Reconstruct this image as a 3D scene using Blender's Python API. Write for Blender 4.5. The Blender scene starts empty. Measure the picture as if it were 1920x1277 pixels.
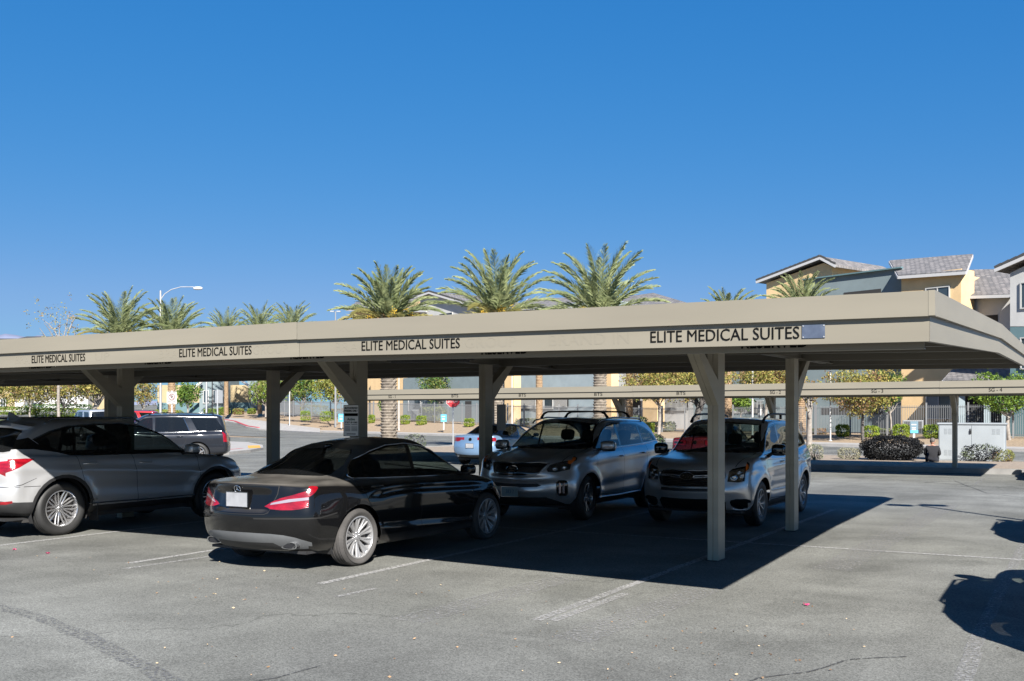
import bpy, bmesh, math, random
import numpy as np
from mathutils import Vector, Matrix, noise
from mathutils.bvhtree import BVHTree
R = math.radians
random.seed(7)
SC = bpy.context.scene
COL = SC.collection
# ------------------------------------------------------------------ camera
F, HY, EYE = 1905.0, 780.0, 1.70          # focal (px of the 1920 wide picture), horizon row, eye height
TH = R(29.46)
cam = bpy.data.cameras.new('camera')
camo = bpy.data.objects.new('camera', cam); COL.objects.link(camo)
cam.sensor_width = 36.0; cam.lens = 36.0 * F / 1920.0
cam.shift_y = (HY - 638.5) / 1920.0
cam.clip_start = 0.1; cam.clip_end = 30000
camo.location = (0, 0, EYE); camo.rotation_euler = (R(90), 0, TH)
SC.camera = camo
# ------------------------------------------------------------------ light
SUN_EL = R(34.3)
SUN_DIR = Vector((0.678 * math.cos(SUN_EL), -0.735 * math.cos(SUN_EL), math.sin(SUN_EL))).normalized()
world = bpy.data.worlds.new('World'); SC.world = world
world.use_nodes = True
wn = world.node_tree; wn.nodes.clear()
sky = wn.nodes.new('ShaderNodeTexSky'); sky.sky_type = 'NISHITA'; sky.sun_disc = False
sky.sun_elevation = SUN_EL
sky.sun_rotation = math.atan2(SUN_DIR.x, SUN_DIR.y)
sky.air_density = 1.0; sky.dust_density = 0.0; sky.ozone_density = 4.0; sky.altitude = 600
bg = wn.nodes.new('ShaderNodeBackground'); bg.inputs['Strength'].default_value = 0.0500
wo = wn.nodes.new('ShaderNodeOutputWorld')
hs = wn.nodes.new('ShaderNodeHueSaturation'); hs.inputs['Saturation'].default_value = 1.25; hs.inputs['Hue'].default_value = 0.492
wn.links.new(sky.outputs[0], hs.inputs['Color']); sp_ = wn.nodes.new('ShaderNodeSeparateColor'); cb_ = wn.nodes.new('ShaderNodeCombineColor'); wn.links.new(hs.outputs[0], sp_.inputs[0])
for i_, (a_, p_) in enumerate(((.60, 1.0), (1.234, .549), (3.0, .327))):   # deep desert blue that thins less towards the horizon
    m1_ = wn.nodes.new('ShaderNodeMath'); m1_.operation = 'POWER'; m1_.inputs[1].default_value = p_
    m2_ = wn.nodes.new('ShaderNodeMath'); m2_.operation = 'MULTIPLY'; m2_.inputs[1].default_value = a_
    wn.links.new(sp_.outputs[i_], m1_.inputs[0]); wn.links.new(m1_.outputs[0], m2_.inputs[0]); 
    if i_ == 0: red_ = m2_
    else: wn.links.new(m2_.outputs[0], cb_.inputs[i_])
    if i_ == 1: grn_ = m2_
gm_ = wn.nodes.new('ShaderNodeMath'); gm_.operation = 'MULTIPLY'; gm_.inputs[1].default_value = .52; wn.links.new(grn_.outputs[0], gm_.inputs[0])
mn_ = wn.nodes.new('ShaderNodeMath'); mn_.operation = 'SMOOTH_MIN'; mn_.inputs[2].default_value = .4; wn.links.new(red_.outputs[0], mn_.inputs[0]); wn.links.new(gm_.outputs[0], mn_.inputs[1]); wn.links.new(mn_.outputs[0], cb_.inputs[0])
wn.links.new(cb_.outputs[0], bg.inputs[0]); wn.links.new(bg.outputs[0], wo.inputs[0])
sl = bpy.data.lights.new('sun', 'SUN'); sl.energy = 5.0; sl.angle = R(0.53); sl.color = (1.0, 0.955, 0.89)
so = bpy.data.objects.new('sun', sl); COL.objects.link(so)
so.rotation_euler = SUN_DIR.to_track_quat('Z', 'Y').to_euler(); so.location = (20, -20, 30)
vs = SC.view_settings
vs.view_transform = 'Standard'; vs.look = 'None'; vs.gamma = 1; vs.use_curve_mapping = False
vs.exposure = 1.32
SC.cycles.max_bounces = 8; SC.cycles.transparent_max_bounces = 16
SC.cycles.sample_clamp_indirect = 6.0
SC.cycles.use_denoising = True
# ------------------------------------------------------------------ plan helpers (lot frame: +Y runs away along the stalls, +X to the right)
CT, ST = math.cos(TH), math.sin(TH)
def c2w(X, d, z=0.0):
    return Vector((CT * X - ST * d, ST * X + CT * d, z))
def at(px, d, z=0.0):
    return c2w((px - 960) / F * d, d, z)
def zpx(py, d):
    return EYE + (HY - py) * d / F
def gpt(px, py, z=0.0):
    d = F * (EYE - z) / (py - HY)
    return at(px, d, z)
def x_on(px, Y):
    t = (px - 960) / F
    return Y * (CT * t - ST) / (CT + ST * t)
# ------------------------------------------------------------------ materials
MATS = {}
def pbr(name, col, rough=0.6, metal=0.0, var=0.0, vscale=3.0, bump=0.0, bscale=40.0, coat=0.0, spec=0.5, detail=4, col2=None, trans=0.0, emit=None, alpha=1.0, coords='Object', stretch=None):
    if name in MATS: return MATS[name]
    m = bpy.data.materials.new(name); m.use_nodes = True
    nt = m.node_tree; b = nt.nodes['Principled BSDF']
    b.inputs['Base Color'].default_value = (*col, 1); b.inputs['Roughness'].default_value = rough
    b.inputs['Metallic'].default_value = metal; b.inputs['Specular IOR Level'].default_value = spec
    b.inputs['Coat Weight'].default_value = coat; b.inputs['Coat Roughness'].default_value = 0.03
    b.inputs['Transmission Weight'].default_value = trans; b.inputs['Alpha'].default_value = alpha
    if emit:
        b.inputs['Emission Color'].default_value = (*emit[:3], 1); b.inputs['Emission Strength'].default_value = emit[3]
    if var or bump or col2:
        tc = nt.nodes.new('ShaderNodeTexCoord'); src = tc.outputs[coords]
        if stretch:
            mp = nt.nodes.new('ShaderNodeMapping'); mp.inputs['Scale'].default_value = stretch
            nt.links.new(src, mp.inputs[0]); src = mp.outputs[0]
    if var or col2:
        n = nt.nodes.new('ShaderNodeTexNoise'); n.inputs['Scale'].default_value = vscale; n.inputs['Detail'].default_value = detail
        nt.links.new(src, n.inputs['Vector'])
        cr = nt.nodes.new('ShaderNodeValToRGB'); cr.color_ramp.elements[0].position = 0.3; cr.color_ramp.elements[1].position = 0.7
        c2 = col2 if col2 else tuple(min(1, c * (1 + var)) for c in col)
        c1 = col if col2 else tuple(c * (1 - var) for c in col)
        cr.color_ramp.elements[0].color = (*c1, 1); cr.color_ramp.elements[1].color = (*c2, 1)
        nt.links.new(n.outputs[0], cr.inputs[0]); nt.links.new(cr.outputs[0], b.inputs['Base Color'])
    if bump:
        n2 = nt.nodes.new('ShaderNodeTexNoise'); n2.inputs['Scale'].default_value = bscale; n2.inputs['Detail'].default_value = 5
        nt.links.new(src, n2.inputs['Vector'])
        bp = nt.nodes.new('ShaderNodeBump'); bp.inputs['Strength'].default_value = min(1, bump); bp.inputs['Distance'].default_value = 0.02
        nt.links.new(n2.outputs[0], bp.inputs['Height']); nt.links.new(bp.outputs[0], b.inputs['Normal'])
    MATS[name] = m
    return m
def asphalt(name, base, k=1.0, crack=True):
    m = bpy.data.materials.new(name); m.use_nodes = True; MATS[name] = m
    nt = m.node_tree; N = nt.nodes; L = nt.links; b = N['Principled BSDF']
    tc = N.new('ShaderNodeTexCoord'); P = tc.outputs['Object']
    def noi(s, det=4, dist=0.0, vec=P):
        n = N.new('ShaderNodeTexNoise'); n.inputs['Scale'].default_value = s; n.inputs['Detail'].default_value = det
        n.inputs['Distortion'].default_value = dist; L.new(vec, n.inputs['Vector']); return n.outputs[0]
    def ramp(v, a, c1, bb, c2):
        r = N.new('ShaderNodeValToRGB'); r.color_ramp.elements[0].position = a; r.color_ramp.elements[1].position = bb
        r.color_ramp.elements[0].color = (*c1, 1); r.color_ramp.elements[1].color = (*c2, 1); L.new(v, r.inputs[0]); return r.outputs[0]
    def mul(a, c, fac=1.0, mode='MULTIPLY'):
        x = N.new('ShaderNodeMix'); x.data_type = 'RGBA'; x.blend_type = mode; x.inputs[0].default_value = fac
        L.new(a, x.inputs[6]); L.new(c, x.inputs[7]); return x.outputs[2]
    g = lambda v: (v, v, v * 0.985)
    big = ramp(noi(0.30, 6, 0.3), 0.34, g(0.84), 0.66, g(1.14))
    mid = ramp(noi(1.1, 10, 0.5), 0.36, g(0.87), 0.66, g(1.09))
    mp = N.new('ShaderNodeMapping'); mp.inputs['Scale'].default_value = (0.35, 2.2, 1); mp.inputs['Rotation'].default_value = (0, 0, R(4)); L.new(P, mp.inputs[0])
    streak = ramp(noi(0.55, 5, 0.5, mp.outputs[0]), 0.35, g(0.90), 0.65, g(1.06))
    vf = N.new('ShaderNodeTexVoronoi'); vf.inputs['Scale'].default_value = 105; L.new(P, vf.inputs['Vector'])
    sf = N.new('ShaderNodeSeparateColor'); L.new(vf.outputs['Color'], sf.inputs[0]); fine = ramp(sf.outputs[0], 0.0, g(0.58), 1.0, g(1.42))
    vor = N.new('ShaderNodeTexVoronoi'); vor.inputs['Scale'].default_value = 45; L.new(P, vor.inputs['Vector'])
    agg = ramp(vor.outputs['Distance'], 0.02, g(1.3), 0.35, g(0.98))
    rgb = N.new('ShaderNodeRGB'); rgb.outputs[0].default_value = (*base, 1)
    c = mul(rgb.outputs[0], big); c = mul(c, mid); c = mul(c, streak); c = mul(c, fine, 0.9); c = mul(c, agg, 0.7)
    pat = ramp(noi(0.42, 5, 1.2), 0.57, g(1.0), 0.62, g(0.86)); c = mul(c, pat)
    mp3 = N.new('ShaderNodeMapping'); mp3.inputs['Scale'].default_value = (.9, .16, 1); mp3.inputs['Location'].default_value = (3, 1, 0); L.new(P, mp3.inputs[0])
    wear = ramp(noi(.9, 4, .2, mp3.outputs[0]), .40, g(.93), .62, g(1.09)); c = mul(c, wear)
    if crack:
        v2 = N.new('ShaderNodeTexVoronoi'); v2.feature = 'DISTANCE_TO_EDGE'; v2.inputs['Scale'].default_value = 0.16
        wp = N.new('ShaderNodeTexNoise'); wp.inputs['Scale'].default_value = 0.9; wp.inputs['Detail'].default_value = 6; L.new(P, wp.inputs['Vector'])
        ad = N.new('ShaderNodeMix'); ad.data_type = 'RGBA'; ad.blend_type = 'LINEAR_LIGHT'; ad.inputs[0].default_value = 0.9
        L.new(P, ad.inputs[6]); L.new(wp.outputs['Color'], ad.inputs[7]); L.new(ad.outputs[2], v2.inputs['Vector'])
        ck = ramp(v2.outputs['Distance'], 0.0, g(0.60), 0.0035, g(1.0))
        msk = ramp(noi(0.13, 2), 0.50, g(0), 0.56, g(1))
        x = N.new('ShaderNodeMix'); x.data_type = 'RGBA'; x.blend_type = 'MULTIPLY'; L.new(msk, x.inputs[0]); L.new(c, x.inputs[6]); L.new(ck, x.inputs[7]); c = x.outputs[2]
        # dark oil drips
        sp = ramp(noi(0.75, 3, 0.3), 0.66, g(1.0), 0.75, g(0.78)); c = mul(c, sp)
    L.new(c, b.inputs['Base Color']); b.inputs['Roughness'].default_value = 0.93; b.inputs['Specular IOR Level'].default_value = 0.25
    bp = N.new('ShaderNodeBump'); bp.inputs['Strength'].default_value = 0.15; bp.inputs['Distance'].default_value = 0.006
    L.new(noi(150, 2), bp.inputs['Height']); L.new(bp.outputs[0], b.inputs['Normal'])
    return m
M_ASPH = asphalt('lot_asphalt', (0.156, 0.1575, 0.162))
M_STREET = asphalt('street_asphalt', (0.138, 0.139, 0.143))
def worn_paint(name, col, wear=0.45):
    m = pbr(name, col, 0.85); nt = m.node_tree; N = nt.nodes; L = nt.links; b = N['Principled BSDF']
    tc = N.new('ShaderNodeTexCoord'); n = N.new('ShaderNodeTexNoise'); n.inputs['Scale'].default_value = 28; n.inputs['Detail'].default_value = 8; n.inputs['Roughness'].default_value = 0.75
    L.new(tc.outputs['Object'], n.inputs['Vector'])
    r = N.new('ShaderNodeValToRGB'); r.color_ramp.elements[0].position = wear - 0.06; r.color_ramp.elements[1].position = wear + 0.10
    r.color_ramp.elements[0].color = (0, 0, 0, 1); r.color_ramp.elements[1].color = (1, 1, 1, 1); L.new(n.outputs[0], r.inputs[0]); L.new(r.outputs[0], b.inputs['Alpha'])
    return m
M_LINE = worn_paint('worn_white_paint', (0.33, 0.327, 0.32), 0.44)
M_LINE2 = worn_paint('fresh_white_paint', (0.30, 0.297, 0.29), 0.47)
M_LINEF = worn_paint('half_worn_paint', (0.27, 0.268, 0.262), 0.50)
M_LINE0 = worn_paint('faded_white_paint', (0.26, 0.257, 0.25), 0.53)
M_TAR = pbr('dark_patch', (0.12, 0.12, 0.12), 0.9, var=0.3, vscale=5)
M_CONC = pbr('concrete', (0.31, 0.295, 0.275), 0.9, var=0.12, vscale=1.5, bump=0.2, bscale=30)
M_KERB = pbr('kerb_concrete', (0.24, 0.235, 0.225), 0.9, var=0.2, vscale=2, bump=0.2)
M_RED = pbr('red_kerb_paint', (0.38, 0.05, 0.065), 0.8, var=0.2, vscale=3)
M_YEL = pbr('yellow_tactile', (0.55, 0.30, 0.05), 0.8, var=0.1)
M_GRAV = pbr('desert_gravel', (0.27, 0.20, 0.13), 0.95, var=0.3, vscale=9, bump=0.5, bscale=25)
M_DIRT = pbr('planter_dirt', (0.25, 0.20, 0.15), 0.95, var=0.3, vscale=8, bump=0.5, bscale=25)
M_GRASSG = pbr('lawn_base', (0.16, 0.19, 0.07), 0.95, var=0.3, vscale=3, bump=0.3, bscale=60)
def metal_paint(name, col, streak=0.12):
    m = pbr(name, col, 0.5, spec=0.4, var=streak, vscale=1.2, detail=6, stretch=(0.5, 0.5, 4.0)); return m
M_TAN = metal_paint('tan_painted_steel', (0.213, 0.193, 0.151), 0.06)
M_TAN_LIT = metal_paint('tan_steel_lit', (0.35, 0.32, 0.25), 0.10)  # fascia tan lightened: bounce light on the shaded posts painted into the colour
M_TAN_SHADE = metal_paint('tan_deck_shaded', (0.085, 0.077, 0.058), 0.12)  # deck tan darkened: the shade under the roof is in the colour
M_PURL_SHADE = metal_paint('purlin_tan_shaded', (0.14, 0.128, 0.10), 0.1)  # same steel as the fascia, with the underside's shade painted in
M_INK = pbr('black_lettering', (0.004, 0.004, 0.004), 0.8, spec=.1)
M_GHOST = pbr('ghost_lettering', (0.210, 0.190, 0.148), 0.6)
M_WHITE = pbr('white_paint', (0.40, 0.395, 0.38), 0.5)
M_BLACK = pbr('black_plastic', (0.015, 0.015, 0.016), 0.5)
M_GREYM = pbr('grey_metal', (0.33, 0.34, 0.35), 0.45, 0.6)
M_GALV = pbr('galvanised_steel', (0.42, 0.43, 0.44), 0.5, 0.5, var=0.12)
# ------------------------------------------------------------------ objects
def tag(o, label=None, cat=None, group=None, kind=None):
    if label: o['label'] = label
    if cat: o['category'] = cat
    if group: o['group'] = group
    if kind: o['kind'] = kind
    return o
def empty(name, loc=(0, 0, 0), rz=0.0, label=None, cat=None, group=None):
    o = bpy.data.objects.new(name, None); COL.objects.link(o); o.empty_display_size = 0.3
    o.location = loc; o.rotation_euler = (0, 0, rz)
    return tag(o, label, cat, group)
def children(o):
    return [c for c in bpy.data.objects if c.parent == o]
def copy_tree(o, loc=None, rz=None, label=None, _p=None, kids=None):
    if kids is None:
        kids = {}
        for c in bpy.data.objects:
            if c.parent: kids.setdefault(c.parent.name, []).append(c)
    n = o.copy(); COL.objects.link(n); n.parent = _p
    if loc is not None: n.location = loc
    if rz is not None: n.rotation_euler = (0, 0, rz)
    if label: n['label'] = label
    for c in kids.get(o.name, []): copy_tree(c, _p=n, kids=kids)
    return n
class MB:
    """collects faces of one mesh"""
    def __init__(s): s.v = []; s.f = []; s.m = []; s.mats = []
    def mi(s, mat):
        if mat not in s.mats: s.mats.append(mat)
        return s.mats.index(mat)
    def poly(s, pts, mat=None):
        n = len(s.v); s.v += [tuple(p) for p in pts]; s.f.append(tuple(range(n, n + len(pts)))); s.m.append(s.mi(mat) if mat else 0)
    def grid(s, rows, mat=None, close=False):
        n = len(s.v); w = len(rows[0])
        for r in rows: s.v += [tuple(p) for p in r]
        k = s.mi(mat) if mat else 0
        for i in range(len(rows) - 1):
            for j in range(w if close else w - 1):
                a = n + i * w + j; b_ = n + i * w + (j + 1) % w
                s.f.append((a, b_, b_ + w, a + w)); s.m.append(k)
    def box(s, c, size, rz=0.0, mat=None, M=None):
        hx, hy, hz = size[0] / 2, size[1] / 2, size[2] / 2
        T = M if M is not None else Matrix.Translation(Vector(c)) @ Matrix.Rotation(rz, 4, 'Z')
        if M is not None: T = M @ Matrix.Translation(Vector(c))
        P = [T @ Vector((x, y, z)) for x in (-hx, hx) for y in (-hy, hy) for z in (-hz, hz)]
        n = len(s.v); s.v += [tuple(p) for p in P]; k = s.mi(mat) if mat else 0
        for q in ((0, 1, 3, 2), (4, 6, 7, 5), (0, 4, 5, 1), (2, 3, 7, 6), (0, 2, 6, 4), (1, 5, 7, 3)):
            s.f.append(tuple(n + i for i in q)); s.m.append(k)
    def box2(s, lo, hi, mat=None, M=None):
        s.box([(a + b) / 2 for a, b in zip(lo, hi)], [b - a for a, b in zip(lo, hi)], 0, mat, M)
    def beam(s, p, q, w, h, mat=None, up=Vector((0, 0, 1))):
        p = Vector(p); q = Vector(q); d = (q - p).normalized(); sd = d.cross(up).normalized(); u = sd.cross(d)
        A = [p + sd * a + u * b for a, b in ((-w/2, -h/2), (w/2, -h/2), (w/2, h/2), (-w/2, h/2))]
        B = [x + (q - p) for x in A]; n = len(s.v); s.v += [tuple(x) for x in A + B]; k = s.mi(mat) if mat else 0
        for f in ((3, 2, 1, 0), (4, 5, 6, 7), (0, 1, 5, 4), (1, 2, 6, 5), (2, 3, 7, 6), (3, 0, 4, 7)):
            s.f.append(tuple(n + i for i in f)); s.m.append(k)
    def tube(s, pts, r, seg=8, mat=None, cap=True):
        pts = [Vector(p) for p in pts]; rs = r if isinstance(r, (list, tuple)) else [r] * len(pts)
        rows = []; up = Vector((0, 0, 1))
        for i, p in enumerate(pts):
            d = (pts[min(i + 1, len(pts) - 1)] - pts[max(i - 1, 0)])
            d = d.normalized() if d.length > 1e-9 else Vector((0, 0, 1))
            a = d.cross(up) if abs(d.z) < 0.95 else d.cross(Vector((1, 0, 0)))
            if i and a.dot(la) < 0 : a = -a
            if i: a = la - d * la.dot(d)
            a.normalize(); la = a; b_ = d.cross(a)
            rows.append([p + (a * math.cos(t) + b_ * math.sin(t)) * rs[i] for t in [2 * math.pi * k / seg for k in range(seg)]])
        s.grid(rows, mat, close=True)
        if cap: s.poly(rows[0][::-1], mat); s.poly(rows[-1], mat)
    def lathe(s, prof, seg=24, mat=None, M=None):
        """prof: (r, z) list about local z"""
        rows = []
        for r, z in prof:
            rows.append([Vector((r * math.cos(2*math.pi*k/seg), r * math.sin(2*math.pi*k/seg), z)) for k in range(seg)])
        if M is not None: rows = [[M @ p for p in r] for r in rows]
        s.grid(rows, mat, close=True)
    def arrays(s, V, Fq, mat=None):
        n = len(s.v); s.v += [tuple(p) for p in V]; k = s.mi(mat) if mat else 0
        s.f += [tuple(int(i) + n for i in f) for f in Fq]; s.m += [k] * len(Fq)
    def build(s, name, mat=None, parent=None, smooth=False, bevel=0.0, merge=False, auto=None):
        me = bpy.data.meshes.new(name); me.from_pydata(s.v, [], s.f)
        if s.mats:
            for m in s.mats: me.materials.append(m)
            me.polygons.foreach_set('material_index', s.m)
        elif mat: me.materials.append(mat)
        if merge or bevel:
            b = bmesh.new(); b.from_mesh(me); bmesh.ops.remove_doubles(b, verts=b.verts, dist=1e-5)
            bmesh.ops.recalc_face_normals(b, faces=b.faces); b.to_mesh(me); b.free()
        if smooth: me.polygons.foreach_set('use_smooth', [True] * len(me.polygons))
        me.update()
        if auto is not None: me.set_sharp_from_angle(angle=R(auto))
        o = bpy.data.objects.new(name, me); COL.objects.link(o); o.parent = parent
        if bevel:
            md = o.modifiers.new('b', 'BEVEL'); md.width = bevel; md.segments = 2; md.limit_method = 'ANGLE'; md.angle_limit = R(40); md.harden_normals = False
        return o
FONT = {}
def text_mesh(name, s, size, M, mat, parent, sx=1.0, ext=0.002, bold=0.0, align='LEFT', space=1.0):
    c = bpy.data.curves.new(name, 'FONT'); c.body = s; c.size = size; c.extrude = ext; c.offset = bold; c.align_x = align; c.space_character = space
    c.resolution_u = 3
    o = bpy.data.objects.new(name, c); COL.objects.link(o)
    dg = bpy.context.evaluated_depsgraph_get(); me = bpy.data.meshes.new_from_object(o.evaluated_get(dg))
    bpy.data.objects.remove(o); me.name = name
    me.transform(M @ Matrix.Diagonal((sx, 1, 1, 1))); me.materials.clear(); me.materials.append(mat)
    n = bpy.data.objects.new(name, me); COL.objects.link(n); n.parent = parent
    return n
def sheet(name, pts, mat, label=None, cat=None, kind='structure', z=None):
    mb = MB(); mb.poly([(p[0], p[1], z if z is not None else p[2]) for p in pts]); o = mb.build(name, mat)
    return tag(o, label, cat, None, kind)
# ================================================================== THE SETTING
# street frame: s along the street (towards far left), n away from the lot
SN = c2w(.787, .617).normalized(); SS = c2w(-.617, .787).normalized()
def sn(s, n, z=0.0):
    v = SS * s + SN * n; return Vector((v.x, v.y, z))
def sn_px(px, n, z=0.0):
    t = (px - 960) / F; d = n / (.787 * t + .617); return at(px, d, z)
def d_px(px, n):
    t = (px - 960) / F; return n / (.787 * t + .617)
big = 4000
sheet('ground', [(-big, -big, 0), (big, -big, 0), (big, big, 0), (-big, big, 0)], M_GRAV, z=-0.03)
sheet('parking_lot', [(-75, -30, 0), (40, -30, 0), (40, 60, 0), (-75, 60, 0)], M_ASPH, z=0.0)
N0, N1 = 35.7, 49.05
sheet('street', [sn(-80, N0 - 0.6), sn(400, N0 - 0.6), sn(400, N1), sn(-80, N1)], M_STREET, z=0.004)
# far side: kerb, gutter, sidewalk, gravel bank
def strip(name, n0, n1, z0, z1, mat, s0=-80, s1=400, kind='structure', zb=-0.02):
    mb = MB()
    A = [sn(s0, n0, z0), sn(s1, n0, z0), sn(s1, n1, z1), sn(s0, n1, z1)]
    mb.poly(A); mb.poly([sn(s0, n0, zb), sn(s1, n0, zb), A[1], A[0]]); mb.poly([A[3], A[2], sn(s1, n1, zb), sn(s0, n1, zb)])
    o = mb.build(name, mat); return tag(o, kind=kind)
strip('gutter', N1 - 0.5, N1 - 0.003, 0.012, 0.012, M_KERB, s1=100)
strip('sidewalk', N1, N1 + 2.2, 0.14, 0.16, M_CONC, s1=100)
mb = MB()
def zbank(s, n):
    z = float(np.interp(n - N1, (2.2, 3.5, 5, 7, 10), (.15, .22, .34, .45, .5)))
    return z + max(0, min(1, (n - N1 - 2.2) / 6)) * max(0, s - 55) * .02
ns = [N1 + 2.2, N1 + 3.5, N1 + 5, N1 + 7, N1 + 10, N1 + 16, N1 + 60]; zs = [0.15, 0.22, 0.34, 0.45, 0.5, 0.5, 0.5]
rows = []
for n, z in zip(ns, zs):
    rows.append([sn(s, n, zbank(s, n) + (0 if n == ns[0] else 0.05 * noise.noise(Vector((s * .3, n * .3, 0))))) for s in np.arange(-80, 101, 3.0)])
mb.grid(rows); tag(mb.build('gravel_bank', M_GRAV, smooth=True), kind='structure')
# planter with kerb between the rear stalls and the street
PK = 32.95
mb = MB()
def prism_xy(mb, pts, z0, z1, mat=None):
    a = [Vector((p[0], p[1], z1)) for p in pts]; b = [Vector((p[0], p[1], z0)) for p in pts]
    mb.poly(a, mat)
    for i in range(len(pts)):
        j = (i + 1) % len(pts); mb.poly([b[i], b[j], a[j], a[i]], mat)
def nline(x, n):      # point on line n=const at world x
    # SN.x*X + SN.y*Y = n
    return (x, (n - SN.x * x) / SN.y)
xl, xr = -29.0, 14.0
prism_xy(mb, [(xl, PK), (xr, PK), nline(xr, N0 - .4), nline(xl, N0 - .4)], -0.02, 0.12)
tag(mb.build('planter_bed', M_DIRT), kind='structure')
mb = MB()
prism_xy(mb, [(xl - .16, PK - .16), (xr, PK - .16), (xr, PK), (xl - .16, PK)], -0.02, 0.16)
a, b_ = nline(xl, N0 - .4), nline(xr, N0 - .4); a2, b2 = nline(xl, N0 - .24), nline(xr, N0 - .24)
prism_xy(mb, [a, b_, b2, a2], -0.02, 0.16)
prism_xy(mb, [(xl - .16, PK), (xl, PK), a, (xl - .16, a2[1])], -0.02, 0.16)
tag(mb.build('planter_kerb', M_KERB), kind='structure')
# driveway corner on the far left: the side street climbs gently away from the lot
def zr(d): return min(4.0, max(0.0, .041 * (d - 112)))
def gptr(px, py, dz=0.0):
    lo, hi = 5.0, 400.0
    for _ in range(60):
        m = (lo + hi) / 2
        if HY + F * (EYE - zr(m) - dz) / m > py: lo = m
        else: hi = m
    return at(px, lo, zr(lo) + dz)
mb = MB(); mb.grid([[at(px, d, zr(d) + .006) for px in range(-420, 571, 15)] for d in list(range(108, 240, 6)) + [400, 900]])
tag(mb.build('side_street', M_STREET, smooth=True), kind='structure')
def ribbon(name, pix, z, mat, kind='structure'):
    mb = MB(); P = [gptr(x, y, z) for x, y in pix]; mb.poly(P)
    for i in range(len(P)):
        q, r = P[i], P[(i+1) % len(P)]; mb.poly([q - Vector((0, 0, z + .05)), r - Vector((0, 0, z + .05)), r, q])
    return tag(mb.build(name, mat), kind=kind)
isl = [(380, 829.5), (430, 827.5), (465, 829), (492, 834), (494, 839), (470, 843), (430, 847), (380, 850)]
ribbon('traffic_island', isl, 0.13, M_CONC)
mb = MB()
for (x0, y0), (x1, y1) in (((380, 851), (430, 848)), ((430, 848), (455, 845.5))):
    p, q = gpt(x0, y0), gpt(x1, y1); mb.beam(p + Vector((0, 0, .06)), q + Vector((0, 0, .06)), 0.14, 0.15)
tag(mb.build('red_kerb', M_RED), kind='structure')
P = [gpt(x, y, 0.137) for x, y in ((464, 835.5), (487, 835), (489, 839.5), (466, 840.5))]
sheet('tactile_pad', P, M_YEL, z=0.137)
cur = [(405, 783), (445, 783.5), (480, 787), (520, 793), (575, 800), (600, 803), (600, 810.5), (560, 808.5), (520, 806.5), (485, 804), (462, 800), (445, 793), (425, 789.5), (405, 788)]
ribbon('corner_sidewalk', cur, 0.15, M_CONC)
mb = MB(); kp = [(395, 787.5), (425, 789.5), (440, 792), (452, 797), (464, 801.5), (485, 804.6)]
for a, b_ in zip(kp, kp[1:]):
    mb.beam(gptr(*a) + Vector((0, 0, .1)), gptr(*b_) + Vector((0, 0, .1)), 0.3, 0.24)
tag(mb.build('red_kerb', M_RED), kind='structure')
mb = MB(); mb.grid([[at(px, d0 + k, z0) for px, d0 in ((405, 168), (445, 158), (480, 140), (520, 128), (575, 119), (640, 112))] for k, z0 in ((0, 2.1), (6, 2.2), (14, 2.4), (60, 2.6))])
rows = []
for k in range(8):
    row = []
    for px, y0, y1 in ((400, 783.5, 774), (430, 784, 771), (480, 788, 770), (520, 793.5, 772), (560, 799, 776), (600, 803.5, 780), (640, 806, 785)):
        q = gptr(px, y0, .13); dd = (q - Vector((0, 0, q.z))).length * 1.0; dcam = -ST * q.x + CT * q.y
        d2 = dcam + k * 6; zz = zpx(y0 + (y1 - y0) * min(1, k / 3), d2); row.append(at(px, d2, zz if k < 4 else zpx(y1, dcam + 18)))
    rows.append(row)
mb = MB(); mb.grid(rows); tag(mb.build('gravel_slope', M_GRAV, smooth=True), kind='structure')
mb = MB(); rows = []
for k, (y0, y1) in enumerate(((808, 806), (799, 796), (792, 789), (788, 786))):
    rows.append([gptr(px, y0 + (y1 - y0) * (px + 200) / 440, .1) for px in range(-200, 241, 20)])
mb.grid(rows); tag(mb.build('lawn', M_GRASSG, smooth=True), kind='structure')
mb = MB()
for a, b_ in (((30, 791), (62, 789.5)), ((126, 789), (152, 788))): mb.beam(gptr(*a) + Vector((0, 0, .12)), gptr(*b_) + Vector((0, 0, .12)), .4, .28)
tag(mb.build('red_kerb', M_RED), kind='structure')
# mountains
mb = MB(); rng = random.Random(3); rows = []
for k, (dist, f) in enumerate(((9000, 0.0), (9400, .8), (10000, 1.0), (10800, .5))):
    row = []
    for i in range(150):
        px = -500 + i * 10
        h = 0
        prof = max(0, 1 - abs(px - 48) / 190) * 640 + max(0, 1 - abs(px + 180) / 200) * 420 + 120
        prof = (min(prof, 640) + 60 * noise.fractal(Vector((px * .012, k * 3, 0)), 1.0, 2, 4)) * (1.0 if px < 330 else max(0, 1 - (px - 330) / 300))
        row.append(at(px, dist + 100 * noise.noise(Vector((px * .01, k, 1))), max(-5, f * prof * 1.25)))
    rows.append(row)
mb.grid(rows); tag(mb.build('mountains', pbr('hazy_mountain_rock', (0.17, 0.19, 0.27), 0.95, var=.2, vscale=.0015), smooth=True), kind='structure')  # distance haze is mixed into the bluish rock colour
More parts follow.
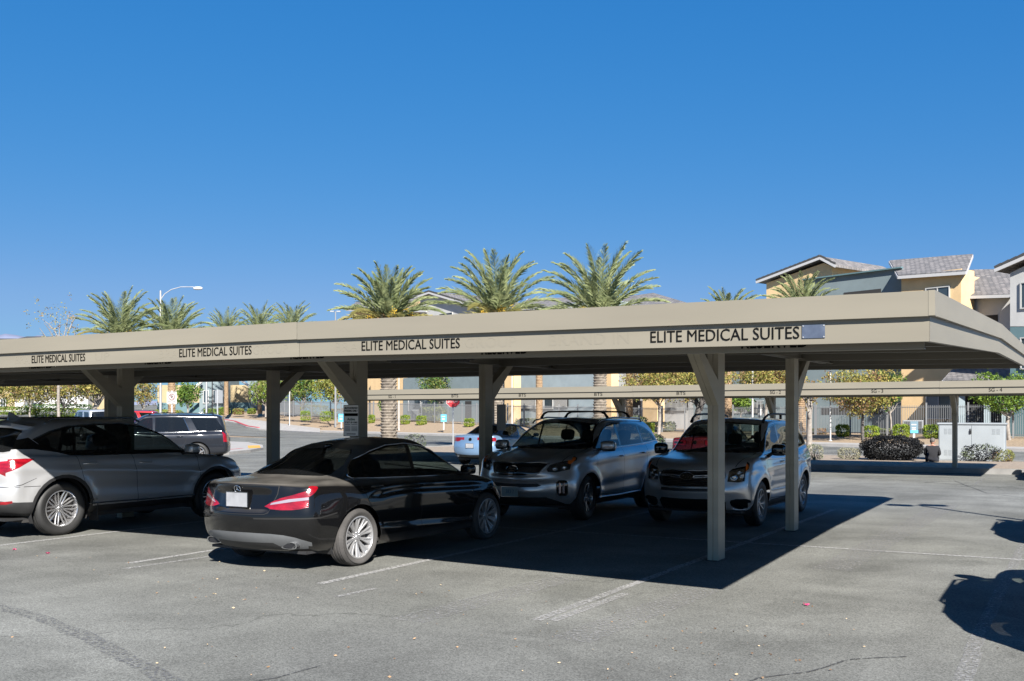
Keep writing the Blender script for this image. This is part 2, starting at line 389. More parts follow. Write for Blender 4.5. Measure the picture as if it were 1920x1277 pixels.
# ------------------------------------------------------------------ stall markings and patches
def line_xy(mb, x0, y0, x1, y1, w, z=0.004, n=1):
    mb.poly([(x0 - w/2, y0, z), (x0 + w/2, y0, z), (x1 + w/2, y1, z), (x1 - w/2, y1, z)])
def quad_g(mb, pts, z=0.004):
    mb.poly([tuple(gpt(*p))[:2] + (z,) for p in pts])
mb = MB()
for x in (-9.61, -6.75, -3.98, -12.4, -15.2, -18.0, -20.8, -23.6, 1.9, 4.7):
    line_xy(mb, x, 8.0 if x != -3.98 else 9.3, x, 18.9, 0.10)
mb.poly([(-30, 13.36, .0042), (8, 13.36, .0042), (8, 13.45, .0042), (-30, 13.45, .0042)])
tag(mb.build('stall_lines', M_LINE), kind='structure')
mb = MB()
line_xy(mb, -3.98, 7.45, -3.98, 9.3, 0.10, .0046); line_xy(mb, -3.85, 7.5, -3.83, 9.0, .10); line_xy(mb, -6.13, 7.5, -6.09, 8.05, .07)
line_xy(mb, -9.30, 7.7, -9.22, 8.9, .08)
tag(mb.build('stall_line_ends', M_LINE2), kind='structure')
mb = MB(); line_xy(mb, -0.66, 4.6, -0.70, 8.0, .12); tag(mb.build('worn_line', M_LINEF), kind='structure')
mb = MB()
for x in (-4.9, -3.4): line_xy(mb, x, 6.9, x + .15, 9.6, .35, .0044)
line_xy(mb, -2.45, 11.5, -2.3, 21.0, .42, .0044)
for x in (-22, -19.2, -16.4, -13.6, -10.8, -8.0, -5.2, -2.4, .4, 3.2): line_xy(mb, x, 27.6, x, 32.6, .10)
tag(mb.build('faded_lines', M_LINE0), kind='structure')
mb = MB(); line_xy(mb, -0.72, 8.0, -0.72, 18.9, .11); tag(mb.build('worn_line', M_LINEF), kind='structure')
# sealed cracks and a long dark seam
M_SEAL = worn_paint('crack_sealer', (.045, .045, .047), .46)
def ribbon_px(pts, w, mat, z=.0052, name='sealed_crack'):
    Q = []
    for (x0, y0), (x1, y1) in zip(pts, pts[1:]):
        for k in range(6): Q.append(gpt(x0 + (x1-x0)*k/6, y0 + (y1-y0)*k/6))
    Q.append(gpt(*pts[-1])); rows = []
    for i, q in enumerate(Q):
        d = (Q[min(i+1, len(Q)-1)] - Q[max(i-1, 0)]).normalized(); s = Vector((-d.y, d.x, 0)); o = s * .05 * noise.noise(q * 1.7); ww = w * (1 + .5 * noise.noise(q * 3.1))
        rows.append([(q + o - s*ww/2).xy.to_3d() + Vector((0, 0, z)), (q + o + s*ww/2).xy.to_3d() + Vector((0, 0, z))])
    mb = MB(); mb.grid(rows); tag(mb.build(name, mat), kind='structure')
M_BAND = worn_paint('old_tar_band', (.125, .126, .129), .54)
ribbon_px([(-60, 1120), (60, 1155), (150, 1190), (240, 1235), (360, 1300)], .16, M_BAND)
ribbon_px([(1320, 1300), (1420, 1272), (1520, 1262), (1600, 1240), (1700, 1232)], .018, M_SEAL); ribbon_px([(440, 1285), (520, 1272), (600, 1250)], .016, M_SEAL)
ribbon_px([(1540, 893), (1640, 897), (1740, 905), (1930, 918)], .05, M_SEAL); ribbon_px([(1735, 905), (1790, 902), (1850, 925), (1930, 935)], .035, M_SEAL)
# saw-cut concrete footing outlines round the near column
mb = MB()
def seam(a, b_, w=.025):
    a = gpt(*a); b_ = gpt(*b_); d = (b_ - a).normalized(); s = Vector((-d.y, d.x, 0)) * w/2
    mb.poly([(p.x, p.y, .0048) for p in (a - s, b_ - s, b_ + s, a + s)])
for a, b_ in (((1250, 1055), (1395, 1067)), ((1395, 1067), (1430, 1048)), ((1250, 1055), (1282, 1039)), ((1470, 995), (1560, 1000)), ((1480, 1010), (1420, 1030))): seam(a, b_)
tag(mb.build('pavement_seams', M_LINE0), kind='structure')
# ------------------------------------------------------------------ CARPORTS
M_BASE = pbr('dirty_base_metal', (.07, .065, .06), .8, var=.3, vscale=8)
def fascia_mesh(mb, P, Q, zt, zm0, zm1, zb, out, mat=None):
    """two-band fascia between plan points P,Q; heights may differ at the ends: zt=(z at P, z at Q) ..."""
    n = Vector(out)
    def q(o0, o1, za, zb_):
        mb.poly([(P[0] + n.x*o0, P[1] + n.y*o0, za[0]), (Q[0] + n.x*o0, Q[1] + n.y*o0, za[1]), (Q[0] + n.x*o1, Q[1] + n.y*o1, zb_[1]), (P[0] + n.x*o1, P[1] + n.y*o1, zb_[0])], mat)
    q(-.10, .035, zt, zt); q(.035, .035, zt, zm0); q(.035, 0, zm0, zm0); q(0, 0, zm0, zm1); q(0, .0, zm1, zb); q(0, -.045, zb, zb)
    q(-.045, -.045, zb, tuple(z + .05 for z in zb))
def carport(name, x0, x1, prof, cols, label, purl=(9.4, 12.5, 15.6, 17.6), joints=()):
    """prof: list of (Y, ztop, zbottom) from the near fascia to the far edge"""
    root = empty(name, (0, 0, 0)); tag(root, label, 'carport')
    Y0, Y1 = prof[0][0], prof[-1][0]
    def ztop(Y): return float(np.interp(Y, [p[0] for p in prof], [p[1] for p in prof]))
    def zbot(Y): return float(np.interp(Y, [p[0] for p in prof], [p[2] for p in prof]))
    h = prof[0][1] - prof[0][2]
    g0, g1 = .50 * h, .545 * h
    mb = MB()
    # near fascia cut in sheets with slightly uneven joints
    xs = [x0] + [j for j in joints if x0 < j < x1] + [x1]
    for i in range(len(xs) - 1):
        dz = 0.003 * (i % 2); a, b_ = (xs[i] + .0015, Y0), (xs[i+1] - .0015, Y0)
        zt = prof[0][1] - dz; fascia_mesh(mb, a, b_, (zt, zt), (zt - g0,) * 2, (zt - g1,) * 2, (prof[0][2],) * 2, (0, -1, 0))
    for sx, X in ((1, x1), (-1, x0)):
        for (ya, ta, ba), (yb, tb, bb) in zip(prof, prof[1:]):
            ha, hb = ta - ba, tb - bb
            fascia_mesh(mb, (X, ya), (X, yb), (ta, tb), (ta - .5*ha, tb - .5*hb), (ta - .545*ha, tb - .545*hb), (ba, bb), (sx, 0, 0))
    # far fascia
    fascia_mesh(mb, (x1, Y1), (x0, Y1), (prof[-1][1],)*2, (prof[-1][1]-g0,)*2, (prof[-1][1]-g1,)*2, (prof[-1][2],)*2, (0, 1, 0))
    # corner posts of the trim
    mb.box2((x1 - .004, Y0 - .037, prof[0][1] - g0), (x1 + .037, Y0 - .001, prof[0][1] - .001)); 
    mb.build('fascia', M_TAN, root)
    # ribbed deck
    mb = MB(); rows = []
    rib = []
    x = x0 + .05
    while x < x1 - .05:
        rib += [(x, 0), (x + .20, 0), (x + .225, .035), (x + .28, .035), (x + .305, 0)]; x += .305
    for Y in sorted(set([Y0 + .05] + [p[0] for p in prof[1:-1]] + [Y1 - .05])):
        rows.append([(a, Y, ztop(Y) - .10 + b_) for a, b_ in rib if a < x1 - .02])
    mb.grid(rows); mb.build('roof_deck', M_TAN_SHADE, root)
    # purlins along X (C sections with a bright lower lip)
    pys = [Y0 + .20] + list(purl) + [Y1 - .20]
    for i, Y in enumerate(pys):
        mb = MB(); Y = float(Y); zb_ = zbot(Y) + (.0 if 0 < i < len(pys)-1 else -.045); zt = ztop(Y) - .11
        zb_ = zt - .22 if 0 < i < len(pys) - 1 else zb_
        xs2 = [x0 + .06] + [j for j in joints[-1:] if x0 < j < x1] + [x1 - .06]
        for xa, xb in zip(xs2, xs2[1:]):
            mb.box2((xa, Y - .003, zb_), (xb, Y + .003, zt)); mb.box2((xa, Y + .003, zb_), (xb, Y + .065, zb_ + .004)); mb.box2((xa, Y + .062, zb_ + .004), (xb, Y + .065, zb_ + .022))
        mb.build('purlin', M_TAN if i == 0 else M_PURL_SHADE, root)
    # columns with knee braces and cantilever beams
    for (X, Ys) in cols:
        ya, yb = (Ys[0] - 2.9, Ys[-1] + 3.0) if len(Ys) > 1 else (Ys[0] - 4.3, Ys[0] + .5)
        mb = MB(); zz = lambda Y: ztop(Y) - .125
        ym = [ya] + [p[0] for p in prof[1:-1] if ya < p[0] < yb] + [yb]
        for p, q in zip(ym, ym[1:]):
            for sx in (-1, 1):
                mb.beam((X + sx * .033, p, zz(p) - .09), (X + sx * .033, q, zz(q) - .09), .006, .18)
                mb.beam((X + sx * .062, p, zz(p) - .178), (X + sx * .062, q, zz(q) - .178), .05, .006)
        mb.build('cantilever_beam', M_TAN, root)
        for k, Y in enumerate(Ys):
            mb = MB(); zt = zz(Y) - .185
            for sx in (-1, 1):
                mb.box2((X + (.0015 if sx > 0 else -.0655), Y - .125, 0.0), (X + (.0655 if sx > 0 else -.0015), Y + .125, zt))
            mb.box2((X - .004, Y - .11, .0), (X + .004, Y + .11, zt - .01))
            mb.mats = []; c = mb.build('column', M_TAN_LIT, root, bevel=.006)
            sg = -1 if (k == 0) else 1
            mb = MB(); z0 = zt - .60; yy = Y + sg * .125
            # brace: parallelogram plate box
            w = .068; yo = Y + sg * .75; zt2 = zz(yo) - .19
            for a, b_ in ((-w, -.002), (.002, w)):
                A = [(yy, z0 + .0), (yy, z0 + .26), (yo + sg*-.10 , zt2), (yo + sg * .10, zt2), (yy + sg * .02, z0 - .02)]
                pf = [(X + a, p[0], p[1]) for p in A]; pb = [(X + b_, p[0], p[1]) for p in A]
                mb.poly(pf); mb.poly(pb[::-1])
                for i in range(len(A)):
                    j = (i + 1) % len(A); mb.poly([pf[i], pb[i], pb[j], pf[j]])
            mb.build('knee_brace', M_TAN_LIT, root)
            mb = MB(); mb.box2((X - .085, Y - .145, .001), (X + .085, Y + .145, .012)); mb.build('base_plate', M_BASE, root)
    return root, ztop, zbot
FY = 7.30; XJ = -6.76
def uw(x): return min(1.0, max(0.0, (-.91 - x) / (-.91 - XJ)))
def xw(px, Y=FY):
    x = x_on(px, Y)
    for _ in range(12): x = x_on(px, Y + .40 * uw(x))
    return x
profA = [(FY, 2.54, 2.20), (13.5, 2.80, 2.46), (19.4, 2.87, 2.555)]
cpA, ztA, zbA = carport('carport', -36.0, -0.91, profA,
    [(X, (11.63, 15.18)) for X in (-3.80, -9.10, -14.0, -18.75, -23.8, -28.9, -34.0)],
    'long tan steel carport with black lettering on its front fascia, over the nearest four cars', joints=(-28, -22, -16, -12.9, XJ))
MX = lambda x, y, z: Matrix.Translation((x, y, z)) @ Matrix.Rotation(R(90), 4, 'X')
zl = 2.20 + .155*.27
for p0, p1 in ((60, 160), (336.5, 472), (678.5, 862.5), (1220, 1499)):
    a, b_ = xw(p0), xw(p1)
    o = text_mesh('lettering', 'ELITE MEDICAL SUITES', .118, MX(0, 0, 0), M_INK, cpA, 1.0, bold=.0)
    ws = [v.co.x for v in o.data.vertices]; w = max(ws) - min(ws)
    hs = [v.co.z for v in o.data.vertices]
    o.data.transform(Matrix.Translation((a, FY - .003, 2.242)) @ Matrix.Diagonal(((b_ - a) / w, 1, .0885 / (max(hs) - min(hs)), 1)) @ Matrix.Translation((-min(ws), 0, -min(hs))))
# faint traces of the previous lettering
for s, p0, p1 in (('BRA', 628, 672), ('GROUP', 872, 968), ('BRAND IN', 1030, 1180), ('BRA', 298, 334), ('GROUP', 474, 540), ('UP', 178, 205), ('BRA', 28, 56)):
    a, b_ = xw(p0), xw(p1)
    o = text_mesh('old_lettering', s, .118, MX(0, 0, 0), M_GHOST, cpA, 1.0, ext=0.0)
    ws = [v.co.x for v in o.data.vertices]; w = max(ws) - min(ws); hs = [v.co.z for v in o.data.vertices]
    o.data.transform(Matrix.Translation((a, FY - .0010, 2.240)) @ Matrix.Diagonal(((b_ - a) / w, 1, .09 / (max(hs) - min(hs)), 1)) @ Matrix.Translation((-min(ws), 0, -min(hs))))
for p0, p1 in ((55, 98), (272, 323), (545, 610), (903, 990), (1390, 1515)):
    Yp = FY + .195
    a, b_ = xw(p0, Yp), xw(p1, Yp)
    o = text_mesh('stall_lettering', 'RESERVED', .08, MX(0, 0, 0), M_INK, cpA, 1.0, ext=.001, bold=.001)
    ws = [v.co.x for v in o.data.vertices]; w = max(ws) - min(ws); hs = [v.co.z for v in o.data.vertices]
    o.data.transform(Matrix.Translation((a, Yp - .0035, 2.190)) @ Matrix.Diagonal(((b_ - a) / w, 1, .10 / (max(hs) - min(hs)), 1)) @ Matrix.Translation((-min(ws), 0, -min(hs))))
# plaque screwed to the fascia
a, b_ = xw(1504), xw(1547)
mb = MB(); mb.box2((a, FY - .006, 2.242), (b_, FY - .001, 2.338))
mpl = pbr('brushed_plaque', (0.045, 0.06, 0.095), 0.5, 0.0, col2=(.10, .125, .175), vscale=9)
pl = mb.build('plaque', mpl, cpA)
mb = MB()
for x in (a + .008, b_ - .008):
    for z in (2.25, 2.33): mb.lathe([(0, .004), (.005, .003), (.006, 0)], 8, M=MX(x, FY - .006, z))
mb.build('screw', M_GALV, pl)
# fluorescent fixture boxes under the deck
for X, Y in ((-6.45, 9.35), (-17.6, 10.4)):
    mb = MB(); z = ztA(Y) - .38; mb.box2((X - .55, Y - .09, z), (X + .55, Y + .09, z + .10)); mb.box2((X - .5, Y - .07, z - .02), (X + .5, Y + .07, z))
    mb.build('light_fixture', M_BLACK, cpA)
mb = MB(); mb.tube([(-9.0, 9.3, ztA(9.3)-.30), (-7.4, 9.3, ztA(9.3)-.30), (-7.05, 9.33, ztA(9.3)-.27), (-6.9, 9.35, ztA(9.3)-.25)], .011, 6); mb.build('conduit', M_TAN, cpA)
# the near carport rises a little and its front edge steps back towards the left section
for o_ in [o for o in bpy.data.objects if o.type == 'MESH' and (o.parent == cpA or (o.parent and o.parent.parent == cpA))]:
    if o_.name.startswith('base_plate'): continue
    for v in o_.data.vertices:
        u = uw(v.co.x); wz = min(1, max(0, (v.co.z - .3) / 1.9)); wy = min(1, max(0, (10.6 - v.co.y) / 2.6)) if v.co.z > 1.7 else 0
        v.co.z += .085 * u * wz; v.co.y += .40 * u * wy
# rear carport
profB = [(28.8, 2.62, 2.28), (31.5, 2.66, 2.32), (34.4, 2.70, 2.36)]
cpB, ztB, zbB = carport('carport', -22.9, -0.30, profB, [(X, (33.45,)) for X in (-3.46, -9.0, -14.4, -19.8)],
    'rear tan steel carport marked in small black letters, beside the street planter', purl=(30.6, 32.6), joints=(-17.2, x_on(1187, 28.8), x_on(1762, 28.8)))
for s, pc, wpx in (('SG - 1', 735, 13), ('BTS', 853, 12.5), ('BTS', 979.5, 13), ('BTS', 1122, 15), ('BTS', 1277, 16.5), ('SG - 2', 1454, 20), ('SG - 3', 1645, 22), ('SG - 4', 1866.5, 25)):
    a, b_ = x_on(pc - wpx/2, 28.8), x_on(pc + wpx/2, 28.8)
    o = text_mesh('lettering', s, .1, MX(0, 0, 0), M_INK, cpB, 1.0, bold=.0)
    ws = [v.co.x for v in o.data.vertices]; w = max(ws) - min(ws); hs = [v.co.z for v in o.data.vertices]
    o.data.transform(Matrix.Translation((a, 28.797, 2.325)) @ Matrix.Diagonal(((b_ - a) / w, 1, .095 / (max(hs) - min(hs)), 1)) @ Matrix.Translation((-min(ws), 0, -min(hs))))
# ================================================================== CARS
def pchip(t, P, tt):
    """t (K,), P (K,n) -> values at tt (M,n), monotone cubic"""
    t = np.asarray(t, float); P = np.asarray(P, float)
    h = np.diff(t)[:, None]; d = np.diff(P, axis=0) / h
    m = np.zeros_like(P); m[0] = d[0]; m[-1] = d[-1]
    if len(t) > 2:
        w1 = 2 * h[1:] + h[:-1]; w2 = h[1:] + 2 * h[:-1]
        ok = (d[:-1] * d[1:]) > 0
        with np.errstate(all='ignore'):
            mm = (w1 + w2) / (w1 / d[:-1] + w2 / d[1:])
        m[1:-1] = np.where(ok, mm, 0)
    i = np.clip(np.searchsorted(t, tt, side='right') - 1, 0, len(t) - 2)
    hh = h[i]; s = ((np.asarray(tt) - t[i]) / h[i, 0])[:, None]
    return (P[i] * (1 + 2*s) * (1-s)**2 + m[i] * hh * s * (1-s)**2 + P[i+1] * s*s*(3 - 2*s) + m[i+1] * hh * s*s*(s-1))
def pi_(pts, x):
    pts = sorted(pts)
    if len(pts) == 1: return np.full(np.shape(np.atleast_1d(x)), float(pts[0][1]))
    a = np.array(pts, float); x = np.clip(x, a[0, 0], a[-1, 0]); return pchip(a[:, 0], a[:, 1:2], np.atleast_1d(x))[:, 0]
NR, NC, NS, NF = 14, 9, 72, 14
def ring(xr, xf, br, bf, cr, cf, w, z):
    w = [(0, w)] if isinstance(w, (int, float)) else w; z = [(0, z)] if isinstance(z, (int, float)) else z
    xa, xb = xr + br + cr, xf - bf - cf
    wr, wf = pi_(w, xa)[0], pi_(w, xb)[0]
    def endface(xe, b, c, wc, sg):
        y = np.linspace(0, 1, NR + 1) * (wc - c)
        x = xe + sg * b * (y / max(wc - c, 1e-6))**2
        p0 = np.array([x[-1], y[-1]]); tan = np.array([sg * 2 * b / max(wc - c, 1e-6), 1.0]); tan /= np.linalg.norm(tan)
        p3 = np.array([xe + sg * (b + c), wc]); k = .56 * c
        p1 = p0 + tan * k; p2 = p3 - np.array([sg * k, 0])
        s = np.linspace(0, 1, NC + 1)[1:, None]
        q = (1-s)**3 * p0 + 3*(1-s)**2*s * p1 + 3*(1-s)*s*s * p2 + s**3 * p3
        return np.vstack([np.column_stack([x, y]), q])
    A = endface(xr, br, cr, wr, 1); B = endface(xf, bf, cf, wf, -1)[::-1]
    xs = np.linspace(xa, xb, NS + 1)[1:-1]
    S = np.column_stack([xs, pi_(w, xs)])
    P = np.vstack([A, S, B])
    return np.column_stack([P, pi_(z, P[:, 0])])
def offset_poly(poly, d):
    n = len(poly); out = []; A = sum(poly[i][0]*poly[(i+1) % n][1] - poly[(i+1) % n][0]*poly[i][1] for i in range(n))
    sg = 1 if A > 0 else -1
    for i in range(n):
        a = Vector(poly[i-1]); b = Vector(poly[i]); c = Vector(poly[(i+1) % n])
        e1 = (b - a).normalized(); e2 = (c - b).normalized()
        n1 = Vector((e1.y, -e1.x)) * sg; n2 = Vector((e2.y, -e2.x)) * sg
        m = (n1 + n2); m = m / max(.35, m.dot(n1)) if m.length > 1e-6 else n1
        out.append((b.x + m.x * d, b.y + m.y * d))
    return out
def circle(cx, cz, r, n=32, a0=0, a1=360):
    return [(cx + r * math.cos(R(a0 + (a1-a0) * i / n)), cz + r * math.sin(R(a0 + (a1-a0) * i / n))) for i in range(n)]
def rrect(x0, z0, x1, z1, r=.02, n=3):
    P = []
    for cx, cz, a in ((x1 - r, z0 + r, -90), (x1 - r, z1 - r, 0), (x0 + r, z1 - r, 90), (x0 + r, z0 + r, 180)):
        P += [(cx + r * math.cos(R(a + 90 * i / n)), cz + r * math.sin(R(a + 90 * i / n))) for i in range(n + 1)]
    return P
def smooth_poly(P, k=2):
    for _ in range(k):
        Q = []
        for i in range(len(P)):
            a, b = P[i], P[(i+1) % len(P)]
            Q += [(a[0]*.75 + b[0]*.25, a[1]*.75 + b[1]*.25), (a[0]*.25 + b[0]*.75, a[1]*.25 + b[1]*.75)]
        P = Q
    return P
def inpoly(x, y, P):
    c = False; j = len(P) - 1
    for i in range(len(P)):
        if (P[i][1] > y) != (P[j][1] > y) and x < (P[j][0]-P[i][0]) * (y-P[i][1]) / (P[j][1]-P[i][1]) + P[i][0]: c = not c
        j = i
    return c
VIEW = {'S': (0, 2, 1, 1), 'F': (1, 2, 0, 1), 'B': (1, 2, 0, -1), 'T': (0, 1, 2, 1)}
class Body:
    def __init__(s, rings, crease=(), sub=6, warp=None):
        C = np.array(rings); K = len(C); rows = []
        t = np.zeros(K); t[1:] = np.cumsum(np.mean(np.linalg.norm(np.diff(C, axis=0), axis=2), axis=1))
        cuts = [0] + list(crease) + [K - 1]
        for a, b in zip(cuts, cuts[1:]):
            tt = np.concatenate([np.linspace(t[i], t[i+1], sub + 1)[:-1] for i in range(a, b)] + ([[t[b]]] if b == K - 1 else []))
            seg = pchip(t[a:b+1], C[a:b+1].reshape(b - a + 1, -1), tt).reshape(len(tt), -1, 3); rows.append(seg)
        G = np.vstack(rows); s.G = warp(G) if warp else G
        G = s.G; r, c = G.shape[:2]
        bm = bmesh.new(); V = [[bm.verts.new(p) for p in row] for row in G]
        for i in range(r - 1):
            for j in range(c - 1):
                try: bm.faces.new((V[i][j], V[i][j+1], V[i+1][j+1], V[i+1][j]))
                except ValueError: pass
        bmesh.ops.remove_doubles(bm, verts=bm.verts, dist=2e-4)
        bmesh.ops.dissolve_degenerate(bm, edges=bm.edges, dist=1e-5)
        bm.normal_update()
        # make normals point out
        f = max(bm.faces, key=lambda f: f.calc_center_median().y)
        if f.normal.y < 0: bmesh.ops.reverse_faces(bm, faces=bm.faces)
        bm.normal_update()
        s.bm = bm; s.lay = bm.faces.layers.int.new('tag'); s.names = ['body']
        s.bvh = BVHTree.FromBMesh(bm)
    def tid(s, n):
        if n not in s.names: s.names.append(n)
        return s.names.index(n)
    def cut(s, view, poly, name, over=None, nmin=0.12, lim=None):
        """tag the faces inside poly (2D in that view). over: only retag faces that carry one of these tags"""
        ia, ib, ic, sg = VIEW[view]; bm = s.bm; lay = s.lay; k = s.tid(name)
        ov = [s.tid(o) for o in over] if over else None
        ax, bx = min(p[0] for p in poly), max(p[0] for p in poly); ay, by = min(p[1] for p in poly), max(p[1] for p in poly)
        cand = set()
        for f in bm.faces:
            c = f.calc_center_median()
            if not (ax - .12 < c[ia] < bx + .12 and ay - .12 < c[ib] < by + .12): continue
            if f.normal[ic] * sg < nmin: continue
            if view == 'F' and c.x < 0 or view == 'B' and c.x > 0: continue
            if view in 'FB' and nmin <= 0 and abs(c.x) < 1.8: continue
            if view == 'S' and c.y < .25: continue
            if lim and not lim(c): continue
            if ov is not None and f[lay] not in ov: continue
            cand.add(f)
        n = len(poly)
        for i in range(n):
            p, q = poly[i], poly[(i+1) % n]
            dx, dy = q[0]-p[0], q[1]-p[1]; L = math.hypot(dx, dy)
            if L < 1e-5: continue
            x0, x1 = min(p[0], q[0]) - .002, max(p[0], q[0]) + .002; y0, y1 = min(p[1], q[1]) - .002, max(p[1], q[1]) + .002
            nx, ny = -dy / L, dx / L
            sel = []
            for f in cand:
                A = [v.co[ia] for v in f.verts]; B = [v.co[ib] for v in f.verts]
                if max(A) < x0 or min(A) > x1 or max(B) < y0 or min(B) > y1: continue
                D = [(a - p[0]) * nx + (b - p[1]) * ny for a, b in zip(A, B)]
                if max(D) > 1e-6 and min(D) < -1e-6: sel.append(f)
            if not sel: continue
            co = [0, 0, 0]; no = [0, 0, 0]; co[ia] = p[0]; co[ib] = p[1]; no[ia] = nx; no[ib] = ny
            geom = set(sel)
            for f in sel: geom.update(f.edges); geom.update(f.verts)
            cand.difference_update(sel)
            r = bmesh.ops.bisect_plane(bm, geom=list(geom), dist=1e-6, plane_co=co, plane_no=no)
            cand.update(g for g in r['geom'] if isinstance(g, bmesh.types.BMFace))
        for f in cand:
            if not f.is_valid: continue
            c = f.calc_center_median()
            if inpoly(c[ia], c[ib], poly): f[lay] = k
    def on(s, view, a, b, off=0.0):
        ia, ib, ic, sg = VIEW[view]; o = [0, 0, 0]; o[ia] = a; o[ib] = b; o[ic] = 4 * sg; d = [0, 0, 0]; d[ic] = -sg
        h = s.bvh.ray_cast(Vector(o), Vector(d), 4.0 if view != 'T' else 4)
        if h[0] is None:
            h = s.bvh.find_nearest(Vector([a if ia == 0 else (0 if ic != 0 else 2.2 * sg), a if ia == 1 else .8, b if ib == 2 else .9]))
            if h[0] is None: return Vector((0, 0, 0)), Vector((1, 0, 0))
        n = h[1]
        if n[ic] * sg < 0: n = -n
        return h[0] + n * off, n
    def mesh(s, name, tags, mats, mirror=True, side=0, off=0.0):
        """mesh with the faces of tags; side 0 = both halves joined, +1 = left (y>0), -1 = right"""
        ids = {s.tid(t): i for i, t in enumerate(tags)}; V = {}; vs = []; ns = []; fs = []; mi = []
        for f in s.bm.faces:
            if f[s.lay] in ids:
                idx = []
                for v in f.verts:
                    if v not in V: V[v] = len(vs); vs.append(v.co + v.normal * off); ns.append(v.normal.copy())
                    idx.append(V[v])
                fs.append(idx); mi.append(ids[f[s.lay]])
        if not fs: return None
        n0 = len(vs); VV, NN, FF, MM = [], [], [], []
        if side >= 0: VV += vs; NN += ns; FF += fs; MM += mi
        if side <= 0:
            k = len(VV)
            VV += [Vector((v.x, -v.y, v.z)) for v in vs]; NN += [Vector((n.x, -n.y, n.z)) for n in ns]; FF += [[i + k for i in reversed(f)] for f in fs]; MM += mi
        me = bpy.data.meshes.new(name); me.from_pydata([tuple(v) for v in VV], [], FF)
        for m in mats: me.materials.append(m)
        me.polygons.foreach_set('material_index', MM); me.polygons.foreach_set('use_smooth', [True] * len(FF)); me.update()
        for i, v in enumerate(VV):
            if abs(v.y) < 1e-4: NN[i] = Vector((NN[i].x, 0, NN[i].z)).normalized() if NN[i].length else NN[i]
        me.normals_split_custom_set_from_vertices([tuple(n) for n in NN])
        o = bpy.data.objects.new(name, me); COL.objects.link(o); return o
def mirrored(mb):
    n = len(mb.v); k = len(mb.f)
    mb.v += [(x, -y, z) for x, y, z in mb.v]; mb.f += [tuple(i + n for i in reversed(f)) for f in mb.f[:k]]; mb.m += mb.m[:k]; return mb
def sell(mb, c, r, e=(.6, .6), M=None, mat=None, nu=16, nv=12):
    """superellipsoid"""
    sp = lambda v, p: math.copysign(abs(v) ** p, v); rows = []
    for i in range(nv + 1):
        a = -math.pi/2 + math.pi * i / nv; row = []
        for j in range(nu):
            b = 2 * math.pi * j / nu
            p = Vector((r[0] * sp(math.cos(a), e[0]) * sp(math.cos(b), e[1]), r[1] * sp(math.cos(a), e[0]) * sp(math.sin(b), e[1]), r[2] * sp(math.sin(a), e[0])))
            if M: p = M @ p
            row.append(p + Vector(c))
        rows.append(row)
    mb.grid(rows, mat, close=True)
# ---------------------------------------------------------------- materials of cars
def paint(name, col, metal=0.0, rough=0.32, dust=0.0, coat=1.0):
    m = pbr(name, col, rough, metal, coat=coat)
    nt = m.node_tree; N = nt.nodes; L = nt.links; b = N['Principled BSDF']
    b.inputs['Coat Roughness'].default_value = .04
    if max(col) < .05: b.inputs['Specular IOR Level'].default_value = .05
    tc = N.new('ShaderNodeTexCoord'); n = N.new('ShaderNodeTexNoise'); n.inputs['Scale'].default_value = 3.5; n.inputs['Detail'].default_value = 7
    L.new(tc.outputs['Object'], n.inputs['Vector'])
    if dust:
        # road dust: settles on upward faces and along the sills
        ge = N.new('ShaderNodeNewGeometry'); sx = N.new('ShaderNodeSeparateXYZ'); L.new(ge.outputs['Normal'], sx.inputs[0])
        mr = N.new('ShaderNodeMapRange'); mr.inputs[1].default_value = .45; mr.inputs[2].default_value = 1.0; L.new(sx.outputs[2], mr.inputs[0])
        px = N.new('ShaderNodeSeparateXYZ'); L.new(tc.outputs['Object'], px.inputs[0])
        mz = N.new('ShaderNodeMapRange'); mz.inputs[1].default_value = .32; mz.inputs[2].default_value = .12; L.new(px.outputs[2], mz.inputs[0])
        ad = N.new('ShaderNodeMath'); ad.operation = 'MAXIMUM'; L.new(mr.outputs[0], ad.inputs[0]); L.new(mz.outputs[0], ad.inputs[1])
        nr = N.new('ShaderNodeMapRange'); nr.inputs[1].default_value = .3; nr.inputs[2].default_value = .7; nr.inputs[3].default_value = .5; nr.inputs[4].default_value = 1.0; L.new(n.outputs[0], nr.inputs[0])
        mu = N.new('ShaderNodeMath'); mu.operation = 'MULTIPLY'; L.new(ad.outputs[0], mu.inputs[0]); L.new(nr.outputs[0], mu.inputs[1])
        mu2 = N.new('ShaderNodeMath'); mu2.operation = 'MULTIPLY'; mu2.inputs[1].default_value = dust; L.new(mu.outputs[0], mu2.inputs[0])
        mx = N.new('ShaderNodeMix'); mx.data_type = 'RGBA'; mx.inputs[6].default_value = (*col, 1); mx.inputs[7].default_value = (.30, .28, .25, 1)
        L.new(mu2.outputs[0], mx.inputs[0]); L.new(mx.outputs[2], b.inputs['Base Color'])
        cw = N.new('ShaderNodeMath'); cw.operation = 'SUBTRACT'; cw.inputs[0].default_value = coat; L.new(mu2.outputs[0], cw.inputs[1]); L.new(cw.outputs[0], b.inputs['Coat Weight'])
        rr = N.new('ShaderNodeMapRange'); rr.inputs[3].default_value = .03; rr.inputs[4].default_value = .35; L.new(mu2.outputs[0], rr.inputs[0]); L.new(rr.outputs[0], b.inputs['Coat Roughness'])
    else:
        rr = N.new('ShaderNodeMapRange'); rr.inputs[1].default_value = .3; rr.inputs[2].default_value = .75; rr.inputs[3].default_value = .03; rr.inputs[4].default_value = .14
        L.new(n.outputs[0], rr.inputs[0]); L.new(rr.outputs[0], b.inputs['Coat Roughness'])
    return m
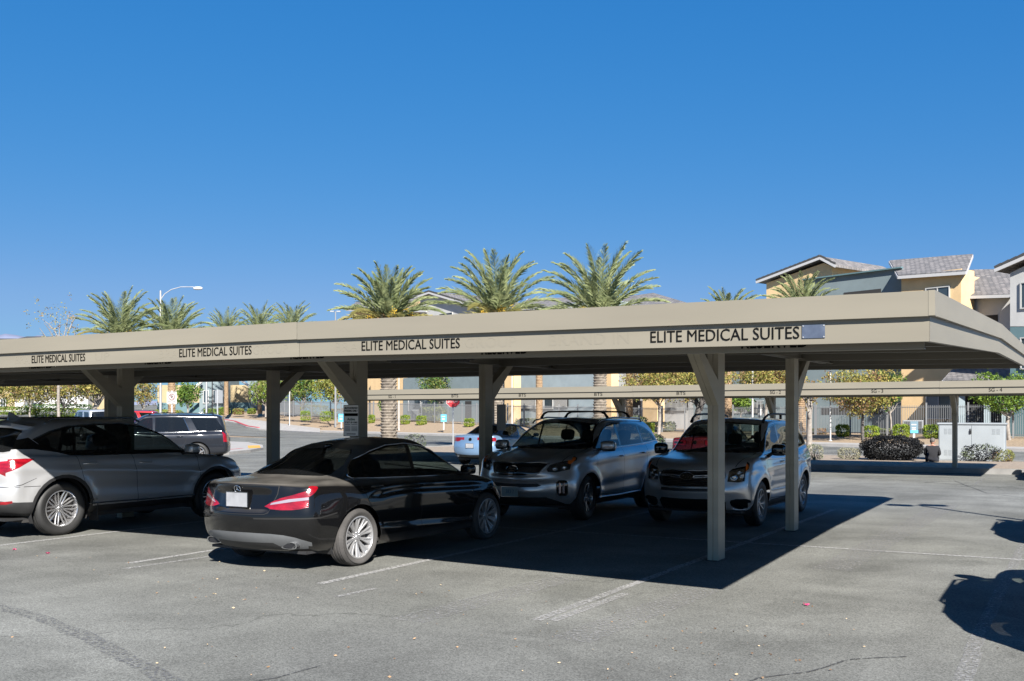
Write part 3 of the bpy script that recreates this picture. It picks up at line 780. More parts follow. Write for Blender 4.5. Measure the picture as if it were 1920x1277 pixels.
def glass_mat(name, tint, k):
    """tinted car glass: k = how much light passes"""
    m = bpy.data.materials.new(name); m.use_nodes = True; MATS[name] = m; nt = m.node_tree; N = nt.nodes; L = nt.links; N.clear()
    o = N.new('ShaderNodeOutputMaterial'); tr = N.new('ShaderNodeBsdfTransparent'); tr.inputs[0].default_value = (*tint, 1)
    gl = N.new('ShaderNodeBsdfGlossy'); gl.inputs['Roughness'].default_value = .02; gl.inputs[0].default_value = (.9, .95, 1, 1)
    df = N.new('ShaderNodeBsdfDiffuse'); df.inputs[0].default_value = (.012, .013, .014, 1)
    m1 = N.new('ShaderNodeMixShader'); m1.inputs[0].default_value = k; L.new(df.outputs[0], m1.inputs[1]); L.new(tr.outputs[0], m1.inputs[2])
    fr = N.new('ShaderNodeFresnel'); ge = N.new('ShaderNodeNewGeometry'); io = N.new('ShaderNodeMapRange'); io.inputs[3].default_value = 1.5; io.inputs[4].default_value = 1 / 1.5
    L.new(ge.outputs['Backfacing'], io.inputs[0]); L.new(io.outputs[0], fr.inputs[0])      # a thin pane reflects the same from both sides
    m2 = N.new('ShaderNodeMixShader'); L.new(fr.outputs[0], m2.inputs[0]); L.new(m1.outputs[0], m2.inputs[1]); L.new(gl.outputs[0], m2.inputs[2]); L.new(m2.outputs[0], o.inputs[0])
    return m
G_DARK = glass_mat('privacy_glass', (.16, .17, .17), .5)
G_TINT = glass_mat('tinted_glass', (.50, .56, .54), .75)
G_CLEAR = glass_mat('windscreen_glass', (.62, .72, .69), .85)
G_LENS = glass_mat('lamp_lens', (.92, .93, .93), .95)
M_CHROME = pbr('chrome', (.66, .66, .67), .09, 1.0)
M_DCHROME = pbr('satin_chrome', (.42, .42, .43), .22, 1.0)
M_SEAM = pbr('panel_gap', (.006, .006, .006), .8)
M_CLAD = pbr('black_cladding', (.022, .022, .023), .62, var=.2, vscale=6)
M_CLAD2 = pbr('grey_diffuser', (.11, .115, .12), .45, var=.15, vscale=4)
M_GLOSSB = pbr('gloss_black', (.006, .006, .006), .12, coat=1.0)
M_TYRE = pbr('tyre_rubber', (.055, .052, .05), .85, var=.3, vscale=5, bump=.2, bscale=60)
M_TYRE2 = pbr('clean_tyre_rubber', (.02, .02, .02), .6, var=.2, vscale=5)
M_RIM = pbr('silver_alloy', (.36, .36, .365), .30, .55, var=.08)
M_RIMC = pbr('bright_alloy', (.60, .60, .61), .18, .85)
M_RIMD = pbr('dark_machined_alloy', (.30, .30, .31), .22, .8)
M_DISC = pbr('brake_iron', (.12, .11, .105), .5, .6)
M_RED_L = pbr('red_lens', (.12, .002, .006), .14, coat=1.0, spec=.6, col2=(.30, .006, .014), vscale=9, bump=.12, bscale=60, stretch=(1, 1, 3))
M_RED_L2 = pbr('pale_red_lens', (.55, .10, .13), .12, coat=1.0)
M_CLR_L = pbr('clear_reflector', (.50, .42, .43), .16, .6, coat=1.0)
M_AMB = pbr('amber_lens', (.75, .16, .02), .15, coat=1.0)
M_PLATE = pbr('pale_number_plate', (.21, .215, .225), .5, col2=(.30, .305, .32), vscale=8)
M_INT = pbr('cabin_trim', (.035, .034, .033), .8, var=.2)
M_SEAT = pbr('seat_fabric', (.05, .048, .045), .85, var=.2)
# ---------------------------------------------------------------- wheels (axis along y, outer face towards +y)
def wheel_meshes(key, r, wd, rr, n, kind, rim_mat, tyre_mat, depth=.03):
    T = Matrix.Rotation(R(-90), 4, 'X')      # local z -> +y
    mb = MB(); h = wd / 2
    prof = [(rr - .012, -h*.80), (rr + .01, -h*.9), (rr + (r-rr)*.45, -h), (r - .03, -h*.95), (r - .008, -h*.80)]
    gro = [-.55, -.2, .2, .55]
    for g in gro: prof += [(r - .001, (g - .07) * h), (r - .009, (g - .05) * h), (r - .009, (g + .05) * h), (r - .001, (g + .07) * h)]
    prof += [(r - .008, h*.80), (r - .03, h*.95), (rr + (r-rr)*.62, h*1.0), (rr + (r-rr)*.58, h*1.012), (rr + (r-rr)*.4, h*1.005), (rr + .016, h*.93), (rr + .004, h*.86), (rr - .012, h*.84)]
    seg = 96; rows = []
    for ri, (a, z) in enumerate(prof):
        row = []
        for k in range(seg):
            t = 2*math.pi*k/seg; aa = a
            if .70*h < abs(z) < .97*h and a > r - .04 and k % 2: aa -= .006
            row.append(T @ Vector((aa*math.cos(t), aa*math.sin(t), z)))
        rows.append(row)
    mb.grid(rows, close=True)
    ty = mb.build('tyre', tyre_mat, smooth=True, auto=28).data
    mb = MB()
    yo = h * .84
    mb.lathe([(rr - .004, yo + .004), (rr - .016, yo + .006), (rr - .022, yo - .004), (rr - .030, yo - .03), (rr - .034, -h*.8)], 64, M=T)
    yf = yo - depth
    def spoke(ang, w0, w1, r0=.045, r1=None, sk=0.0, th=.022, y0=None, y1=None):
        r1 = r1 or rr - .022; rows = []
        for i in range(7):
            s = i / 6; rad = r0 + (r1 - r0) * s; a = ang + sk * s; w = w0 + (w1 - w0) * s
            yy = (y0 if y0 is not None else yf) + ((y1 if y1 is not None else yo - .006) - (y0 if y0 is not None else yf)) * (s ** 1.6)
            e = Vector((math.cos(a), math.sin(a), 0)); q = Vector((-math.sin(a), math.cos(a), 0))
            rows.append([T @ (e*rad + q*o + Vector((0, 0, yy + dz))) for o, dz in ((-w/2, -th), (-w/2, -.005), (-w/2*.6, 0), (w/2*.6, 0), (w/2, -.005), (w/2, -th))])
        mb.grid(rows)
    for i in range(n):
        a = 2*math.pi*i/n + R(90)
        if kind == 'twin':     # n pairs of parallel bars
            for sg in (-1, 1): spoke(a + sg * R(3.2), .017, .027, .05, None, sg * R(4.6))
            spoke(a, .03, .05, .05, None, 0, .02, yf - .010, yo - .016)
        elif kind == 'vee':
            for sg in (-1, 1): spoke(a + sg * R(5), .02, .020, .055, None, sg * R(180/n*.42))
        elif kind == 'split':
            for sg in (-1, 1): spoke(a + sg * R(6), .034, .024, .045, None, sg * R(8))
        elif kind == 'single':
            spoke(a, .06, .045, .05)
        elif kind == 'star':
            spoke(a, .075, .05, .05); spoke(a, .03, .012, .05, None, 0, .0, yf + .004, yo - .002)
    mb.lathe([(0, yf + .012), (.028, yf + .011), (.033, yf + .004), (.036, yf + .002), (.062, yf - .001), (.068, yf - .02), (.07, yf - .05)], 32, M=T)
    rim = mb.build('rim', rim_mat, smooth=True, auto=30).data
    mb = MB(); mb.lathe([(0, yf - .055), (rr - .08, yf - .055), (rr - .08, yf - .075), (0, yf - .075)], 40, M=T)
    mb.box((0, 0, 0), (.09, .06, .2), M=Matrix.Translation((-(rr - .11), yf - .06, .02)))
    disc = mb.build('brake_disc', M_DISC, smooth=True, auto=30).data
    mb = MB()
    for i in range(5):
        a = 2*math.pi*i/5; mb.lathe([(0, yf + .004), (.008, yf + .004), (.009, yf - .01)], 8, M=Matrix.Translation((.046*math.cos(a), 0, .046*math.sin(a))) @ T)
    nut = mb.build('wheel_nuts', M_DCHROME, smooth=True).data
    for o in list(bpy.data.objects):
        if o.data in (ty, rim, disc, nut): bpy.data.objects.remove(o)
    return ty, rim, disc, nut
def add_wheels(root, W, r, xf, xr, half, steer=0.0):
    for x in (xf, xr):
        for sg in (1, -1):
            e = empty('wheel', (x, sg * half, r), 0 if sg > 0 else math.pi); e.parent = root
            if x == xf and steer: e.rotation_euler[2] += steer
            for nm, me in zip(('tyre', 'rim', 'brake_disc', 'wheel_nuts'), W):
                o = bpy.data.objects.new(nm, me); COL.objects.link(o); o.parent = e
def arches(root, xf, xr, rw, Ra, yout, tag_='arch_liner'):
    for x in (xf, xr):
      for sg in (1, -1):
        mb = MB(); rows = []
        for y in (sg * yout, sg * (yout - .30)):
            rows.append([(x + (Ra+.012)*math.cos(R(a)), y, rw + (Ra+.012)*math.sin(R(a))) for a in range(-24, 205, 6)])
        mb.grid(rows); mb.poly([(x + (Ra+.012)*math.cos(R(a)), sg * (yout - .30), rw + (Ra+.012)*math.sin(R(a))) for a in range(-24, 205, 6)])
        mb.build(tag_, M_CLAD, root)
def cabin(root, x0, x1, w, zs=.35, zt=1.1, dash=.75, rows=((-.0,), (-.95,)), seatmat=None):
    sm = seatmat or M_SEAT
    mb = MB(); mb.box2((x0, -w, .22), (x1, w, .26)); mb.box2((dash - .05, -w, .26), (dash + .38, w, zs + .42)); sell(mb, (dash + .1, 0, zs + .45), (.24, w * .97, .09), (.5, .3)); mb.build('dashboard', M_INT, root)
    for x, hz in rows:
        for y in (-.37, .37):
            mb = MB(); sell(mb, (x + .05, y, zs + .08), (.27, .25, .10), (.4, .4))
            Mr = Matrix.Rotation(R(-16), 3, 'Y'); sell(mb, (x - .26, y, zs + .38), (.075, .235, .34), (.4, .5), Mr); sell(mb, (x - .38, y, hz), (.05, .13, .10), (.5, .5), Mr)
            mb.tube([(x - .36, y - .05, hz - .2), (x - .375, y - .05, hz)], .007, 6); mb.tube([(x - .36, y + .05, hz - .2), (x - .375, y + .05, hz)], .007, 6)
            mb.build('seat', sm, root, smooth=True)
    mb = MB(); pts = [Vector((dash - .16 + .07*math.sin(t), .37 + .18*math.cos(t), zs + .42 + .17*math.sin(t))) for t in [2*math.pi*k/24 for k in range(25)]]
    mb.tube(pts, .014, 8, cap=False); mb.tube([(dash, .37, zs+.36), (dash - .16, .37, zs + .42)], .03, 8); mb.build('steering_wheel', M_INT, root, smooth=True)
def side_mirror(root, x, y, z, size=(.09, .12, .075), mat=None, foot=None):
    for sg in (1, -1):
        mb = MB(); sell(mb, (x, sg * (y + size[1] + .05), z), size, (.55, .6), mat=mat); sell(mb, (x + .0, sg * (y + size[1] + .05), z - size[2] * .55), (size[0] * .95, size[1] * .92, size[2] * .5), (.5, .6), mat=M_CLAD)
        f = foot or (x + .02, y - .01, z - .09)
        mb.beam((f[0], sg * f[1], f[2]), (x, sg * (y + .08), z - .04), .09, .04, mat=M_CLAD)
        mb.build('side_mirror', None, root, smooth=True)
def handle(parent, B, x, z, mat, L=.19, side=1):
    p, n = B.on('S', x, z, .032); y = p.y * side
    mb = MB(); mb.tube([(x - L/2, y - side*.028, z), (x - L/2 + .02, y, z + .002), (x, y + side*.003, z + .003), (x + L/2 - .02, y, z + .002), (x + L/2, y - side*.028, z)], [.010, .012, .013, .012, .010], 8)
    mb.build('door_handle', mat, parent, smooth=True)
def trim_line(B, view, pts, r, name, mat, root, mir=True, closed=False, off=.002, seg=6):
    P = []
    for i in range(len(pts) - (0 if closed else 1)):
        a, b = pts[i], pts[(i+1) % len(pts)]; L = math.hypot(b[0]-a[0], b[1]-a[1]); k = max(1, int(L / .035))
        P += [B.on(view, a[0] + (b[0]-a[0]) * j/k, a[1] + (b[1]-a[1]) * j/k, off)[0] for j in range(k)]
    P.append(B.on(view, *(pts[0] if closed else pts[-1]), off)[0])
    if mir and min(p.y for p in P) > .03:
        mb = MB(); mb.tube([(p.x, -p.y, p.z) for p in P], r, seg); mb.build(name, mat, root, smooth=True); mir = False
    mb = MB(); mb.tube(P, r, seg)
    if mir: mirrored(mb)
    return mb.build(name, mat, root, smooth=True)
def plate(root, B, view, z, w=.305, h=.152, off=.012, zc=None, mat=None, text=None):
    sg = 1 if view == 'F' else -1
    p, n = B.on(view, .0, z, off)
    e = Matrix.Translation(p) @ Matrix.Rotation(R(90), 4, 'Z') @ Matrix.Rotation(R(90), 4, 'X') if sg > 0 else Matrix.Translation(p) @ Matrix.Rotation(R(-90), 4, 'Z') @ Matrix.Rotation(R(90), 4, 'X')
    mb = MB(); mb.box2((-w/2, -h/2, 0), (w/2, h/2, .004), M=e); pl = mb.build('number_plate', mat or M_PLATE, root)
    mb = MB()
    for a, b in (((-w/2-.006, -h/2-.006), (w/2+.006, -h/2)), ((-w/2-.006, h/2), (w/2+.006, h/2+.006)), ((-w/2-.006, -h/2), (-w/2, h/2)), ((w/2, -h/2), (w/2+.006, h/2))):
        mb.box2((a[0], a[1], -.004), (b[0], b[1], .008), M=e)
    mb.build('plate_frame', M_DCHROME, pl)
    if text: text_mesh('plate_number', text, .085, e @ Matrix.Translation((-w*.43, -h*.22, .005)), pbr('plate_ink', (.05, .12, .2), .6), pl, sx=.85, ext=.001)
    return pl, e
def lamp_inner(B, tag_, mat, depth, root, name='reflector'):
    return B.mesh(name, [tag_], [mat], off=-depth)
def make_car(key, label, cat, S):
    """S: dict of the car's shape"""
    root = empty(key, (0, 0, 0)); tag(root, label, cat)
    B = Body([ring(*r) for r in S['rings']], S.get('crease', ()), S.get('sub', 6), S.get('warp'))
    for c in S['cuts']: B.cut(*c[:3], **(c[3] if len(c) > 3 else {}))
    xf, xr, rw, Ra = S['axles']
    for x in (xf, xr):
        if S.get('clad'): B.cut('S', circle(x, rw, Ra + S['clad'], 30), 'clad', lim=lambda c: c.z < rw + Ra + S['clad'] + .01, over=S.get('clad_over', ['body', 'seam', 'door_front', 'door_rear', 'clad']))
        B.cut('S', circle(x, rw, Ra, 34), 'void', nmin=-2)
        for f in [f for f in B.bm.faces if (f.calc_center_median().x - x) ** 2 + (f.calc_center_median().z - rw) ** 2 < (Ra) ** 2 and f.calc_center_median().y > .5]: f[B.lay] = B.tid('void')
    P = S['paint']; M = dict(S['mats'])
    body = B.mesh('body', ['body', 'seam', 'clad', 'clad2', 'glossb'], [P, M_SEAM, S.get('cladmat', M_CLAD), M_CLAD2, M_GLOSSB]); body.parent = root
    doors = {}
    for nm in B.names:
        if nm in ('body', 'seam', 'clad', 'clad2', 'void', 'glossb'): continue
        real, mat, mode = M[nm][:3]
        if mode == 'pair':
            for sd in (1, -1):
                o = B.mesh(real, [nm], [mat], side=sd)
                if o: o.parent = root; doors[(nm, sd)] = o
        else:
            o = B.mesh(real, [nm], [mat])
            if o: o.parent = root; doors[(nm, 0)] = o
        if len(M[nm]) > 3:     # something behind a lens
            for sd in ((1, -1) if mode == 'pair' else (0,)):
                o = B.mesh('reflector', [nm], [M[nm][3]], side=sd, off=-M[nm][4])
                if o and (nm, sd) in doors: o.parent = doors[(nm, sd)]
    W = S['wheels']; add_wheels(root, W, rw, xf, xr, S['track'], S.get('steer', 0))
    arches(root, xf, xr, rw, Ra, S['archy'])
    mb = MB(); mb.box2((S['rings'][0][0] + .12, -S['under'], S.get('uz', .20)), (S['rings'][0][1] - .12, S['under'], S.get('uz', .20) + .03)); mb.build('underbody', M_CLAD, root)
    if 'after' in S: S['after'](root, B, doors)
    B.bm.free()
    return root
def belts(x, z): return (x, z)

def frame(p, n, up=Vector((0, 0, 1))):
    n = Vector(n).normalized(); y = (up - n * up.dot(n)).normalized(); x = y.cross(n)
    return Matrix(((x.x, y.x, n.x, p[0]), (x.y, y.y, n.y, p[1]), (x.z, y.z, n.z, p[2]), (0, 0, 0, 1)))
def star_emblem(root, p, n, r):
    Mx = frame(p, n); mb = MB()
    mb.tube([Mx @ Vector((r*math.cos(t), r*math.sin(t), .004)) for t in [2*math.pi*k/24 for k in range(25)]], r*.12, 6, cap=False)
    for k in range(3):
        t = R(90 + 120*k); mb.tube([Mx @ Vector((0, 0, .006)), Mx @ Vector((r*math.cos(t), r*math.sin(t), .004))], [r*.2, r*.03], 6)
    return mb.build('emblem', M_CHROME, root, smooth=True)
def oval_emblem(root, p, n, a, b, inner=None, fill=None):
    Mx = frame(p, n); mb = MB()
    mb.tube([Mx @ Vector((a*math.cos(t), b*math.sin(t), .006)) for t in [2*math.pi*k/28 for k in range(29)]], .006, 6, M_CHROME, cap=False)
    mb.poly([Mx @ Vector((a*math.cos(t), b*math.sin(t), .003)) for t in [2*math.pi*k/28 for k in range(28)]], fill or M_GLOSSB)
    for (x, y, r) in inner or []:
        mb.poly([Mx @ Vector((x*a + r*a*(1 if k % 2 else .3)*math.cos(R(45*k)), y*b + r*a*(1 if k % 2 else .3)*math.sin(R(45*k)), .009)) for k in range(8)], M_CHROME)
    return mb.build('emblem', None, root)
def suv_rings(q):
    """two-box body. q: xr xf W zb hood cowl=(x,z) belt=(front,rear) roof=(z, xfront, xrear) rg=(x,z) base of the rear glass"""
    xr, xf, W, zb = q['xr'], q['xf'], q['W'], q.get('zb', .27); hz = q['hood']; cx, cz = q['cowl']; bf, brr = q['belt']; rz, rx, rrx = q['roof']; gx, gz = q['rg']
    ax = q.get('ax', 1.37); wt = q.get('flare', .02); rc = q.get('rc', .24); fc = q.get('fc', .34); br = q.get('bowr', .12); bw = q.get('bowf', .22); tw = q.get('roofw', .64)
    def w(k, e=0.0): return [(xr + .3, W*k - .05 + e), (-ax, W*k + wt*.5), (-.5, W*k - wt*.6), (.5, W*k - wt*.6), (ax, W*k + wt*.5), (xf - .4, W*k - .05 + e)]
    zf = q.get('nose', hz - .02)
    return [
        (xr + .16, xf - .22, br, bw*.8, rc, fc*.8, w(.84), [(xr, zb + .06), (-ax, zb - .02), (ax, zb - .02), (xf, zb)]),
        (xr + .07, xf - .12, br, bw, rc, fc*.9, w(.92), [(xr, zb + .10), (-ax, zb + .03), (ax, zb + .03), (xf, zb + .03)]),
        (xr + .01, xf - .02, br, bw, rc, fc, w(.985), [(xr, .50), (0, .46), (xf, .44)]),
        (xr, xf, br, bw, rc, fc, w(1.0), [(xr, .68), (0, .66), (xf, .60)]),
        (xr + .03, xf - .02, br, bw*1.1, rc, fc, w(.99), [(xr, .90), (0, .86), (ax, .82), (xf, min(.76, zf - .12))]),
        (xr + .06, xf - .09, br, bw*1.25, rc*.9, fc*.95, w(.965), [(xr, gz - .07), (-ax, brr - .08), (0, (bf + brr)/2 - .07), (ax*.9, hz - .03), (xf - .3, zf - .02), (xf, zf - .06)]),
        (xr + .09, xf - .20, br, bw*1.35, rc*.85, fc*.9, w(.925, .01), [(xr, gz - .02), (-ax, brr - .015), (0, (bf + brr)/2 - .015), (ax*.9, hz + .02), (xf - .3, zf + .02), (xf - .1, zf - .015)]),
        (gx, cx + .22, br*.8, .22, .14, .16, [(gx + .3, W*.875 - .02), (-.5, W*.885), (cx - .2, W*.865)], [(gx, gz + .03), (-ax, brr + .015), (0, (bf + brr)/2 + .012), (cx, cz)]),
        (gx + (rrx - gx)*.45, cx + (rx - cx)*.48 + .17, br*.8, .19, .13, .13, [(rrx, W*.80 - .02), (-.5, W*.815), (rx, W*.79)], [(gx, (gz + rz)/2 + .02), (0, (bf + rz)/2 + .02), (cx, (cz + rz)/2 + .02)]),
        (rrx, rx + .12, br*.8, .14, .12, .11, [(rrx, tw + .045), (-.5, tw + .075), (rx, tw + .03)], [(rrx, rz - .085), (-.8, rz - .055), (-.2, rz - .05), (rx + .1, rz - .075)]),
        (rrx + .12, rx + .0, br*.7, .10, .10, .10, [(0, tw - .10)], [(rrx, rz - .03), (-.6, rz - .004), (rx, rz - .025)]),
        (rrx + .3, rx - .14, .0, .0, .001, .001, [(0, .002)], [(rrx, rz), (-.6, rz + .022), (rx, rz + .004)]),
    ]
def door_cuts(d, name):
    return [('S', offset_poly(d, .004), 'seam', dict(over=['body', 'door_front', 'door_rear', 'seam'])), ('S', offset_poly(d, -.003), name, dict(over=['seam', 'body']))]
STDM = lambda P: {'door_front': ('door', P, 'pair'), 'door_rear': ('door', P, 'pair'), 'window_front': ('side_window', G_TINT, 'pair'), 'window_rear': ('side_window', G_DARK, 'pair'),
    'window_quarter': ('side_window', G_DARK, 'pair'), 'rear_window': ('rear_window', G_DARK, 'one'), 'windscreen': ('windscreen', G_CLEAR, 'one'), 'tail_lamp': ('tail_lamp', M_RED_L, 'pair'),
    'tail_lamp_clear': ('tail_lamp_strip', M_CLR_L, 'pair'), 'headlamp': ('headlamp', G_LENS, 'pair', M_CLR_L, .05), 'grille': ('grille', M_GLOSSB, 'one'), 'grille_b': ('bumper_grille', M_CLAD, 'one'),
    'bumper_fog': ('fog_lamp_recess', M_GLOSSB, 'pair'), 'turn': ('turn_signal', M_AMB, 'pair'), 'bonnet': ('bonnet', P, 'one'), 'skid': ('skid_plate', M_DCHROME, 'one'), 'roof_glass': ('sunroof', G_DARK, 'one'), 'pillar_panel': ('pillar_panel', M_GLOSSB, 'pair')}
# ---------------------------------------------------------------- black four-door coupe
def saloon_black():
    P = paint('black_paint', (.0045, .0045, .0048), 0, .3, dust=.42)
    dlo = [(.93, .942), (.60, 1.125), (.36, 1.235), (.10, 1.315), (-.20, 1.35), (-.52, 1.332), (-.82, 1.268), (-1.06, 1.18), (-1.24, 1.088), (-1.33, 1.02), (-1.30, 1.0), (-.9, .985), (-.2, .962), (.5, .945)]
    rings = [
        (-2.15, 2.02, .10, .16, .22, .30, [(-2, .66), (0, .70), (2, .62)], [(-2.3, .25), (-1.6, .19), (0, .17), (1.7, .17), (2.2, .18)]),
        (-2.24, 2.12, .14, .20, .26, .34, [(-2, .74), (-1.2, .82), (0, .835), (1.2, .82), (2, .74)], [(-2.3, .29), (-1.6, .22), (0, .20), (1.7, .20), (2.2, .20)]),
        (-2.345, 2.22, .16, .22, .26, .36, [(-2.1, .80), (-1.3, .878), (-.6, .865), (0, .86), (.7, .865), (1.3, .878), (2.0, .80)], [(-2.3, .42), (-1.5, .38), (0, .34), (1.6, .36), (2.2, .36)]),
        (-2.375, 2.25, .17, .24, .26, .38, [(-2.1, .82), (-1.35, .892), (-.6, .872), (0, .868), (.7, .872), (1.3, .89), (1.9, .82)], [(-2.3, .60), (-1.4, .58), (0, .55), (1.5, .54), (2.2, .53)]),
        (-2.345, 2.22, .18, .27, .24, .38, [(-2.1, .80), (-1.35, .888), (-.7, .872), (0, .868), (.8, .872), (1.35, .88), (1.9, .80)], [(-2.3, .78), (-1.4, .76), (0, .73), (1.4, .68), (2.2, .66)]),
        (-2.31, 2.13, .19, .32, .20, .34, [(-2.1, .76), (-1.4, .855), (-.7, .85), (0, .85), (.9, .85), (1.4, .85), (1.8, .77)], [(-2.35, .935), (-1.9, .93), (-1.3, .895), (0, .862), (1.2, .825), (1.8, .765), (2.1, .735)]),
        (-2.26, 2.02, .19, .34, .20, .32, [(-2.1, .72), (-1.4, .815), (-.7, .82), (0, .82), (.9, .815), (1.4, .80), (1.75, .72)], [(-2.35, .96), (-1.9, .965), (-1.3, .94), (0, .905), (1.2, .865), (1.7, .815), (2.1, .77)]),
        (-1.74, 1.22, .16, .20, .16, .14, [(-1.4, .70), (-1.0, .755), (0, .775), (.6, .76), (.9, .72)], [(-1.8, 1.012), (-1.2, .98), (-.4, .952), (.4, .935), (1.22, .945)]),
        (-1.36, .80, .16, .17, .15, .12, [(-1.1, .63), (-.6, .69), (0, .715), (.5, .685)], [(-1.4, 1.15), (-1.0, 1.14), (0, 1.13), (.8, 1.14)]),
        (-1.00, .34, .13, .14, .13, .10, [(-.8, .545), (-.3, .60), (.1, .585)], [(-1.0, 1.272), (-.55, 1.335), (-.05, 1.37), (.34, 1.345)]),
        (-.84, .20, .10, .10, .12, .09, [(-.6, .43), (0, .45)], [(-.84, 1.325), (-.4, 1.385), (-.02, 1.412), (.2, 1.395)]),
        (-.70, .10, .0, .0, .001, .001, [(0, .002)], [(-.7, 1.362), (-.35, 1.412), (0, 1.432), (.1, 1.425)]),
    ]
    def warp(G):
        x, y, z = G[..., 0], G[..., 1], G[..., 2]
        # falling side crease and the sill line pressed into the flanks, edge of the boot lid
        side = np.clip((y - .70) / .1, 0, 1)
        zl = .80 + (x - 1.2) * (-.035) - .10 * np.clip((-x - .2) / 1.1, 0, 1) ** 2
        inx = np.clip((x + 1.25) / .3, 0, 1) * np.clip((1.35 - x) / .4, 0, 1)
        d = (z - zl); y -= side * inx * .016 * np.exp(-((d + .04) / .035) ** 2)
        d2 = z - (.40 + .05 * (-x)); y -= side * inx * .022 * np.exp(-((d2 - .02) / .05) ** 2)
        G[..., 1] = y
        lip = np.clip((-x - 2.05) / .2, 0, 1) * np.exp(-((z - .96) / .02) ** 2); G[..., 0] -= .03 * lip; G[..., 2] += .012 * lip
        rec = np.clip((-x - 2.1) / .1, 0, 1) * np.clip((.42 - y) / .06, 0, 1) * np.clip((z - .66) / .03, 0, 1) * np.clip((.905 - z) / .025, 0, 1)
        G[..., 0] += .035 * rec
        return G
    dr_f = [(.98, .90), (.99, .60), (.93, .27), (-.14, .25), (-.17, .60), (-.22, .93), (-.22, .99), (.5, .98)]
    dr_r = [(-.22, .93), (-.17, .60), (-.14, .25), (-.93, .26), (-1.00, .45), (-1.20, .72), (-1.30, .9), (-1.32, .985), (-.22, .975)]
    cuts = []
    for d, n in ((dr_f, 'door_front'), (dr_r, 'door_rear')):
        cuts += [('S', offset_poly(d, .004), 'seam', dict(over=['body', 'door_front', 'seam'])), ('S', offset_poly(d, -.003), n, dict(over=['seam', 'body']))]
    cuts += [('S', offset_poly(dlo, .014), 'glossb', dict(nmin=.2))]
    cuts += [('S', [p for p in dlo if p[0] > -.16] and [(.90, .952), (.60, 1.118), (.36, 1.225), (.10, 1.303), (-.135, 1.343), (-.155, .968), (.5, .953)], 'window_front', dict(nmin=.2)),
             ('S', [(-.215, 1.338), (-.52, 1.32), (-.82, 1.257), (-.985, 1.202), (-1.04, 1.0), (-.9, .993), (-.215, .972)], 'window_rear', dict(nmin=.2)),
             ('S', [(-1.015, 1.188), (-1.15, 1.128), (-1.25, 1.06), (-1.30, 1.012), (-1.065, 1.0)], 'window_quarter', dict(nmin=.2))]
    # rear window, windscreen, lamps
    cuts += [('B', [(-.1, 1.035), (.50, 1.02), (.55, 1.035), (.52, 1.13), (.41, 1.265), (.36, 1.295), (-.1, 1.325)], 'rear_window', dict(nmin=.1, lim=lambda c: c.x > -2.0)),
             ('F', [(-.1, .965), (.62, .955), (.66, .975), (.56, 1.14), (.46, 1.31), (-.1, 1.36)], 'windscreen', dict(nmin=.1))]
    cuts += [('B', offset_poly([(-.1, .955), (.47, .945), (.47, .86), (.40, .66), (.36, .645), (-.1, .64)], .004), 'seam', dict(lim=lambda c: c.x < -2.0)),
             ('B', offset_poly([(-.1, .955), (.47, .945), (.47, .86), (.40, .66), (.36, .645), (-.1, .64)], -.003), 'body', dict(lim=lambda c: c.x < -2.0, over=['seam']))]
    lb = [(.33, .725), (.42, .70), (.52, .69), (.62, .69), (.70, .70), (.78, .72), (.90, .76), (.90, .935), (.78, .905), (.70, .88), (.60, .845), (.50, .815), (.40, .765)]
    ls = [(-2.5, .70), (-2.26, .72), (-2.18, .745), (-2.08, .80), (-1.99, .875), (-1.945, .92), (-1.95, .938), (-1.99, .944), (-2.1, .934), (-2.25, .905), (-2.5, .85)]
    cuts += [('B', lb, 'tail_lamp', dict(nmin=.2, lim=lambda c: c.x < -1.9 and c.y < .765)), ('S', ls, 'tail_lamp', dict(nmin=.1, lim=lambda c: c.x < -1.9 and c.y > .735))]
    cuts += [('B', [(.40, .742), (.60, .775), (.80, .80), (.80, .83), (.58, .805), (.42, .765)], 'tail_lamp_clear', dict(nmin=.25, over=['tail_lamp']))]
    # grey diffuser with the two oval tail pipes
    cuts += [('B', smooth_poly([(-.3, .445), (.35, .44), (.60, .41), (.78, .33), (.86, .25), (-.3, .25), ], 1), 'clad2', dict(nmin=-.2, lim=lambda c: c.x < -2.0)),
             ('B', [(-.1, .33), (.40, .33), (.50, .24), (-.1, .24)], 'clad', dict(nmin=-.3, lim=lambda c: c.x < -2.0))]
    cuts += [('S', offset_poly([(-2.5, .60), (-1.95, .605), (-1.72, .64), (-1.72, .63), (-1.95, .595), (-2.5, .59)], .002), 'seam', dict(lim=lambda c: c.x < -1.6))]
    cuts += [('F', smooth_poly([(.42, .63), (.62, .60), (.86, .66), (.90, .76), (.70, .74), (.45, .69)], 2), 'headlamp', dict(nmin=.2)), ('S', smooth_poly([(1.55, .80), (1.75, .70), (2.05, .62), (2.3, .62), (2.3, .76), (1.8, .80)], 1), 'headlamp', dict(nmin=.2)),
             ('F', [(-.1, .46), (.40, .46), (.45, .60), (.38, .70), (-.1, .72)], 'grille', {}), ('F', [(-.1, .22), (.60, .22), (.66, .36), (-.1, .36)], 'clad', {})]
    W = wheel_meshes('c', .325, .235, .245, 10, 'twin', M_RIM, M_TYRE, .035)
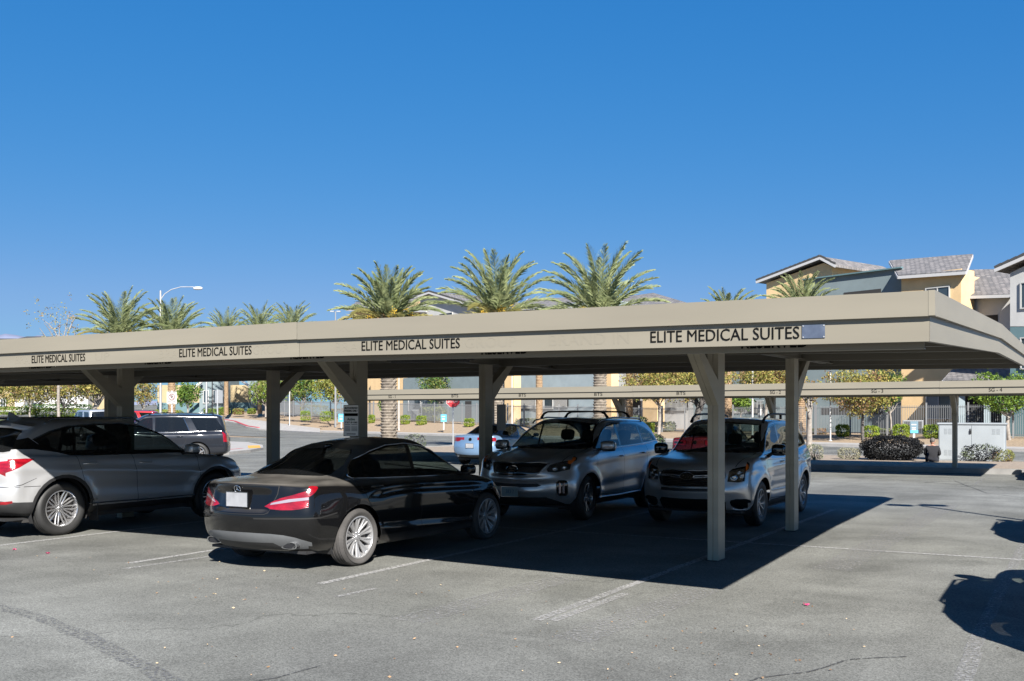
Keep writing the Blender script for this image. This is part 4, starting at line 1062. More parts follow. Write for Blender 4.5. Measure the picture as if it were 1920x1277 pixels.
    def after(root, B, D):
        B.cut('T', [(0, 0)] * 3, 'body')
        for sd in (1, -1):
            handle(D[('door_front', sd)], B, -.02, .845, P, .20, sd); handle(D[('door_rear', sd)], B, -1.03, .885, P, .20, sd)
        side_mirror(root, .74, .80, 1.0, (.07, .10, .062), P, (.80, .77, .93))
        trim_line(B, 'S', offset_poly(dlo, .012), .008, 'window_trim', M_CHROME, root, closed=True)
        pl, e = plate(root, B, 'B', .79, off=.022)
        # star emblem
        p, n = B.on('B', 0, .905, .006); star_emblem(root, p, n, .045)
        p, n = B.on('B', .40, .90, .004); mb = text_mesh('model_lettering', 'CLA 250', .032, Matrix.Translation((p.x - .004, .46, .875)) @ Matrix.Rotation(R(-90), 4, 'Z') @ Matrix.Rotation(R(90), 4, 'X'), M_DCHROME, root, ext=.002)
        for sg in (1, -1):   # tail pipe trims
            mb = MB()
            for s_, mt in ((1, M_CHROME), (.78, M_BLACK)):
                c = Vector((B.on('B', .55, .30)[0].x + .012 - (.006 if s_ < 1 else 0), sg * .55, .300)); rows = []
                for dx, k in ((0.0, .9), (-.035, 1.0), (-.035, .85), (.05, .8)):
                    rows.append([c + Vector((dx, .115*s_*k*math.copysign(abs(math.cos(t))**.6, math.cos(t)) , .038*s_*k*math.copysign(abs(math.sin(t))**.7, math.sin(t)))) for t in [2*math.pi*j/20 for j in range(20)]])
                if s_ == 1: mb.grid(rows, mt, close=True)
                else: mb.poly(rows[2], mt)
            mb.build('tail_pipe', None, root, smooth=True, auto=40)
        mb = MB(); sell(mb, (-.86, 0, 1.335), (.07, .02, .03), (.8, .8)); mb.build('roof_antenna', M_GLOSSB, root, smooth=True)
        for y in (-.42, .05):
            mb = MB(); mb.beam((1.10, y, .968), (.98, y + .55, 1.03), .02, .012); mb.build('wiper', M_BLACK, root)
        cabin(root, -1.1, 1.0, .72, .30, 1.1, .62, ((-.15, 1.06), (-.85, .95)))
    S = dict(rings=rings, crease=(7,), warp=warp, cuts=cuts, axles=(1.35, -1.35, .325, .375), paint=P, wheels=W, track=.77, archy=.80, under=.70,
             mats={'door_front': ('door', P, 'pair'), 'door_rear': ('door', P, 'pair'), 'window_front': ('side_window', G_TINT, 'pair'), 'window_rear': ('side_window', G_DARK, 'pair'),
                   'window_quarter': ('side_window', G_DARK, 'pair'), 'rear_window': ('rear_window', G_DARK, 'one'), 'windscreen': ('windscreen', G_CLEAR, 'one'),
                   'tail_lamp': ('tail_lamp', M_RED_L, 'pair'), 'tail_lamp_clear': ('tail_lamp_strip', M_CLR_L, 'pair'), 'headlamp': ('headlamp', G_LENS, 'pair', M_CHROME, .04), 'grille': ('grille', M_GLOSSB, 'one')}, after=after)
    return make_car('black_saloon_car', 'dusty black four-door coupe saloon with red tail lamps, parked half out of the carport shade', 'car', S)
# ---------------------------------------------------------------- silver crossover
def suv_silver_rear():
    P = paint('silver_paint', (.52, .52, .525), .55, .34, dust=.10)
    q = dict(xr=-2.44, xf=2.45, W=.945, zb=.30, hood=1.03, nose=.92, cowl=(1.02, 1.12), belt=(1.10, 1.13), roof=(1.655, .12, -1.72), rg=(-2.24, 1.17), ax=1.395, flare=.045, rc=.30, bowr=.16, roofw=.58)
    rings = suv_rings(q)
    def warp(G):
        x, y, z = G[..., 0].copy(), G[..., 1].copy(), G[..., 2].copy()
        side = np.clip((y - .72) / .1, 0, 1)
        zc = .86 + .13 * np.clip((-x) / 2.3, -.6, 1)                              # rising shoulder crease
        y += side * .018 * np.exp(-((z - zc) / .05) ** 2)
        y -= side * .022 * np.exp(-((z - (.62 - .04 * x)) / .10) ** 2) * np.clip((1.05 - abs(x)) / .3, 0, 1)
        r = np.hypot(x + 1.395, z - .385); y += side * .020 * np.exp(-((r - .50) / .07) ** 2)    # squared flare
        r = np.hypot(x - 1.395, z - .385); y += side * .020 * np.exp(-((r - .50) / .07) ** 2)
        rear = np.clip((-x - 2.0) / .3, 0, 1)
        x -= rear * .035 * np.exp(-((z - .93) / .07) ** 2); x += rear * .035 * np.exp(-((z - .76) / .06) ** 2)
        G[..., 0], G[..., 1] = x, y; return G
    dlo = [(.93, 1.125), (.70, 1.27), (.40, 1.43), (.12, 1.535), (-.25, 1.575), (-.7, 1.575), (-1.15, 1.545), (-1.45, 1.475), (-1.72, 1.37), (-1.62, 1.29), (-1.42, 1.20), (-1.22, 1.15), (-.9, 1.135), (0, 1.128)]
    dfr = [(1.02, 1.10), (1.04, .72), (.97, .36), (-.10, .36), (-.13, .70), (-.19, 1.14), (.4, 1.13)]
    drr = [(-.19, 1.14), (-.13, .70), (-.10, .36), (-.86, .36), (-.93, .52), (-1.08, .76), (-1.13, .95), (-1.16, 1.16), (-.6, 1.14)]
    cuts = [('S', [(-2.6, .20), (2.6, .20), (2.6, .36), (1.8, .36), (1.0, .385), (-1.0, .385), (-1.7, .44), (-2.0, .49), (-2.6, .54)], 'clad', dict(nmin=-1)),
            ('B', [(-.1, .2), (1, .2), (1, .50), (.6, .56), (-.1, .56)], 'clad', dict(nmin=-1))]
    cuts += door_cuts(dfr, 'door_front') + door_cuts(drr, 'door_rear')
    cuts += [('S', offset_poly(dlo, .016), 'glossb', dict(nmin=.15)),
             ('S', [(-1.40, 1.18), (-1.68, 1.31), (-1.80, 1.40), (-2.10, 1.33), (-2.4, 1.22), (-2.0, 1.24), (-1.75, 1.235)], 'glossb', dict(nmin=.05)),
             ('S', [(.90, 1.135), (.68, 1.265), (.38, 1.42), (.12, 1.52), (-.14, 1.558), (-.17, 1.14)], 'window_front', dict(nmin=.2)),
             ('S', [(-.23, 1.56), (-.7, 1.56), (-1.06, 1.535), (-1.12, 1.155), (-.9, 1.146), (-.23, 1.14)], 'window_rear', dict(nmin=.2)),
             ('S', [(-1.10, 1.53), (-1.43, 1.46), (-1.62, 1.375), (-1.52, 1.28), (-1.36, 1.20), (-1.17, 1.165)], 'window_quarter', dict(nmin=.15)),
             ('B', [(-.1, 1.21), (.66, 1.20), (.735, 1.215), (.70, 1.32), (.60, 1.47), (.5, 1.53), (-.1, 1.56)], 'rear_window', dict(nmin=.1, lim=lambda c: c.y < .735)),
             ('F', [(-.1, 1.14), (.70, 1.12), (.72, 1.15), (.62, 1.36), (.52, 1.55), (-.1, 1.60)], 'windscreen', dict(nmin=.1))]
    cuts += [('B', [(-.1, 1.05), (.40, 1.05), (.60, 1.065), (.95, 1.11), (.95, .84), (.82, .86), (.70, .93), (.40, .975), (-.1, .985)], 'tail_lamp', dict(nmin=.1, lim=lambda c: c.y < .80)),
             ('S', [(-2.6, 1.10), (-2.2, 1.105), (-1.92, 1.115), (-1.80, 1.105), (-1.98, 1.02), (-2.15, .93), (-2.25, .87), (-2.6, .83)], 'tail_lamp', dict(nmin=.1, lim=lambda c: c.y >= .77 and c.x < -1.8)),
             ('S', [(-2.6, .885), (-2.215, .90), (-2.26, .86), (-2.6, .82)], 'tail_lamp_clear', dict(lim=lambda c: c.x < -1.9 and c.y > .7)),
             ('B', [(.50, .475), (.80, .49), (.86, .51), (.86, .54), (.78, .53), (.50, .505)], 'tail_lamp', dict(nmin=.05)),
             ('S', [(-2.6, .73), (-2.16, .735), (-2.0, .76), (-1.8, .84), (-1.8, .835), (-2.0, .75), (-2.16, .725), (-2.6, .72)], 'seam', dict(over=['body'])),
             ('B', [(-.1, .735), (1, .73), (1, .722), (-.1, .727)], 'seam', dict(over=['body'])),
             ('F', smooth_poly([(.55, .86), (.90, .92), (.90, .80), (.62, .74)], 2), 'headlamp', {}), ('F', [(-.1, .90), (.42, .88), (.30, .66), (.62, .40), (-.1, .38)], 'grille', {})]
    W = wheel_meshes('l', .385, .245, .262, 10, 'vee', M_RIMC, M_TYRE2, .05)
    def after(root, B, D):
        for sd in (1, -1):
            handle(D[('door_front', sd)], B, .03, .985, P, .22, sd); handle(D[('door_rear', sd)], B, -.96, 1.01, P, .22, sd)
        side_mirror(root, .83, .86, 1.17, (.10, .11, .08), P, (.80, .83, 1.09))
        trim_line(B, 'S', [(.93, 1.125), (.70, 1.275), (.40, 1.435), (.12, 1.54), (-.25, 1.582), (-.7, 1.582), (-1.15, 1.552), (-1.45, 1.482), (-1.72, 1.375)], .006, 'window_trim', M_DCHROME, root)
        trim_line(B, 'S', [(.95, .42), (0, .415), (-.98, .425)], .012, 'sill_trim', M_DCHROME, root)
        # roof spoiler, shark fin
        mb = MB(); rows = []
        for y in np.linspace(-.62, .62, 15):
            k = 1 - (abs(y)/.62)**3 * .35; z0 = 1.640 - .05*(abs(y)/.62)**2
            rows.append([(-1.60, y, z0 - .0), (-1.85, y, z0 - .012), (-2.03*k - .05*(1-k) - .6*(1-k)*1.0, y, z0 - .055), (-2.02*k - .6*(1-k), y, z0 - .085), (-1.80, y, z0 - .095)])
        mb.grid(rows, P); mb.build('rear_spoiler', P, root, smooth=True, auto=40)
        mb = MB(); prof = [(-1.40, 1.66), (-1.47, 1.69), (-1.56, 1.745), (-1.60, 1.745), (-1.615, 1.64)]
        a = [(x, .018 if z < 1.7 else .006, z) for x, z in prof]; b = [(x, -yy, z) for (x, yy, z) in a]
        mb.grid([a, [(x, 0, z + .012) for x, z in prof], b]); mb.poly(a[::-1]); mb.build('roof_antenna', P, root, smooth=True)
        for sg in (1, -1):
            mb = MB(); mb.tube([(-1.45, sg*.60, 1.60), (-1.35, sg*.605, 1.665), (0.0, sg*.615, 1.675), (.15, sg*.60, 1.61)], .017, 8); mb.build('roof_rail', M_DCHROME, root, smooth=True)
        plate(root, B, 'B', .80, off=.03)
        p, n = B.on('S', -.98, .50); text_mesh('hybrid_lettering', 'HYBRID', .04, Matrix.Translation((-.99, -p.y - .004, .47)) @ Matrix.Rotation(R(90), 4, 'X'), M_CHROME, root, ext=.002)
        mb = MB(); mb.tube([(-2.36, -.62, .36), (-2.30, -.62, .36)], .04, 14); mb.build('tail_pipe', M_CHROME, root, smooth=True)
        mb = MB(); mb.box2((-.83, -.91, .16), (-.815, -.72, .50)); mb.build('mud_flap', M_CLAD, root); mb = MB(); mb.box2((-.83, .72, .16), (-.815, .91, .50)); mb.build('mud_flap', M_CLAD, root)
        cabin(root, -1.9, 1.1, .78, .45, 1.2, .75, ((-.0, 1.33), (-.95, 1.30)))
    S = dict(rings=rings, crease=(), warp=warp, cuts=cuts, axles=(1.395, -1.395, .385, .435), clad=.05, paint=P, wheels=W, track=.80, archy=.87, under=.78, mats=STDM(P), after=after, uz=.26)
    return make_car('silver_crossover_car', 'silver five-door crossover with black rear pillar at the left edge, its back half in sunlight', 'car', S)
# ---------------------------------------------------------------- silver SUV with roof bars (front view)
def suv_roof_bars():
    P = paint('bright_silver_paint', (.56, .57, .585), .7, .30)
    q = dict(xr=-2.36, xf=2.30, W=.935, zb=.27, hood=1.075, nose=.985, cowl=(1.02, 1.17), belt=(1.10, 1.18), roof=(1.665, .20, -1.85), rg=(-2.20, 1.20), ax=1.35, flare=.03, rc=.26, fc=.36, bowf=.24, roofw=.60)
    rings = suv_rings(q)
    def warp(G):
        x, y, z = G[..., 0].copy(), G[..., 1].copy(), G[..., 2].copy()
        side = np.clip((y - .72) / .1, 0, 1)
        y += side * .015 * np.exp(-((z - (1.0 - .04 * x)) / .045) ** 2)
        y -= side * .02 * np.exp(-((z - (.56 - .03 * x)) / .08) ** 2) * np.clip((1.0 - abs(x)) / .3, 0, 1)
        for ax in (1.35, -1.35):
            r = np.hypot(x - ax, z - .365); y += side * .022 * np.exp(-((r - .46) / .06) ** 2)
        fr = np.clip((x - 1.9) / .25, 0, 1)
        x -= fr * .035 * np.exp(-((z - .70) / .05) ** 2); x += fr * .025 * np.exp(-((z - .50) / .07) ** 2)
        z += np.clip((x - .9) / .3, 0, 1) * .012 * np.exp(-((y - .50) / .06) ** 2) * (z > .95)
        G[..., 0], G[..., 1], G[..., 2] = x, y, z; return G
    dlo = [(.93, 1.155), (.70, 1.30), (.45, 1.43), (.20, 1.525), (-.15, 1.57), (-.7, 1.575), (-1.2, 1.545), (-1.55, 1.47), (-1.80, 1.36), (-1.93, 1.245), (-1.5, 1.215), (-.6, 1.18), (.3, 1.158)]
    dfr = [(1.03, 1.12), (1.02, .70), (.93, .40), (-.10, .36), (-.13, .70), (-.17, 1.16), (.4, 1.15)]
    drr = [(-.17, 1.16), (-.13, .70), (-.10, .36), (-.82, .38), (-.90, .52), (-1.08, .74), (-1.16, .95), (-1.20, 1.19), (-.6, 1.165)]
    cuts = [('S', [(-2.6, .20), (2.6, .20), (2.6, .27), (1.8, .29), (1.0, .335), (-1.0, .335), (-1.7, .36), (-2.6, .44)], 'clad', dict(nmin=-1))]
    cuts += [('F', [(-.1, 1.09), (.56, 1.10), (.66, 1.09), (.72, 1.15), (.76, 1.17), (.775, 1.16), (.735, 1.12), (.69, 1.065), (.66, 1.0), (.50, .965), (-.1, .975)], 'seam', dict(nmin=.02, lim=lambda c: c.x > 1.2))]
    cuts[-1] = ('T', offset_poly([(2.6, -.1), (2.6, .40), (2.06, .62), (1.75, .70), (1.30, .745), (1.02, .735), (1.0, .70), (1.25, -.1)], .005), 'seam', dict(nmin=.3, lim=lambda c: .95 < c.z < 1.2 and c.x > .9))
    cuts += [('T', offset_poly([(2.6, -.2), (2.6, .40), (2.06, .62), (1.75, .70), (1.30, .745), (1.02, .735), (1.0, .70), (1.25, -.2)], -.005), 'bonnet', dict(nmin=.3, over=['seam'], lim=lambda c: .95 < c.z < 1.2 and c.x > .9))]
    cuts += door_cuts(dfr, 'door_front') + door_cuts(drr, 'door_rear')
    cuts += [('S', offset_poly(dlo, .014), 'glossb', dict(nmin=.15)),
             ('S', [(.86, 1.17), (.66, 1.30), (.43, 1.42), (.19, 1.512), (-.11, 1.553), (-.14, 1.178), (.3, 1.17)], 'window_front', dict(nmin=.2)),
             ('S', [(-.20, 1.56), (-.7, 1.563), (-1.12, 1.54), (-1.20, 1.208), (-.6, 1.19), (-.20, 1.18)], 'window_rear', dict(nmin=.2)),
             ('S', [(-1.17, 1.535), (-1.53, 1.46), (-1.77, 1.355), (-1.88, 1.252), (-1.5, 1.225), (-1.25, 1.213)], 'window_quarter', dict(nmin=.1)),
             ('B', [(-.1, 1.24), (.66, 1.23), (.64, 1.35), (.56, 1.52), (-.1, 1.56)], 'rear_window', dict(nmin=.1)),
             ('F', offset_poly([(-.1, 1.15), (.70, 1.155), (.765, 1.175), (.69, 1.35), (.57, 1.565), (-.1, 1.63)], .0), 'glossb', dict(nmin=.1, lim=lambda c: c.z > 1.13)),
             ('F', [(-.1, 1.19), (.68, 1.175), (.73, 1.19), (.655, 1.35), (.545, 1.55), (-.1, 1.60)], 'windscreen', dict(nmin=.1, lim=lambda c: c.z > 1.13))]
    cuts += [('F', offset_poly([(-.2, .945), (.40, .955), (.51, .94), (.40, .79), (.34, .765), (-.2, .755)], .012), 'glossb', {}),
             ('F', [(-.1, .935), (.40, .945), (.49, .93), (.39, .80), (.33, .78), (-.1, .77)], 'grille', {}),
             ('F', [(.53, .915), (.60, .955), (.75, .985), (1.0, 1.02), (1.0, .90), (.78, .84), (.62, .80), (.52, .81), (.50, .85)], 'headlamp', dict(nmin=.1, lim=lambda c: c.y < .80)),
             ('S', [(2.6, .83), (2.6, 1.0), (1.96, 1.01), (1.72, 1.055), (1.62, 1.06), (1.70, .99), (1.90, .90), (2.05, .87)], 'headlamp', dict(nmin=.05, lim=lambda c: c.y >= .78)),
             ('S', [(1.82, .965), (1.80, 1.01), (1.70, 1.04), (1.66, 1.035), (1.72, .99), (1.80, .93)], 'turn', dict(nmin=.05, lim=lambda c: c.y >= .78)),
             ('F', [(-.1, .625), (.40, .63), (.46, .60), (.40, .575), (-.1, .565)], 'grille_b', {}),
             ('F', [(-.1, .41), (.50, .41), (.66, .33), (.76, .27), (.9, .18), (-.1, .18)], 'clad', dict(nmin=-.5)),
             ('F', rrect(.655, .44, .80, .67, .045), 'bumper_fog', {})]
    W = wheel_meshes('k', .368, .235, .245, 5, 'split', M_RIMD, M_TYRE2, .03)
    def after(root, B, D):
        for sd in (1, -1):
            handle(D[('door_front', sd)], B, .0, 1.005, M_CHROME, .20, sd); handle(D[('door_rear', sd)], B, -.98, 1.035, M_CHROME, .20, sd)
        side_mirror(root, .80, .84, 1.20, (.085, .13, .085), P, (.80, .82, 1.12))
        for sg in (1, -1):
            mb = MB(); mb.box((.885, sg*1.06, 1.185), (.012, .15, .018)); mb.build('mirror_turn_signal', M_CLR_L, root, bevel=.004)
        trim_line(B, 'S', [(-1.93, 1.238), (-1.5, 1.208), (-.6, 1.172), (.3, 1.150), (.86, 1.146)], .0065, 'window_trim', M_CHROME, root)
        trim_line(B, 'F', [(.0, .950), (.40, .96), (.515, .942), (.40, .785), (.34, .76), (.0, .75)], .0075, 'grille_trim', M_CHROME, root)
        trim_line(B, 'S', [(.92, .345), (0, .33), (-.88, .345)], .014, 'sill_trim', M_DCHROME, root)
        # mesh of the grille
        mb = MB()
        for i in range(18):
            for k in range(7):
                y = -.40 + i*.047 + (k % 2) * .0235; z = .795 + k*.022
                if abs(y) < .10 and .83 < z < .90: continue
                if abs(y) > .34 + (z - .78) * .8: continue
                p, n = B.on('F', abs(y), z, .004); p.y = y; n.y *= (1 if y > 0 else -1); mb.lathe([(.006, 0), (.0045, .003), (0, .004)], 6, M=frame(p, n))
        mb.build('grille_mesh', M_DCHROME, D[('grille', 0)])
        p, n = B.on('F', 0, .862, .012); Mx = frame(p, n); oval_emblem(root, p, n, .095, .042)
        text_mesh('badge_lettering', 'KIA', .055, Mx @ Matrix.Translation((0, -.019, .008)), M_CHROME, root, 1.25, ext=.002, align='CENTER')
        for sg in (1, -1):
            lamp = D[('headlamp', sg)]; 
            for yy, zz, r in ((.60, .875, .042), (.72, .90, .045)):
                p, n = B.on('F', yy, zz, -.025); p.y *= sg; n.y *= sg; mb = MB(); mb.lathe([(0, .016), (r*.6, .010), (r*.8, 0), (r, .012), (r*1.08, 0), (r, -.02)], 20, M=frame(p, n)); mb.build('projector', M_CHROME, lamp, smooth=True)
            mb = MB()
            for k in range(9):
                p, n = B.on('F', .56 + .03*k, .935 + .005*k, -.008); p.y *= sg; n.y *= sg; mb.lathe([(0, .006), (.008, .004), (.009, 0)], 8, M=frame(p, n))
            mb.build('daytime_light_strip', M_CLR_L, lamp)
            fo = D[('bumper_fog', sg)]; mb = MB()
            for y0 in (.685, .735):
                p, n = B.on('F', y0 + .012, .555, .006); p.y *= sg; n.y *= sg; mb.box((0, 0, 0), (.036, .17, .012), M=frame(p, n))
            mb.build('fog_lens', M_CLR_L, fo, bevel=.005)
            P_ = [B.on('F', a, b, .004)[0] for a, b in offset_poly(rrect(.655, .44, .80, .67, .045), .004)]; P_.append(P_[0])
            mb = MB(); mb.tube([(p.x, p.y*sg, p.z) for p in P_], .007, 6); mb.build('fog_trim', M_DCHROME, fo)
            # roof bar pieces and rails
            mb = MB(); mb.tube([(-1.55, sg*.645, 1.60), (-1.45, sg*.645, 1.655), (-.2, sg*.655, 1.675), (.28, sg*.645, 1.625), (.38, sg*.64, 1.575)], .014, 8); mb.build('roof_rail', M_GLOSSB, root, smooth=True)
        for x in (.02, -.95):
            mb = MB(); mb.tube([(x, -.66, 1.665), (x, -.60, 1.745), (x, -.52, 1.775), (x, 0, 1.785), (x, .52, 1.775), (x, .60, 1.745), (x, .66, 1.665)], [.028, .022, .015, .014, .015, .022, .028], 8); mb.build('roof_bar', M_BLACK, root, smooth=True)
        pl, e = plate(root, B, 'F', .50, off=.025, mat=pbr('teal_number_plate', (.28, .38, .40), .5))
        text_mesh('plate_number', '383·7', .085, e @ Matrix.Translation((0, -.025, .005)), pbr('plate_ink', (.05, .12, .2), .6), pl, sx=.8, ext=.001, align='CENTER')
        for y in (-.45, .15):
            mb = MB(); mb.beam((1.15, y, 1.185), (1.02, y + .55, 1.25), .02, .012); mb.build('wiper', M_BLACK, root)
        cabin(root, -1.9, 1.0, .76, .48, 1.2, .75, ((-.10, 1.36), (-1.0, 1.33)))
    S = dict(rings=rings, crease=(), warp=warp, cuts=cuts, axles=(1.35, -1.35, .368, .415), paint=P, wheels=W, track=.80, archy=.86, under=.76, mats=STDM(P), after=after, uz=.24, steer=.12)
    S['mats']['headlamp'] = ('headlamp', G_LENS, 'pair', pbr('lamp_housing', (.10, .10, .10), .25, .5), .03); S['mats']['grille'] = ('grille', M_GLOSSB, 'one')
    for k_ in ('window_rear', 'window_quarter'): S['mats'][k_] = ('side_window', G_TINT, 'pair')
    S['mats']['rear_window'] = ('rear_window', G_TINT, 'one')
    return make_car('silver_suv', 'silver SUV with black roof bars and honeycomb grille, facing the camera beyond the black saloon', 'car', S)
# ---------------------------------------------------------------- pale silver boxy SUV (front view)
def suv_boxy():
    P = paint('pale_silver_paint', (.60, .605, .61), .65, .31)
    q = dict(xr=-2.33, xf=2.26, W=.90, zb=.26, hood=1.045, nose=.955, cowl=(.98, 1.13), belt=(1.05, 1.10), roof=(1.66, .22, -1.90), rg=(-2.22, 1.14), ax=1.32, flare=.035, rc=.22, fc=.34, bowf=.20, roofw=.60, bowr=.08)
    rings = suv_rings(q)
    def warp(G):
        x, y, z = G[..., 0].copy(), G[..., 1].copy(), G[..., 2].copy()
        side = np.clip((y - .70) / .1, 0, 1)
        y += side * .012 * np.exp(-((z - (.90 - .02 * x)) / .03) ** 2)
        y -= side * .022 * np.exp(-((z - .57) / .08) ** 2) * np.clip((1.0 - abs(x)) / .3, 0, 1)
        for ax in (1.32, -1.32):
            r = np.hypot(x - ax, z - .35); y += side * .028 * np.exp(-((r - .45) / .07) ** 2)
        fr = np.clip((x - 1.9) / .25, 0, 1)
        x += fr * .04 * np.exp(-((z - .56) / .07) ** 2)
        G[..., 0], G[..., 1], G[..., 2] = x, y, z; return G
    dlo = [(.90, 1.11), (.70, 1.26), (.45, 1.42), (.22, 1.52), (-.15, 1.565), (-.8, 1.57), (-1.3, 1.55), (-1.7, 1.50), (-1.92, 1.33), (-1.98, 1.19), (-1.5, 1.145), (-.6, 1.12), (.3, 1.105)]
    dfr = [(1.0, 1.08), (1.0, .70), (.90, .40), (-.10, .36), (-.13, .70), (-.16, 1.11), (.4, 1.10)]
    drr = [(-.16, 1.11), (-.13, .70), (-.10, .36), (-.80, .38), (-.88, .52), (-1.02, .74), (-1.10, .90), (-1.14, 1.13), (-.6, 1.115)]
    cuts = [('S', [(-2.6, .20), (2.6, .20), (2.6, .25), (1.8, .27), (1.0, .36), (-1.0, .36), (-1.7, .36), (-2.6, .42)], 'clad', dict(nmin=-1))]
    hp = [(2.6, -.2), (2.6, .52), (2.05, .60), (1.75, .66), (1.30, .70), (.98, .69), (.96, .66), (1.22, -.2)]
    cuts += [('T', offset_poly(hp, .005), 'seam', dict(nmin=.3, lim=lambda c: .93 < c.z < 1.16 and c.x > .9)), ('T', offset_poly(hp, -.005), 'bonnet', dict(nmin=.3, over=['seam'], lim=lambda c: .93 < c.z < 1.16 and c.x > .9))]
    cuts += door_cuts(dfr, 'door_front') + door_cuts(drr, 'door_rear')
    cuts += [('S', offset_poly(dlo, .012), 'glossb', dict(nmin=.15)),
             ('S', [(.66, 1.265), (.43, 1.41), (.21, 1.507), (-.11, 1.548), (-.13, 1.12), (.60, 1.125)], 'window_front', dict(nmin=.2)),
             ('S', [(.83, 1.135), (.64, 1.255), (.62, 1.13)], 'window_quarter', dict(nmin=.1)),
             ('S', [(-.19, 1.555), (-.7, 1.558), (-1.08, 1.55), (-1.13, 1.145), (-.6, 1.13), (-.19, 1.12)], 'window_rear', dict(nmin=.2)),
             ('S', [(-1.15, 1.545), (-1.66, 1.485), (-1.87, 1.33), (-1.92, 1.20), (-1.5, 1.155), (-1.19, 1.148)], 'window_quarter', dict(nmin=.1)),
             ('B', [(-.1, 1.20), (.66, 1.19), (.64, 1.35), (.56, 1.54), (-.1, 1.56)], 'rear_window', dict(nmin=.1)),
             ('F', [(-.1, 1.12), (.68, 1.115), (.745, 1.135), (.68, 1.33), (.575, 1.56), (-.1, 1.62)], 'glossb', dict(nmin=.1, lim=lambda c: c.z > 1.10)),
             ('F', [(-.1, 1.155), (.66, 1.14), (.71, 1.155), (.65, 1.33), (.55, 1.545), (-.1, 1.59)], 'windscreen', dict(nmin=.1, lim=lambda c: c.z > 1.10))]
    gr = [(-.2, .865), (.40, .87), (.50, .845), (.525, .78), (.46, .655), (.40, .64), (-.2, .635)]
    cuts += [('F', gr, 'grille', {}),
             ('F', [(.555, .71), (.56, .86), (.60, .90), (.72, .93), (1.0, .985), (1.0, .80), (.86, .74), (.70, .70)], 'headlamp', dict(nmin=.1, lim=lambda c: c.y < .78)),
             ('S', [(2.6, .74), (2.6, .93), (1.98, .965), (1.74, 1.01), (1.70, 1.0), (1.78, .90), (1.92, .80), (2.03, .765)], 'headlamp', dict(nmin=.05, lim=lambda c: c.y >= .76)),
             ('S', [(1.86, .90), (1.84, .95), (1.74, .985), (1.77, .92), (1.82, .87)], 'turn', dict(nmin=.05, lim=lambda c: c.y >= .76)),
             ('F', [(-.1, .605), (.46, .61), (.46, .565), (-.1, .56)], 'grille_b', {}),
             ('F', [(-.1, .45), (.47, .45), (.53, .40), (.50, .24), (-.1, .24)], 'glossb', dict(nmin=-.2)),
             ('F', smooth_poly([(.60, .45), (.86, .45), (.84, .36), (.78, .29), (.64, .29), (.57, .37)], 1), 'bumper_fog', dict(nmin=-.1)),
             ('F', [(-.1, .25), (.9, .25), (.9, .1), (-.1, .1)], 'clad', dict(nmin=-.6))]
    W = wheel_meshes('s', .352, .225, .225, 5, 'split', M_RIM, M_TYRE2, .03)
    def after(root, B, D):
        for sd in (1, -1):
            handle(D[('door_front', sd)], B, .0, .955, P, .20, sd); handle(D[('door_rear', sd)], B, -.95, .97, P, .20, sd)
        side_mirror(root, .74, .83, 1.16, (.075, .115, .09), M_GLOSSB, (.80, .81, 1.04))
        trim_line(B, 'F', [(-.0, .872), (.40, .877), (.505, .85), (.532, .78), (.465, .65), (.40, .632), (0, .627)], .010, 'grille_trim', M_CHROME, root)
        trim_line(B, 'F', [(.08, .79), (.20, .80), (.34, .805), (.515, .79)], .016, 'grille_wing', M_CHROME, D[('grille', 0)], off=.01)
        trim_line(B, 'F', [(.08, .765), (.20, .77), (.34, .785), (.51, .78)], .010, 'grille_wing', M_CHROME, D[('grille', 0)], off=.01)
        trim_line(B, 'F', [(.585, .30), (.64, .278), (.78, .278), (.845, .345)], .007, 'fog_trim', M_CHROME, root)
        trim_line(B, 'S', [(.78, .52), (.0, .505), (-.76, .52)], .010, 'door_moulding', P, root)
        mb = MB()
        for z in (.665, .69, .715, .74, .82, .845): mb.tube([B.on('F', abs(y), z, .004)[0] * 1 if y >= 0 else Vector((B.on('F', -y, z, .004)[0].x, y, z)) for y in np.linspace(-.45, .45, 13)], .005, 4)
        mb.build('grille_bars', M_CLAD, D[('grille', 0)])
        p, n = B.on('F', 0, .785, .03); oval_emblem(root, p, n, .105, .055, [(-.5, .15, .17), (.1, .3, .10), (.25, -.25, .10), (.5, .15, .10), (-.1, -.3, .10), (.62, -.25, .10)])
        for sg in (1, -1):
            lamp = D[('headlamp', sg)]
            for yy, zz, r in ((.64, .80, .055), (.75, .82, .045), (.70, .87, .03)):
                p, n = B.on('F', yy, zz, -.03); p.y *= sg; n.y *= sg; mb = MB(); mb.lathe([(0, .018), (r*.6, .012), (r*.8, 0), (r, .014), (r*1.08, 0), (r, -.02)], 20, M=frame(p, n)); mb.build('projector', M_CHROME, lamp, smooth=True)
            mb = MB(); mb.tube([(-1.75, sg*.60, 1.61), (-1.68, sg*.615, 1.70), (-1.5, sg*.62, 1.725), (-.4, sg*.635, 1.735), (.05, sg*.63, 1.72), (.22, sg*.62, 1.67), (.30, sg*.615, 1.60)], [.03, .02, .018, .018, .018, .02, .03], 8)
            mb.box((-.75, sg*.63, 1.68), (.07, .03, .07)); mb.build('roof_rail', M_BLACK, root, smooth=True)
        for y in (-.42, .12):
            mb = MB(); mb.beam((1.11, y, 1.15), (.98, y + .52, 1.22), .02, .012); mb.build('wiper', M_BLACK, root)
        cabin(root, -1.9, 1.0, .74, .46, 1.2, .72, ((-.10, 1.33), (-1.0, 1.28)))
